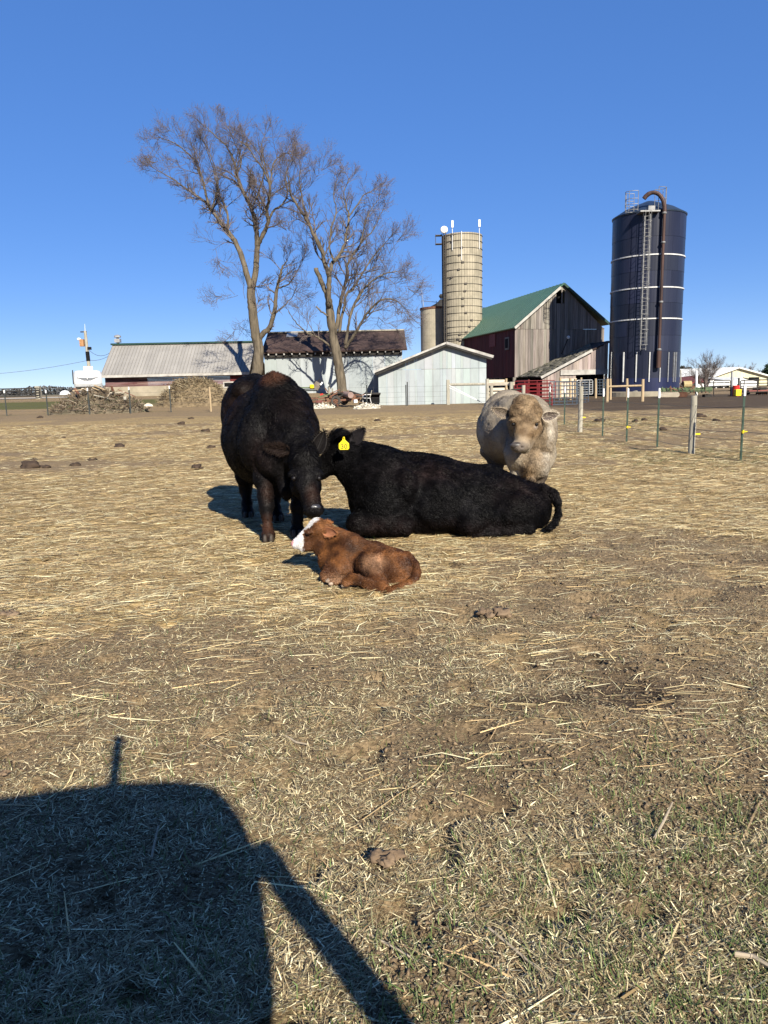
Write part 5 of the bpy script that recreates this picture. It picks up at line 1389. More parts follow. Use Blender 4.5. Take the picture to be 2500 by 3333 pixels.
# ------------------------------------------------------------ lying black cow with the yellow tag
cow2 = thing('cow', 'shaggy black cow lying down with yellow ear tag', 'cow', (W(1450, 1700, 6.25).x, 6.25, 0))
B = Body(.015)
B.ell(W(1238, 1605, 6.2), (.27, .31, .34), .1); B.ell(W(1400, 1628, 6.32), (.46, .38, .35), .12); B.ell(W(1545, 1645, 6.32), (.36, .38, .30), .12)
B.ell(W(1675, 1658, 6.3), (.29, .34, .235), .1); B.ell(W(1752, 1650, 6.28), (.09, .16, .13), .07)
B.cone(W(1290, 1498, 6.42), .09, W(1600, 1553, 6.45), .08, .1); B.cone(W(1600, 1553, 6.45), .08, W(1765, 1612, 6.35), .07, .08); B.ell(W(1655, 1570, 6.25), (.1, .12, .05), .09)
B.cone(W(1250, 1535, 6.25), .21, W(1150, 1480, 6.3), .14, .08); B.cone(W(1180, 1560, 6.2), .15, W(1115, 1505, 6.28), .12, .07)
B.ell(W(1105, 1462, 6.3), (.12, .125, .12), .05); B.cone(W(1105, 1490, 6.3), .125, W(1040, 1530, 6.32), .08, .05); B.ell(W(1100, 1430, 6.32), (.07, .08, .05), .04)
B.ell(W(1165, 1705, 5.98), (.095, .12, .09), .05); B.cone(W(1175, 1702, 5.96), .095, W(1315, 1712, 5.93), .085, .05); B.ell(W(1235, 1640, 5.98), (.13, .12, .14), .07)
B.ell(W(1655, 1672, 6.04), (.25, .14, .16), .06); B.ell(W(1525, 1700, 6.0), (.14, .13, .12), .06); B.cone(W(1710, 1722, 5.99), .07, W(1540, 1742, 5.95), .04, .03)
B.chain([(W(1765, 1592, 6.28), .05), (W(1800, 1606, 6.22), .038), (W(1815, 1640, 6.18), .032), (W(1817, 1672, 6.12), .028), (W(1806, 1700, 6.06), .026), (W(1780, 1722, 5.99), .024)], .012)
B.ell(W(1592, 1612, 5.90), (.13, .07, .09), .10, rot=20, sub=True); B.ell(W(1352, 1610, 5.88), (.05, .07, .16), .08, sub=True); B.ell(W(1318, 1580, 5.98), (.09, .09, .13), .07); B.ell(W(1430, 1640, 5.99), (.16, .06, .17), .08)
def col2(P, N_):
    return _col2(P) * .66
def _col2(P):
    c = np.tile(np.array([.0044, .0041, .0046]), (len(P), 1)); br = np.array([.018, .010, .009])
    t_ = near(P, W(1400, 1530, 6.1), (.5, .4, .12)) * .35 + near(P, W(1700, 1600, 6.1), (.3, .4, .15)) * .35 + near(P, W(1240, 1715, 5.9), (.3, .2, .09)) * .6 + near(P, W(1520, 1720, 5.9), (.5, .3, .08)) * .35
    t_ = t_ * (.3 + 1.2 * noise3(P, .1, 4)); return (c * (1 - np.clip(t_, 0, 1)[:, None]) + br * np.clip(t_, 0, 1)[:, None]) * (.8 + .5 * noise3(P, .05, 9))[:, None]
o, V, Q, N_ = skin('body', B, cow2, m_black_coat, col2, lumps=((.26, .010), (.09, .012), (.03, .005)))
def len2(P): return .030 + .085 * near(P, W(1092, 1415, 6.3), (.12, .14, .07)) + .018 * near(P, W(1250, 1470, 6.3), (.35, .4, .1)) + .05 * near(P, W(1790, 1716, 6.03), (.07, .1, .04))
def fl2(P):
    f = np.tile(np.array([.8, 0, -.45]), (len(P), 1)); f[:, 2] += near(P, W(1100, 1410, 6.3), (.14, .2, .1)) * 1.6; f[:, 2] += near(P, W(1250, 1465, 6.4), (.3, .3, .07)) * 1.0; return f
hair('coat', V, Q, N_, 130000, cow2, m_black_hair, fl2, len2, .0040, col2, 31, .36, .34, .45, keep=lambda P: (P[:, 2] > .02).astype(float) * (1 - .6 * (P[:, 1] > 6.55)))
ear('ear', cow2, W(1146, 1444, 6.22), W(1184, 1396, 6.2), .12, (-.5, -1, .1), m_black_coat, (.016, .014, .015), (.010, .009, .010), (900, .03), 8, cup=.25)
e2 = ear('ear', cow2, W(1095, 1428, 6.18), W(1142, 1412, 6.06), .075, (0, -.6, -1), m_black_coat, (.010, .009, .009), (.010, .009, .010), (900, .04), 9, cup=.3)
# ear tag hanging under the near ear
tc_ = W(1119.5, 1447, 5.99); s_ = 5.99 / F
mb = MB(); out = [(-3, -24), (3, -24), (4.5, -15), (16.5, -3), (17, 12), (13, 17), (-13, 17), (-17, 12), (-16.5, -3), (-4.5, -15)]
mb.prism([Vector((tc_.x + a * s_, tc_.y, tc_.z - b * s_)) for a, b in out], (0, .004, 0)); tg = mb.build('ear_tag', m_yellow, e2 and cow2, bevel=.001)
fc = bpy.data.curves.new('n', 'FONT'); fc.body = '30'; fc.size = 22 * s_; fc.align_x = 'CENTER'; fc.extrude = .0006
fo = bpy.data.objects.new('n', fc); COL.objects.link(fo); bpy.context.view_layer.update()
dg = bpy.context.evaluated_depsgraph_get(); tm = bpy.data.meshes.new_from_object(fo.evaluated_get(dg)); bpy.data.objects.remove(fo)
tm.transform(Matrix.Translation(tc_ + Vector((0, -.0016, -13.5 * s_)) - wloc(tg)) @ Matrix.Rotation(math.radians(90), 4, 'X')); tm.materials.clear(); tm.materials.append(mat('tag_ink', (.05, .045, .03), rough=.7))
no = bpy.data.objects.new('tag_number', tm); no.parent = tg; COL.objects.link(no)
mb = MB(); mb.ball(W(1119.5, 1424, 5.985), .007, 8); mb.build('button', m_yellow, tg)

# ------------------------------------------------------------ calf
calf = thing('calf', 'red-brown calf with white face and pink nose lying curled on straw', 'calf', (W(1180, 1850, 4.7).x, 4.7, 0))
B = Body(.0085)
B.ell(W(1128, 1818, 4.78), (.13, .145, .145), .05); B.ell(W(1200, 1838, 4.78), (.19, .17, .158), .06); B.ell(W(1278, 1850, 4.74), (.125, .16, .125), .05)
B.cone(W(1135, 1785, 4.82), .105, W(1065, 1740, 4.86), .07, .04); B.cone(W(1110, 1820, 4.78), .10, W(1050, 1785, 4.83), .06, .04); B.ell(W(1062, 1830, 4.75), (.05, .06, .07), .04)
B.ell(W(1043, 1722, 4.86), (.068, .06, .062), .03); B.ell(W(1030, 1706, 4.87), (.035, .045, .036), .03); B.cone(W(1026, 1722, 4.86), .054, W(966, 1768, 4.86), .031, .025); B.ell(W(963, 1771, 4.86), (.030, .032, .027), .015)
B.cone(W(1045, 1765, 4.85), .052, W(985, 1782, 4.86), .027, .025); B.ell(W(1004, 1733, 4.80), (.022, .014, .014), .012)
B.ell(W(951, 1767, 4.832), (.008, .008, .007), .004, sub=True)
B.ell(W(1100, 1852, 4.66), (.095, .07, .075), .035); B.chain([(W(1085, 1860, 4.62), .055), (W(1066, 1876, 4.58), .038), (W(1090, 1886, 4.54), .030), (W(1115, 1890, 4.53), .030)], .02); B.chain([(W(1112, 1884, 4.56), .03), (W(1090, 1892, 4.52), .023), (W(1076, 1888, 4.50), .020)], .012)
B.cone(W(1285, 1842, 4.66), .10, W(1205, 1832, 4.62), .072, .06); B.ell(W(1190, 1848, 4.60), (.055, .06, .065), .05); B.ell(W(1280, 1868, 4.60), (.12, .09, .10), .05); B.ell(W(1296, 1888, 4.54), (.10, .09, .06), .04); B.chain([(W(1192, 1835, 4.57), .05), (W(1222, 1882, 4.45), .05), (W(1246, 1915, 4.36), .038)], .04)
B.chain([(W(1246, 1917, 4.35), .034), (W(1205, 1905, 4.38), .028), (W(1165, 1887, 4.42), .027), (W(1143, 1884, 4.44), .033), (W(1124, 1896, 4.42), .024)], .015)
B.chain([(W(1322, 1812, 4.72), .036), (W(1346, 1838, 4.66), .030), (W(1355, 1865, 4.56), .027), (W(1347, 1888, 4.47), .026), (W(1326, 1903, 4.40), .025), (W(1296, 1915, 4.34), .023), (W(1268, 1924, 4.30), .027)], .008)
HP = [(p[0], p[1]) for p in ((1600, 1040), (1684, 1037), (1700, 1022), (1715, 1010), (1724, 993), (1742, 986), (1790, 988), (1815, 988))]
def calf_px(P):
    zz = 1666.5 - F * ((P[:, 2] - H) * math.cos(PITCH) + P[:, 1] * math.sin(PITCH)) / (P[:, 1] * math.cos(PITCH) - (P[:, 2] - H) * math.sin(PITCH))
    return zz
_hz = np.array([W(1000, q[0], 4.86).z for q in HP]); _hx = np.array([W(q[1], q[0], 4.86).x for q in HP])
def col3(P, N_):
    return _col3(P) * .68
def _col3(P):
    c = lerp3((.075, .027, .008), (.235, .092, .027), (noise3(P, .05, 2) - .3) * 1.6)
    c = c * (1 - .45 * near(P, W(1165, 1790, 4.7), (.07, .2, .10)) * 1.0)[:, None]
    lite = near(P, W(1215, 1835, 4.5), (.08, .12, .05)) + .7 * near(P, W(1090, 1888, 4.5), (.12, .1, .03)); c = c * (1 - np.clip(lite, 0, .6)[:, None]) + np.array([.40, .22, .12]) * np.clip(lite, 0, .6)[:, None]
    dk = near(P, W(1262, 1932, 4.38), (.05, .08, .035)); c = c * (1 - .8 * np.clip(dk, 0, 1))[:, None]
    bx = np.interp(P[:, 2], _hz[::-1], _hx[::-1]) + (noise3(P, .012, 5) - .5) * .028
    wm = ((P[:, 0] < bx) & (P[:, 1] > 4.5) & (P[:, 0] < _hx[1] + .05)).astype(float); c = c * (1 - wm[:, None]) + np.array([.80, .77, .74]) * wm[:, None]
    pk = near(P, W(949, 1766, 4.85), (.018, .06, .02)) * 1.3; c = c * (1 - np.clip(pk, 0, .9)[:, None]) + np.array([.72, .30, .30]) * np.clip(pk, 0, .9)[:, None]
    sore = near(P, W(1332, 1878, 4.6), (.012, .08, .02)) ; c = c * (1 - np.clip(sore, 0, .7)[:, None]) + np.array([.6, .25, .2]) * np.clip(sore, 0, .7)[:, None]
    return c
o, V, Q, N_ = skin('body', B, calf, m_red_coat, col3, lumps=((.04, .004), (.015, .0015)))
def len3(P): 
    hd = near(P, W(990, 1745, 4.85), (.14, .1, .1)); return .019 - .009 * np.clip(hd * 1.5, 0, 1) + .008 * near(P, W(1035, 1690, 4.86), (.04, .05, .03)) + .01 * near(P, W(1262, 1932, 4.38), (.05, .08, .035))
def fl3(P):
    f = np.tile(np.array([.9, 0, -.35]), (len(P), 1)); return f
hair('coat', V, Q, N_, 90000, calf, m_red_coat, fl3, len3, .0026, col3, 41, .36, .35, .35, patch=.7, keep=lambda P: (P[:, 2] > .008) * (1 - .6 * (P[:, 1] > 4.85)) * (1 - .8 * near(P, W(955, 1768, 4.86), (.03, .06, .03))))
ear('ear', calf, W(1052, 1730, 4.80), W(1096, 1736, 4.72), .068, (.05, -1, .15), m_red_coat, (.26, .11, .055), (.22, .09, .035), (500, .012), 3, cup=.30)
ear('ear', calf, W(1048, 1708, 4.92), W(1082, 1700, 4.99), .055, (.05, 1, .2), m_red_coat, (.2, .09, .04), (.16, .065, .022), (300, .012), 4)
eye(calf, W(1002, 1737, 4.797), .0095, m_eye)
m_hoofc = mat('calf_hoof', (.32, .24, .17), (.50, .40, .30), scale=30, rough=.6)
for (a, b, r) in ((W(1078, 1888, 4.50), W(1060, 1893, 4.49), .017), (W(1082, 1899, 4.49), W(1070, 1903, 4.48), .015), (W(1127, 1897, 4.425), W(1112, 1912, 4.41), .018), (W(1080, 1898, 4.56), W(1066, 1902, 4.57), .015)):
    a.z = max(a.z, r); b.z = max(b.z, r * .8); mb = MB(); mb.tube([a, a.lerp(b, .5), b], [r, r * .95, r * .45], 10); mb.build('hoof', m_hoofc, calf, smooth=True)

# ------------------------------------------------------------ bull
bull = thing('bull', 'cream and tan bull with curly forehead standing behind the lying cow', 'bull', (W(1700, 1500, 8.6).x, 8.6, 0))
B = Body(.016)
B.ell(W(1668, 1402, 9.0), (.43, .72, .425), .1); B.ell(W(1655, 1360, 9.8), (.36, .34, .36), .12); B.ell(W(1735, 1408, 8.35), (.265, .33, .37), .1); B.ell(W(1700, 1325, 8.6), (.28, .35, .15), .1)
B.ell(W(1738, 1515, 8.15), (.16, .2, .17), .07); B.ell(W(1728, 1556, 8.05), (.055, .09, .07), .05); B.ell(W(1680, 1470, 8.25), (.13, .2, .22), .06)
B.cone(W(1718, 1365, 8.15), .23, W(1712, 1345, 7.85), .165, .07)
B.ell(W(1710, 1345, 7.68), (.165, .12, .15), .05); B.ell(W(1708, 1308, 7.74), (.12, .12, .075), .05); B.cone(W(1712, 1385, 7.60), .13, W(1700, 1437, 7.50), .085, .05); B.ell(W(1694, 1453, 7.46), (.105, .085, .065), .03)
B.cone(W(1738, 1395, 7.68), .095, W(1708, 1458, 7.56), .065, .04)
for px, d in ((1745, 7.53), (1672, 7.55)): B.ell(W(px, 1368, d), (.05, .04, .03), .03); B.ell(W(px, 1382, d - .035), (.028, .02, .012), .012, sub=True)
for px in (1666, 1699): B.ell(W(px, 1455, 7.385), (.018, .022, .012), .01, rot=20, sub=True)
B.chain([(W(1765, 1480, 8.35), .16), (W(1756, 1540, 8.2), .085), (W(1751, 1580, 8.15), .06), (W(1749, 1600, 8.14), .05)], .05)
B.chain([(W(1688, 1490, 8.35), .15), (W(1688, 1545, 8.25), .08), (W(1688, 1600, 8.2), .05)], .05)
B.chain([(W(1612, 1470, 9.7), .2), (W(1616, 1510, 9.65), .09), (W(1618, 1545, 9.6), .055)], .06); B.chain([(W(1690, 1470, 9.7), .2), (W(1690, 1510, 9.65), .09), (W(1690, 1545, 9.6), .055)], .06)
def col4(P, N_):
    return _col4(P) * .66
def _col4(P):
    c = lerp3((.26, .215, .16), (.48, .42, .32), (noise3(P, .16, 2) - .3) * 1.5)
    tan_ = np.clip(near(P, W(1710, 1360, 7.65), (.24, .45, .28)) * 1.8, 0, 1) + .75 * near(P, W(1750, 1450, 8.0), (.28, .35, .32)) + .8 * near(P, W(1722, 1545, 8.0), (.10, .2, .14))
    tc = lerp3((.165, .105, .055), (.35, .245, .14), (noise3(P, .05, 6) - .3) * 1.6); t_ = np.clip(tan_, 0, 1)[:, None]; c = c * (1 - t_) + tc * t_
    pale = (near(P, W(1775, 1500, 8.1), (.09, .25, .17)) + near(P, W(1785, 1400, 8.15), (.06, .2, .2)) * .8) * np.clip((noise3(P, .045, 8) - .42) * 6, 0, 1); c = c * (1 - np.clip(pale, 0, .6)[:, None]) + np.array([.55, .49, .40]) * np.clip(pale, 0, .8)[:, None]
    mudd = np.clip((.46 - P[:, 2]) * 4, 0, 1) * (P[:, 1] > 8.35) * .85 + near(P, W(1654, 1410, 8.4), (.09, .35, .25)) * .55; mudd = np.clip(mudd * (.5 + noise3(P, .07, 4)), 0, .9)[:, None]; c = c * (1 - mudd) + np.array([.07, .045, .03]) * mudd
    lg = ((P[:, 2] < .22) * .85)[:, None]; c = c * (1 - lg) + np.array([.05, .035, .025]) * lg
    ms = near(P, W(1690, 1455, 7.4), (.09, .08, .05)); c = c * (1 - np.clip(ms, 0, .85)[:, None]) + np.array([.12, .095, .078]) * np.clip(ms, 0, .85)[:, None]
    ew = near(P, W(1749, 1390, 7.52), (.040, .05, .020)) * .55; c = c * (1 - ew[:, None]) + np.array([.62, .55, .50]) * ew[:, None]
    return c
o, V, Q, N_ = skin('body', B, bull, m_cream_coat, col4, lumps=((.12, .012), (.04, .006)))
def len4(P):
    return .016 + .045 * np.clip(near(P, W(1710, 1335, 7.68), (.17, .25, .13)) * 1.5, 0, 1) * .7 + .035 * near(P, W(1750, 1470, 8.0), (.2, .3, .3)) + .04 * near(P, W(1724, 1552, 8.02), (.09, .15, .1)) - .006 * near(P, W(1695, 1440, 7.45), (.14, .1, .1))
def fl4(P):
    f = np.tile(np.array([-.2, .4, -.7]), (len(P), 1)); f[:, 2] += near(P, W(1708, 1290, 7.7), (.2, .3, .08)) * 1.5; return f
hair('coat', V, Q, N_, 100000, bull, m_cream_coat, fl4, len4, .0052, col4, 51, .34, .35, .8, patch=.32, keep=lambda P: 1 - .5 * (P[:, 1] > 9.3) + 1.5 * near(P, W(1710, 1350, 7.65), (.2, .3, .2)))
ear('ear', bull, W(1660, 1352, 7.72), W(1603, 1330, 7.72), .105, (-.1, -1, -.1), m_cream_coat, (.06, .045, .035), (.30, .24, .17), (500, .03), 5, cup=.25)
ear('ear', bull, W(1764, 1358, 7.72), W(1818, 1349, 7.72), .105, (.1, -1, -.1), m_cream_coat, (.05, .035, .03), (.42, .36, .28), (500, .03), 6, cup=.25)
for px, d in ((1746, 7.525), (1671, 7.54)): eye(bull, W(px, 1381, d), .019, m_eye)
mb = MB(); mb.ball(W(1683, 1450, 7.425), (.072, .04, .036), 16); mb.build('nose', mat('grey_nose', (.05, .042, .038), (.10, .085, .075), scale=30, rough=.4, bump=.002, bscale=120), bull, smooth=True)
for px, py, d in ((1749, 1612, 8.1), (1688, 1610, 8.15), (1618, 1556, 9.55), (1690, 1556, 9.55)):
    a = W(px, py, d); hoofs(bull, (a.x, a.y, 0), .06, m_hoof)
# ------------------------------------------------------------ utility pole, camper, heaps (left)
dU = 82.0
pb = W(291, 1206, dU); pt = W(277, 1077, dU)
t = thing('utility_pole', 'leaning wooden utility pole with orange-brown transformer box, behind the white camper', 'utility pole', (pb.x, dU, .8))
ax_ = (pt - pb); base = pb - ax_ * .62; base.z = .6
mb = MB(); mb.tube([base, pb, pt], [.22, .19, .15], 10); mb.build('pole', m_post_old, t)
mb = MB(); q = pb.lerp(pt, .70); mb.box(q + Vector((-.42, -.1, 0)), (.42, .4, .75)); mb.build('transformer', mat('orange_box', (.36, .17, .06), (.50, .29, .15), scale=5), t)
mb = MB(); mb.tube([pt, W(276, 1054, dU)], [.03, .015], 5); mb.build('lightning_rod', m_white, t)
mb = MB(); mb.beam(pt + Vector((-.5, 0, -.1)), pt + Vector((.15, 0, -.1)), .12, .12); mb.build('bracket', m_dark, t)
mb = MB(); mb.ball(pt + Vector((-.75, 0, -.85)), (.22, .15, .15), 8); mb.build('insulator', m_white, t)
mb = MB(); q = pb.lerp(pt, .36); mb.tube([q + ax_.normalized() * -.5, q + ax_.normalized() * .5], .21, 10); mb.box(pb.lerp(pt, .56) + Vector((.2, 0, 0)), (.5, .25, .3)); mb.build('sleeve', m_black, t)
def cable(parent, a, b, sag, r=.02):
    mb = MB(); n = 14; mb.tube([a.lerp(b, k / n) - Vector((0, 0, sag * 4 * (k / n) * (1 - k / n))) for k in range(n + 1)], r, 4); return mb.build('cable', m_wire, parent)
cable(t, pb.lerp(pt, .58), W(357, 1149, 64.5), .5); cable(t, W(-200, 1222, 95), W(292, 1172, dU), .5); cable(t, W(292, 1172, dU), W(352, 1160, 64), .15)

d = 53.0
t = thing('camper_trailer', 'white camper trailer front with grey winged emblem and roof air conditioner', 'camper', (X(285, d), d, .4))
x0 = W(242, 1235, d).x; x1 = W(329, 1235, d).x; z0 = W(285, 1266, d).z; z1 = W(285, 1204, d).z
m_camp = mat('camper_shell', (.56, .57, .58), (.68, .68, .68), scale=1.2, rough=.35, bump=.002)
prof = []
for k in range(13):
    a = k / 12 * math.pi / 2; prof.append((d + .9 - .9 * math.sin(a) * 1.0 if False else d + .75 * (1 - math.sin(a)), z0 + (z1 - z0) * (.55 + .45 * math.cos(a)) if False else z1 - .75 * (1 - math.cos(a)) * 1.0))
prof = [(d + 5.2, z1), (d + 5.2, z0)] + [(d + .18, z0), (d + .02, z0 + .35)] + [(q[0], q[1]) for q in prof[::-1]]
xs = [x0, x0 + .12, x0 + .3, x1 - .3, x1 - .12, x1]; ins = [.16, .05, 0, 0, .05, .16]
mb = MB(); rings = [[Vector((x, y + i_ * (1 if y < d + 2 else -1), z - (i_ if z > z0 + .5 else -i_ * .3))) for y, z in prof] for x, i_ in zip(xs, ins)]
nP = len(prof); vs_ = [p for r in rings for p in r]; fs_ = [tuple(range(nP)), tuple(range(5 * nP + nP - 1, 5 * nP - 1, -1))]
for a in range(5):
    for k in range(nP): fs_.append((a * nP + k, (a + 1) * nP + k, (a + 1) * nP + (k + 1) % nP, a * nP + (k + 1) % nP))
mb.add(vs_, fs_); mb.build('body', m_camp, t)
mb = MB(); mb.box(((x0 + x1) / 2, d + .05, z0 + .12), (x1 - x0 - .2, .1, .1)); mb.tube([Vector((x0 - .02, y, z)) for y, z in prof[3:]], .035, 6); mb.build('trim', m_dark, t)
mb = MB(); a = W(306, 1203, d + 2); b = W(334, 1194, d + 2); mb.box(((a.x + b.x) / 2, d + 2, (z1 + b.z) / 2 + .02), (b.x - a.x, .8, b.z - z1 + .05)); mb.build('air_conditioner', m_white, t, bevel=.04)
mb = MB(); zc_ = W(283, 1232, d).z; xc = (x0 + x1) / 2 - .03; s_ = d / F
for sg in (-1, 1):
    for j in range(3):
        yy = d - .03 - .01 * j
        P = [(sg * 3, 3 - j * 2.2), (sg * (34 - j * 9), 4.5 - j * 3.2), (sg * (26 - j * 8), .8 - j * 3), (sg * 4, -1.2 - j * 1.8)]
        mb.prism([Vector((xc + a * s_, yy, zc_ + b * s_)) for a, b in (P if sg > 0 else P[::-1])], (0, .012, 0))
mb.prism([Vector((xc + a * s_, d - .07, zc_ + b * s_)) for a, b in ((-5, 3), (-3, -5), (3, -5), (5, 3))], (0, .02, 0))
t.rotation_euler.z = math.radians(20.5)
em = mb.build('wing_emblem', mat('emblem_grey', (.14, .15, .17), (.26, .27, .29), scale=6, rough=.4), t)
mb = MB(); P = [(-1.2, 2), (.6, 2), (1.4, -2.5), (.2, -2.5), (0, -.5), (-1.6, -.5)]; mb.prism([Vector((xc + a * s_, d - .085, zc_ + b * s_)) for a, b in P], (0, .01, 0)); mb.build('emblem_mark', m_white, em)
for xx in (x0 + .35, x1 - .3): 
    mb = MB(); mb.lathe((0, 0, 0), [(.34, -.1), (.34, .1)], 16); mb.v = [(xx + v[2], d + 3 + v[1], .4 + GZ(xx, d + 3) * .6 + v[0]) for v in mb.v]; mb.build('wheel', m_tyre, t)
mb = MB(); mb.box((xc, d + .35, (z0 + .3) / 2), (.1, 1.4, .1)); mb.box((xc, d + .1, (z0 + GZ(xc, d)) / 2), (.1, .1, z0 - GZ(xc, d))); mb.build('jack', m_dark, t)

def mound(name, label, cat, px0, px1, ptop, pbot, d, m_, seed, prof=None, rough=.12, n=70):
    a = W(px0, pbot, d); b = W(px1, pbot, d); zt = W((px0 + px1) / 2, ptop, d).z; cx_ = (a.x + b.x) / 2; rx = (b.x - a.x) / 2; ry = max(1.2, rx * .55); zb = GZ(cx_, d)
    u_, v_ = np.meshgrid(np.linspace(-1.15, 1.15, n), np.linspace(-1.15, 1.15, n)); x = cx_ + u_ * rx; y = d + v_ * ry
    r_ = np.sqrt(u_ ** 2 + v_ ** 2) + (fbm(x, y, .9, seed) - .5) * .35
    h = np.clip(1 - r_ ** (prof or 2.2), -.2, 1) * (zt - zb) * (1 + .0 * u_) + (fbm(x, y, .5, seed + 3) - .5) * rough * 3 * (r_ < 1.05) + (fbm(x, y, .12, seed + 5) - .5) * rough
    z = terrain(x, y) + np.where(r_ < 1.08, h, -.3); i_ = np.arange(n * n).reshape(n, n)
    q = np.stack([i_[:-1, :-1], i_[:-1, 1:], i_[1:, 1:], i_[1:, :-1]], -1).reshape(-1, 4)
    V = np.stack([x.ravel(), y.ravel(), z.ravel()], 1)
    root = thing(name, label, cat, (cx_, d, zb)); mesh_np('heap', V, q, m_, root, smooth=True)
    return root, V, (cx_, rx, ry, zb, zt)
def strewn(root, V, n, L_, Wd, cols_, seed, name, zmin, up=.5, m_=None):
    R = np.random.default_rng(seed); ok = V[V[:, 2] > zmin]; P = ok[R.integers(0, len(ok), n)] + R.normal(0, .05, (n, 3)); D = R.normal(0, 1, (n, 3)); D[:, 2] = np.abs(D[:, 2]) * up; D /= np.linalg.norm(D, axis=1, keepdims=True)
    S = np.cross(D, R.normal(0, 1, (n, 3))); S /= np.linalg.norm(S, axis=1, keepdims=True); l = R.uniform(*L_, n)[:, None]; w_ = R.uniform(*Wd, n)[:, None] / 2
    Vh = np.stack([P - S * w_, P + S * w_, P + D * l + S * w_ * .7, P + D * l - S * w_ * .7], 1).reshape(-1, 3); k = np.arange(n)[:, None] * 4
    C = np.repeat(np.array([tone(c_) for c_ in cols_])[R.integers(0, len(cols_), n)] * R.uniform(.7, 1.25, (n, 1)), 4, 0); return tag(mesh_np(name, Vh, k + np.array([0, 1, 2, 3]), blade_mat, root, col=C), kind='stuff')
m_dung = mat('manure_straw', (.10, .07, .038), (.30, .225, .13), scale=3.5, stretch=(1, 1, 1.6), bump=.05, bscale=6, contrast=(.35, .65))
r_, V, inf = mound('manure_heap', 'rounded tan heap of old bedding behind the wire fence, left of the black cow', 'heap', 512, 752, 1238, 1306, 51.5, m_dung, 3, 3.0, .14)
strewn(r_, V, 5000, (.1, .4), (.015, .04), [(.30, .23, .13), (.22, .16, .09), (.14, .10, .055), (.38, .31, .19)], 4, 'straw_bits', inf[3] + .1)
m_rub = mat('brush_soil', (.09, .075, .045), (.26, .21, .14), scale=2.5, bump=.06, bscale=5)
r_, V, inf = mound('brush_heap', 'wide untidy heap of brush, boards and rubble below the white camper', 'heap', 165, 478, 1274, 1333, 46.5, m_rub, 9, 1.6, .22)
strewn(r_, V, 3600, (.15, .6), (.012, .045), [(.25, .185, .12), (.16, .115, .07), (.09, .06, .04), (.34, .27, .19)], 5, 'dry_stalks', inf[3] + .05, .8)
strewn(r_, V, 700, (.1, .35), (.02, .04), [(.08, .10, .04), (.12, .13, .06)], 6, 'weeds', inf[3] + .02, .8)
R = random.Random(4)
for k in range(16):
    px = R.uniform(230, 450); py = R.uniform(1262, 1300); a = W(px, py, 45.6 + R.random()); b = a + Vector((R.uniform(-1, 1), R.uniform(-.4, .4), R.uniform(-.45, .45))) * R.uniform(.6, 1.1)
    mb = MB(); mb.beam(a, b, .16, .05); mb.build('board', [m_post_new, m_post_old, m_plank, m_rust][k % 4], r_)
for px, py, s_ in ((308, 1331, .17), (222, 1336, .16), (244, 1333, .09), (276, 1309, .1), (330, 1305, .2), (483, 1320, .24), (378, 1322, .08), (340, 1329, .08)):
    g = G(px, py); g.y = min(g.y, 46); p = W(px, py, g.y); mb = MB(); mb.ball((p.x, p.y, max(p.z, GZ(p.x, p.y) + s_ * .4)), (s_, s_ * .8, s_ * .6), 9, jit=.5, seed=px); mb.build('rubble_stone', m_plank, r_)
# gravel piles
m_lime = mat('limestone_gravel', (.50, .46, .37), (.78, .74, .63), scale=5, bump=.03, bscale=14)
for lab, a, b, tp, bt, d_, sd_ in (('bright white gravel pile at the left front corner of the grey shed', 1150, 1238, 1315, 1333, 43.5, 5), ('thin strip of pale gravel in front of the old farm machinery', 1005, 1085, 1319, 1328, 46.5, 8)):
    r_, V, inf = mound('gravel_pile', lab, 'gravel pile', a, b, tp, bt, d_, m_lime, sd_, 1.4, .05, 46)
    strewn(r_, V, 900, (.04, .1), (.04, .09), [(.75, .71, .6), (.6, .55, .45), (.8, .78, .7)], sd_, 'stones', inf[3] + .02, .3)

# ------------------------------------------------------------ old machinery between the trees and the shed
d = 47.2
t = thing('farm_wagon', 'rusty old farm implement with rubber-tyred wheel and drum in front of the grey barn', 'machinery', (X(1100, d), d, 0))
def wheel(px, py, d, r, parent):
    c = W(px, py, d); mb = MB(); mb.lathe((0, 0, 0), [(r * .55, -.09), (r * .9, -.1), (r, -.06), (r, .06), (r * .9, .1), (r * .55, .09)], 20, cap=False); mb.v = [(c.x + v[0], c.y + v[2], c.z + v[1]) for v in mb.v]; w_ = mb.build('wheel', m_tyre, parent)
    mb = MB(); mb.lathe((0, 0, 0), [(.02, -.05), (r * .2, -.07), (r * .25, -.02), (r * .57, -.0), (r * .57, .06)], 16); mb.v = [(c.x + v[0], c.y + v[2], c.z + v[1]) for v in mb.v]; mb.build('rim', m_rust, w_); return w_
wheel(1093, 1305, d, .31, t); wheel(1120, 1304, d + .9, .28, t)
mb = MB(); mb.beam(W(975, 1310, d), W(1150, 1300, d), .1, .12); mb.beam(W(975, 1299, d + .6), W(1175, 1290, d + .6), .1, .1); mb.beam(W(1060, 1300, d - .2), W(1098, 1277, d + .3), .08, .08); mb.build('frame', m_rust, t)
mb = MB(); c = W(1142, 1286, d - .3); mb.tube([c + Vector((0, -.1, 0)), c + Vector((-.5, 1.2, .05))], .19, 16); mb.build('drum', mat('dusty_drum', (.30, .20, .17), (.42, .31, .27), scale=3), t)
mb = MB(); mb.beam(W(1036, 1294, d - .3), W(1075, 1282, d - .2), .5, .05); mb.build('deck', m_greenpaint, t)
mb = MB(); mb.beam(W(1042, 1285, d - .4), W(1052, 1282, d - .4), .15, .1); mb.build('red_part', mat('bright_red', (.5, .03, .02), rough=.5), t)
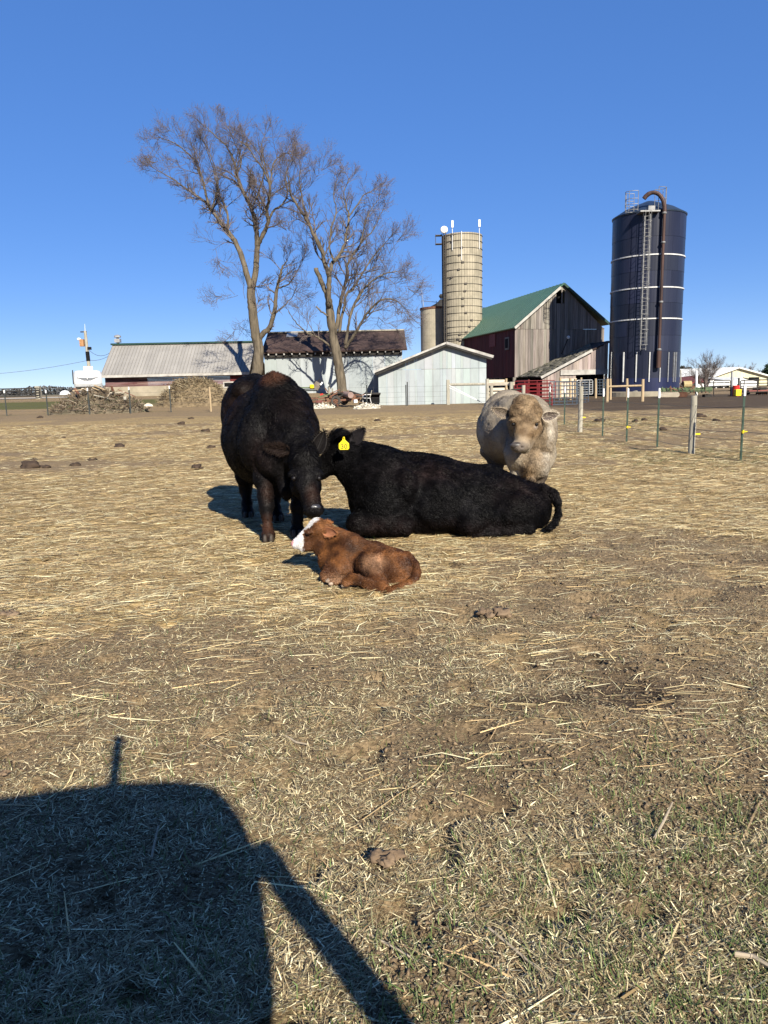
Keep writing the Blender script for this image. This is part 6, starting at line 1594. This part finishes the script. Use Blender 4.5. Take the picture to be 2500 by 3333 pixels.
mb = MB(); mb.box(W(1040, 1307, d - .2), (.42, .3, .16)); mb.build('gearbox', mat('red_brown', (.16, .05, .04), (.24, .1, .08), scale=4), t, bevel=.02)
R = random.Random(8)
for k in range(14):
    px = R.uniform(1060, 1172); py = R.uniform(1275, 1308); c = W(px, py, d + R.uniform(-.1, 1)); mb = MB(); v = Vector((R.uniform(-1, 1), R.uniform(-.3, .3), R.uniform(-.7, .7))).normalized() * R.uniform(.2, .45); mb.beam(c - v, c + v, R.uniform(.04, .14), R.uniform(.04, .12)); mb.build('bar', [m_rust, m_dark, m_post_old, m_rust][k % 4], t)
for px, py, w_, h_ in ((1130, 1300, .5, .3), (1110, 1283, .4, .22), (1160, 1294, .45, .4)): mb = MB(); c = W(px, py, d + .7); mb.box(c, (w_, .4, h_)); mb.build('housing', m_dark if px != 1160 else m_rust, t, bevel=.03)
mb = MB(); c = W(1157, 1306, d - .5); mb.box(c, (.22, .2, .2), rz=.3); tag(mb.build('white_box', m_white, base=tuple(c), bevel=.01), 'small white box on the ground beside the rusty drum', 'box')
t = thing('planter', 'old green seed planter with yellow seed hopper against the grey barn wall', 'machinery', (X(1000, 49), 49, GZ(X(1000, 49), 49)))
d = 49.0
for k in range(3): mb = MB(); mb.beam(W(968, 1262 + k * 5, d + k * .2), W(1030, 1261 + k * 5, d + k * .2), .07, .07); mb.build('frame_bar', m_greenpaint if k != 1 else m_dark, t)
mb = MB(); c = W(1015, 1258, d - .2); mb.lathe(c - Vector((0, 0, .14)), [(.09, 0), (.14, .04), (.15, .2), (.11, .26), (.03, .28)], 14); mb.build('seed_hopper', m_yellow, t)
mb = MB(); mb.box(W(1032, 1256, d), (.42, .4, .5), R=Matrix.Rotation(math.radians(32), 3, 'Y')); mb.build('bin', mat('grey_brown_bin', (.16, .13, .10), (.26, .22, .18), scale=4), t, bevel=.03)
mb = MB(); mb.beam(W(1043, 1253, d - .3), W(1050, 1244, d - .3), .06, .1); mb.build('white_plate', m_white, t)
for px, p2 in ((1024, 1245), (1031, 1234), (1038, 1236)): mb = MB(); mb.tube([W(px, 1262, d), W(px + 8, p2, d)], .025, 5); mb.build('lever', m_dark, t)
for k in range(7): mb = MB(); c = W(999 + k * 5.6, 1280, d); c.z = GZ(c.x, d) + .16; mb.lathe((0, 0, 0), [(.15, -.03), (.16, 0), (.15, .03)], 10); mb.v = [(c.x + v[2], c.y + v[0], c.z + v[1]) for v in mb.v]; mb.beam(c, c + Vector((0, .1, .4)), .06, .06); mb.build('row_unit', m_dark, t)
d = 48.2
t = thing('lawn_chair', 'white metal frame chair standing by the left side of the grey shed', 'chair', (X(1194, d), d, 0))
def P_(px, py, dd=0): return W(px, py, d + dd)
mb = MB(); mb.tube([P_(1182, 1315), P_(1180, 1288), P_(1184, 1285), P_(1208, 1284)], .022, 6); mb.build('frame', m_white, t)
mb = MB(); mb.tube([P_(1208, 1284, .5), P_(1204, 1288, .5), P_(1206, 1302, .5), P_(1209, 1313, .5)], .02, 6); mb.build('rear_frame', m_white, t)
mb = MB(); mb.beam(P_(1181, 1295), P_(1206, 1296), .5, .03); mb.build('seat', m_white, t)
mb = MB(); mb.beam(P_(1204, 1296, .4), P_(1210, 1272, .5), .04, .4, up=(0, 1, 0)); mb.build('backrest', m_post_old, t)
t = thing('farm_trailer', 'low flat trailer, coloured dark to stand for shade, between the chair and the grey shed', 'trailer', (X(1212, 49.5), 49.5, 0))
mb = MB(); mb.box(W(1212, 1281, 49.5), (1.1, 1.6, .1)); mb.build('bed', m_dark, t); mb = MB(); mb.box(W(1214, 1297, 49.6), (.9, 1.2, .55)); mb.build('shade_block', m_black, t)  # dark bed and black block stand for the shaded side of the shed

# ------------------------------------------------------------ right side: harrow, poles, cans, gates, sheds, wagon
d = 52.5
t = thing('disc_harrow', 'long green disc harrow with pale curved discs lying right of the navy silo', 'machinery', (X(2230, d), d, 0))
for k in range(3): mb = MB(); mb.beam(W(2150, 1276 - k * 5, d + k * .3), W(2318, 1272 - k * 4.6, d + k * .3), .12, .1); mb.build('frame_bar', m_greenpaint if k else mat('dark_green_bar', (.03, .05, .025), (.08, .10, .05), scale=5), t)
for k in range(13): mb = MB(); mb.beam(W(2160 + k * 12.5, 1277, d - .1), W(2156 + k * 12.5, 1262, d + .7), .08, .1); mb.build('cross_bar', [m_greenpaint, m_dark, m_rust][k % 3], t)
for k in range(13):
    c = W(2152 + k * 6.6, 1284, d - .2); mb = MB(); mb.lathe((0, 0, 0), [(.02, .05), (.10, .03), (.16, -.01), (.19, -.06), (.185, -.05)], 14); M_ = Matrix.Rotation(math.radians(50), 3, 'Z') @ Matrix.Rotation(math.radians(90), 3, 'Y'); mb.v = [tuple(M_ @ Vector(v) + c) for v in mb.v]; mb.build('disc', m_plank if k < 9 else m_rust, t)
R = random.Random(9)
for k in range(14): c = W(R.uniform(2150, 2315), R.uniform(1262, 1284), d + R.uniform(0, .6)); v = Vector((R.uniform(-1, 1), 0, R.uniform(-.5, .8))).normalized() * R.uniform(.12, .3); mb = MB(); mb.beam(c - v, c + v, .05, .06); mb.build('bar', [m_dark, m_greenpaint, m_rust][k % 3], t)
mb = MB(); a = W(2301, 1290, d + .4); mb.box(a, (.5, .5, .3)); mb.build('hitch', m_dark, t, bevel=.04)
def pole(name, lab, px, pt, pb, d, w_, m_, cat='post'):
    a = W(px, pb, d); b = W(px, pt, d); mb = MB(); mb.tube([(a.x, d, 0 if a.z < .3 else a.z), (b.x, d, b.z)], w_, 8); return tag(mb.build(name, m_, base=(a.x, d, 0)), lab, cat)
pole('white_post', 'tall white post standing behind the green disc harrow', 2267, 1206, 1290, 56, .085, m_white)
pole('steel_post', 'tall grey post with white lower half at the right end of the rounded gate', 2383, 1211, 1290, 54, .085, m_galv)
pole('steel_post', 'dark post rising behind the yellow box', 2405, 1230, 1290, 57, .07, m_dark)
pole('thin_pole', 'thin grey pole just right of the navy silo', 2216, 1204, 1262, 90, .07, m_post_old)
m_yb = mat('yellow_bin', (.80, .60, .01), (.90, .74, .05), scale=6, rough=.45)
a = W(2400.5, 1279, 53); s_ = 53 / F
t = thing('yellow_bin', 'bright yellow plastic bin with small black feet beside the red drum', 'bin', (a.x, 53, 0))
mb = MB(); mb.box((a.x, 53, .26), (18 * s_, .4, .46)); mb.build('tub', m_yb, t, bevel=.03)
for sx in (-1, 1): mb = MB(); mb.box((a.x + sx * 6 * s_, 52.85, .02), (.07, .08, .06)); mb.build('foot', m_black, t)
t = thing('red_drum', 'red drum showing above and left of the yellow bin', 'drum', (X(2394, 53.6), 53.6, 0)); c = X(2394, 53.6)
mb = MB(); mb.lathe((c, 53.6, 0), [(.24, 0), (.24, .35), (.25, .38), (.24, .4), (.24, .72), (.2, .76)], 18); mb.build('barrel', mat('red_plastic', (.55, .03, .02), rough=.4), t); mb = MB(); mb.lathe((c + .1, 53.6, .76), [(.05, 0), (.05, .1)], 8); mb.build('spout', m_dark, t)

m_cream = mat('cream_siding', (.62, .58, .40), (.76, .72, .54), scale=1, stretch=(3, 1, .3), rough=.6)
m_wroof = mat('white_metal_roof', (.72, .72, .68), (.84, .84, .80), scale=1, rough=.5)
d = 120.0
PK_ = W(2403, 1197, d); LE = W(2330, 1224, d); RE = W(2498, 1223, d)
t = thing('cream_building', 'wide white-roofed farm building with cream gable and dark doorway at far right', 'building', (PK_.x, d, 0))
mb = MB(); mb.prism([Vector((LE.x, d, 0)), Vector((RE.x, d, 0)), RE, PK_, LE], (0, .2, 0)); mb.build('gable_wall', m_cream, t)
mb = MB(); off = Vector((-6.5, 16, .0)); off2 = Vector((-6.5, 20, 0)); ov = Vector((0, -.5, .12))
roof_slab(mb, LE + ov + Vector((-.6, 0, -.15)), PK_ + ov, PK_ + off + ov + Vector((-6, 0, 0)), LE + off + ov + Vector((-7, 0, 0)), .2); roof_slab(mb, PK_ + ov, RE + ov + Vector((.5, 0, -.15)), RE + off + ov, PK_ + off + ov, .2); mb.build('roof', m_wroof, t)
mb = MB(); a = W(2438, 1228, d); b = W(2468, 1258, d); mb.box(((a.x + b.x) / 2, d - .1, (a.z) / 2), (b.x - a.x, .15, a.z)); do_ = mb.build('doorway', m_black, t)
mb = MB(); mb.box(((a.x + b.x) / 2 - .3, d - .2, a.z * .3), ((b.x - a.x) * .75, .1, a.z * .62)); mb.build('door', m_white, do_)
mb = MB(); mb.box((LE.x - 4.5, d + 10, LE.z / 2 - .2), (9, 12, LE.z - .2)); mb.build('side_wing', m_cream, t)
d = 105.0
PK_ = W(2419, 1228, d); LE = W(2387, 1240, d); RE = W(2464, 1238, d)
t = thing('white_shed', 'low white shed with long open dark bay in front of the cream gable building', 'shed', (PK_.x, d, 0))
mb = MB(); mb.prism([Vector((LE.x, d, 0)), Vector((RE.x, d, 0)), RE, PK_, LE], (0, .2, 0)); mb.build('gable_wall', m_white, t)
mb = MB(); off = Vector((-11.5, 9, .2)); roof_slab(mb, LE, PK_, PK_ + Vector((-3.2, 9, .2)), W(2306, 1238, d + 3) + Vector((0, 5, .6)), .15); roof_slab(mb, PK_, RE, RE + Vector((0, 9, 0)), PK_ + Vector((0, 9, 0)), .15); mb.build('roof', m_wroof, t)
a = W(2312, 1241, d); mb = MB(); mb.box(((a.x + LE.x) / 2, d + .4, a.z), (LE.x - a.x, .3, .3)); mb.build('fascia', m_white, t)
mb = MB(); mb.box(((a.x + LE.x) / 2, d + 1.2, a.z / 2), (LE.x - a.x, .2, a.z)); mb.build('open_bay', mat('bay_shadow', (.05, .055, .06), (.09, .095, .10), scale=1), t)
for k in range(4): mb = MB(); mb.box((a.x + (LE.x - a.x) * k / 3, d + .5, a.z / 2), (.15, .15, a.z)); mb.build('post', m_white, t)
mb = MB(); mb.box((a.x + 3, d + .2, .5), (6.5, .2, .35)); mb.build('lower_board', m_white, t)
d = 100.0
t = thing('white_long_shed', 'long low white shed with dark red eave, seen between navy silo and shrub tree', 'shed', (X(2240, d), d, 0))
a = W(2196, 1246, d); b = W(2300, 1240, d); c = W(2300, 1263, d)
mb = MB(); mb.box(((a.x + b.x) / 2, d + 1, a.z / 2 - .1), (b.x - a.x, 2, a.z - .2)); mb.build('wall', m_white, t)
mb = MB(); roof_slab(mb, a + Vector((0, -.3, 0)), b + Vector((0, -.3, 0)), b + Vector((0, 4, .8)), a + Vector((0, 4, .5)), .15); mb.build('roof', mat('dark_red_roof', (.12, .035, .035), (.18, .06, .055), scale=2), t)
d = 72.0
t = thing('red_machine', 'red farm machine with yellow reel parked right of the navy silo', 'machinery', (X(2236, d), d, 0))
mb = MB(); mb.beam(W(2206, 1258, d), W(2264, 1255, d), .5, .2); mb.build('frame', m_red_tube, t)
for px, py in ((2212, 1262), (2258, 1260)): wheel(px, py - 1, d - .3, .3, t)
for k in range(4): mb = MB(); mb.beam(W(2214 + k * 14, 1257, d), W(2222 + k * 11, 1244, d), .12, .12); mb.build('strut', m_red_tube, t)
mb = MB(); c = W(2236, 1251, d - .2); mb.lathe((0, 0, 0), [(.12, -.4), (.34, -.38), (.34, .38), (.12, .4)], 10); mb.v = [(c.x + v[2], c.y + v[0], c.z + v[1]) for v in mb.v]; mb.build('reel', mat('straw_yellow', (.40, .32, .14), (.5, .42, .24), scale=6), t)
d = 57.0
t = thing('hay_wagon', 'low red-brown flat wagon with black wheels at the right edge', 'wagon', (X(2460, d), d, 0))
m_rb = mat('wagon_red', (.22, .06, .05), (.34, .13, .10), scale=3)
mb = MB(); mb.beam(W(2422, 1274, d), W(2560, 1270, d), 1.6, .16); mb.build('bed', m_rb, t)
mb = MB(); mb.beam(W(2462, 1268, d), W(2482, 1268, d), 1.2, .35); mb.build('load', m_dark, t)
for px in (2431, 2470, 2489, 2530): wheel(px, 1282, d - .5, .22, t)
# white feed dome far off on the horizon
mb = MB(); c = W(212, 1281, 300); mb.lathe((c.x, 300, 0), [(2.2, 0), (2.2, 1.0), (1.8, 1.9), (1.1, 2.5), (.3, 2.7)], 18); tag(mb.build('round_bin', m_white, base=(c.x, 300, 0)), 'tiny white domed bin on the horizon at far left', 'bin')

# ------------------------------------------------------------ dung clods, soil clods, sticks
m_clod = mat('dark_clod', (.035, .022, .015), (.085, .055, .035), scale=8, bump=.01, bscale=30)
R = random.Random(21)
clods = []
for px, py, w_ in ((622, 1364, 16), (670, 1405, 26), (686, 1459, 26), (390, 1456, 36), (101, 1522, 58), (246, 1516, 30), (640, 1524, 34), (152, 1523, 24), (208, 1427, 14), (131, 1361, 18), (1231, 1372, 20), (2068, 1374, 22), (2096, 1369, 20), (2158, 1400, 26), (2330, 1371, 22), (2275, 1358, 36), (1950, 1374, 34), (592, 1381, 24), (300, 1500, 26), (110, 1500, 24)):
    g = G(px, py); s_ = g.y / F * w_ / 2
    mb = MB(); mb.ball((g.x, g.y, s_ * .15), (s_, s_ * .9, min(s_ * .55, .11)), 14, jit=.8, seed=px)
    for q in range(2): mb.ball((g.x + R.uniform(-1, 1) * s_, g.y + R.uniform(-.6, .6) * s_, .005), (s_ * .4, s_ * .35, s_ * .2), 8, jit=.6, seed=px + q)
    tag(mb.build('dung_clod', m_clod, smooth=True, base=(g.x, g.y, 0)), 'dark dung clod lying on straw-covered ground', 'dung', 'dung clods on the straw')
m_soil = mat('soil_clod', (.15, .10, .06), (.30, .21, .13), scale=9, bump=.012, bscale=25)
for lab, px, py, w_, m_ in (('flat crusted brown dung patch right of the calf', 1610, 2002, 110, m_soil), ('small tan clod right of the crusted dung patch', 1938, 2004, 34, m_soil), ('flat brown crust of dung at the left edge, level with the calf', 40, 2000, 90, m_soil), ('cracked lump of soil near the bottom right of the calf shadow', 1270, 2800, 150, m_soil), ('pale tan clod at the left edge above the vehicle shadow', 12, 2520, 46, m_soil)):
    g = G(px, py); s_ = g.y / F * w_ / 2; mb = MB()
    for q in range(7): mb.ball((g.x + R.uniform(-.75, .75) * s_, g.y + R.uniform(-.5, .5) * s_, .004), (s_ * R.uniform(.25, .45), s_ * R.uniform(.25, .4), min(.035, s_ * R.uniform(.15, .3))), 12, jit=.9, seed=px + q * 3)
    tag(mb.build('soil_clod', m_, smooth=True, base=(g.x, g.y, 0)), lab, 'clod')
m_stick = mat('pale_stick', (.36, .29, .20), (.56, .48, .36), scale=12)
for lab, pts, r in (('long thin curved stalk at bottom centre right of the shadow strut', ((1168, 3040), (1290, 3110), (1420, 3190)), .0032), ('long thin straight stalk at lower right', ((1590, 3035), (1720, 3150), (1865, 3270)), .003), ('thick pale stick at the right edge', ((2390, 3120), (2450, 3135), (2530, 3190)), .006), ('pale bent stick left of centre, above the vehicle shadow', ((930, 2405), (965, 2430), (1000, 2440)), .004), ('stalk slanting up to the right in the lower right area', ((2130, 2740), (2160, 2690), (2188, 2632)), .004), ('pale stalk lying inside the vehicle shadow', ((495, 2805), (505, 2760), (517, 2710)), .0035)):
    P = [G(*q) for q in pts]; P = [p + Vector((0, 0, .012 + .004 * k)) for k, p in enumerate(P)]; mb = MB(); mb.tube(P, [r, r * .9, r * .6], 6); tag(mb.build('dry_stalk', m_stick, base=tuple(P[0])), lab, 'stalk')

# ------------------------------------------------------------ the utility vehicle right behind the camera (seen only by its shadow)
yP = -.42
hd = Vector((SUNV.x, SUNV.y, 0)).normalized(); tE = SUNV.z / math.hypot(SUNV.x, SUNV.y)
def back(px, py):           # ground point in the photo -> where the sun ray leaves the vertical plane y = yP
    g = G(px, py); k = (yP - g.y) / hd.y; return Vector((g.x + hd.x * k, yP, g.z + k * tE))
v = thing('utility_vehicle', 'dark utility vehicle with closed cab and rear pole standing just behind the camera', 'vehicle', (-.9, -1.2, 0))
m_vp = mat('vehicle_paint', (.03, .05, .035), (.04, .065, .045), scale=4, rough=.4)
roofl = [(-420, 2690), (0, 2592), (150, 2572), (300, 2556), (420, 2546), (560, 2538), (650, 2545), (700, 2562), (745, 2600), (785, 2660), (815, 2725), (838, 2790), (852, 2860), (862, 2950), (872, 3060), (882, 3180), (892, 3333)]
P = [back(*q) for q in roofl]
last = P[-1]; P += [Vector((last.x + .03, yP, .35)), Vector((P[0].x, yP, .35))]
mb = MB(); mb.prism(P, (0, -.04, 0)); mb.build('cab_panel', m_vp, v)
q0 = back(838, 2760); q1 = back(1325, 3400); dq = (q1 - q0); q1 = q0 + dq * 1.9
mb = MB(); mb.beam(q0, q1, .035, .068, up=(0, 1, 0)); mb.beam(q0, q1, .068, .035, up=(0, 1, 0)); mb.build('strut', m_dark, v)
p0 = back(366, 2565); p1 = back(393, 2392); mb = MB(); mb.tube([p0 + Vector((0, -.02, -.1)), p1 + Vector((0, -.02, 0))], .021, 8); mb.build('pole', m_dark, v)
xa = P[0].x + .05; xb = last.x - .12; zt_ = min(p.z for p in P[:10]) - .12
mb = MB(); mb.box(((xa + xb) / 2, yP - .75, 1.0), (xb - xa, 1.3, 1.1)); mb.build('cab', m_vp, v, bevel=.06)
for sx in (xa + .25, xb - .25):
    for yy in (yP - .3, yP - 1.25): mb = MB(); mb.lathe((0, 0, 0), [(.2, -.12), (.31, -.12), (.33, 0), (.31, .12), (.2, .12)], 20); mb.v = [(sx + v_[0], yy + v_[2] * .8, .33 + v_[1]) for v_ in mb.v]; mb.build('wheel', m_tyre, v)
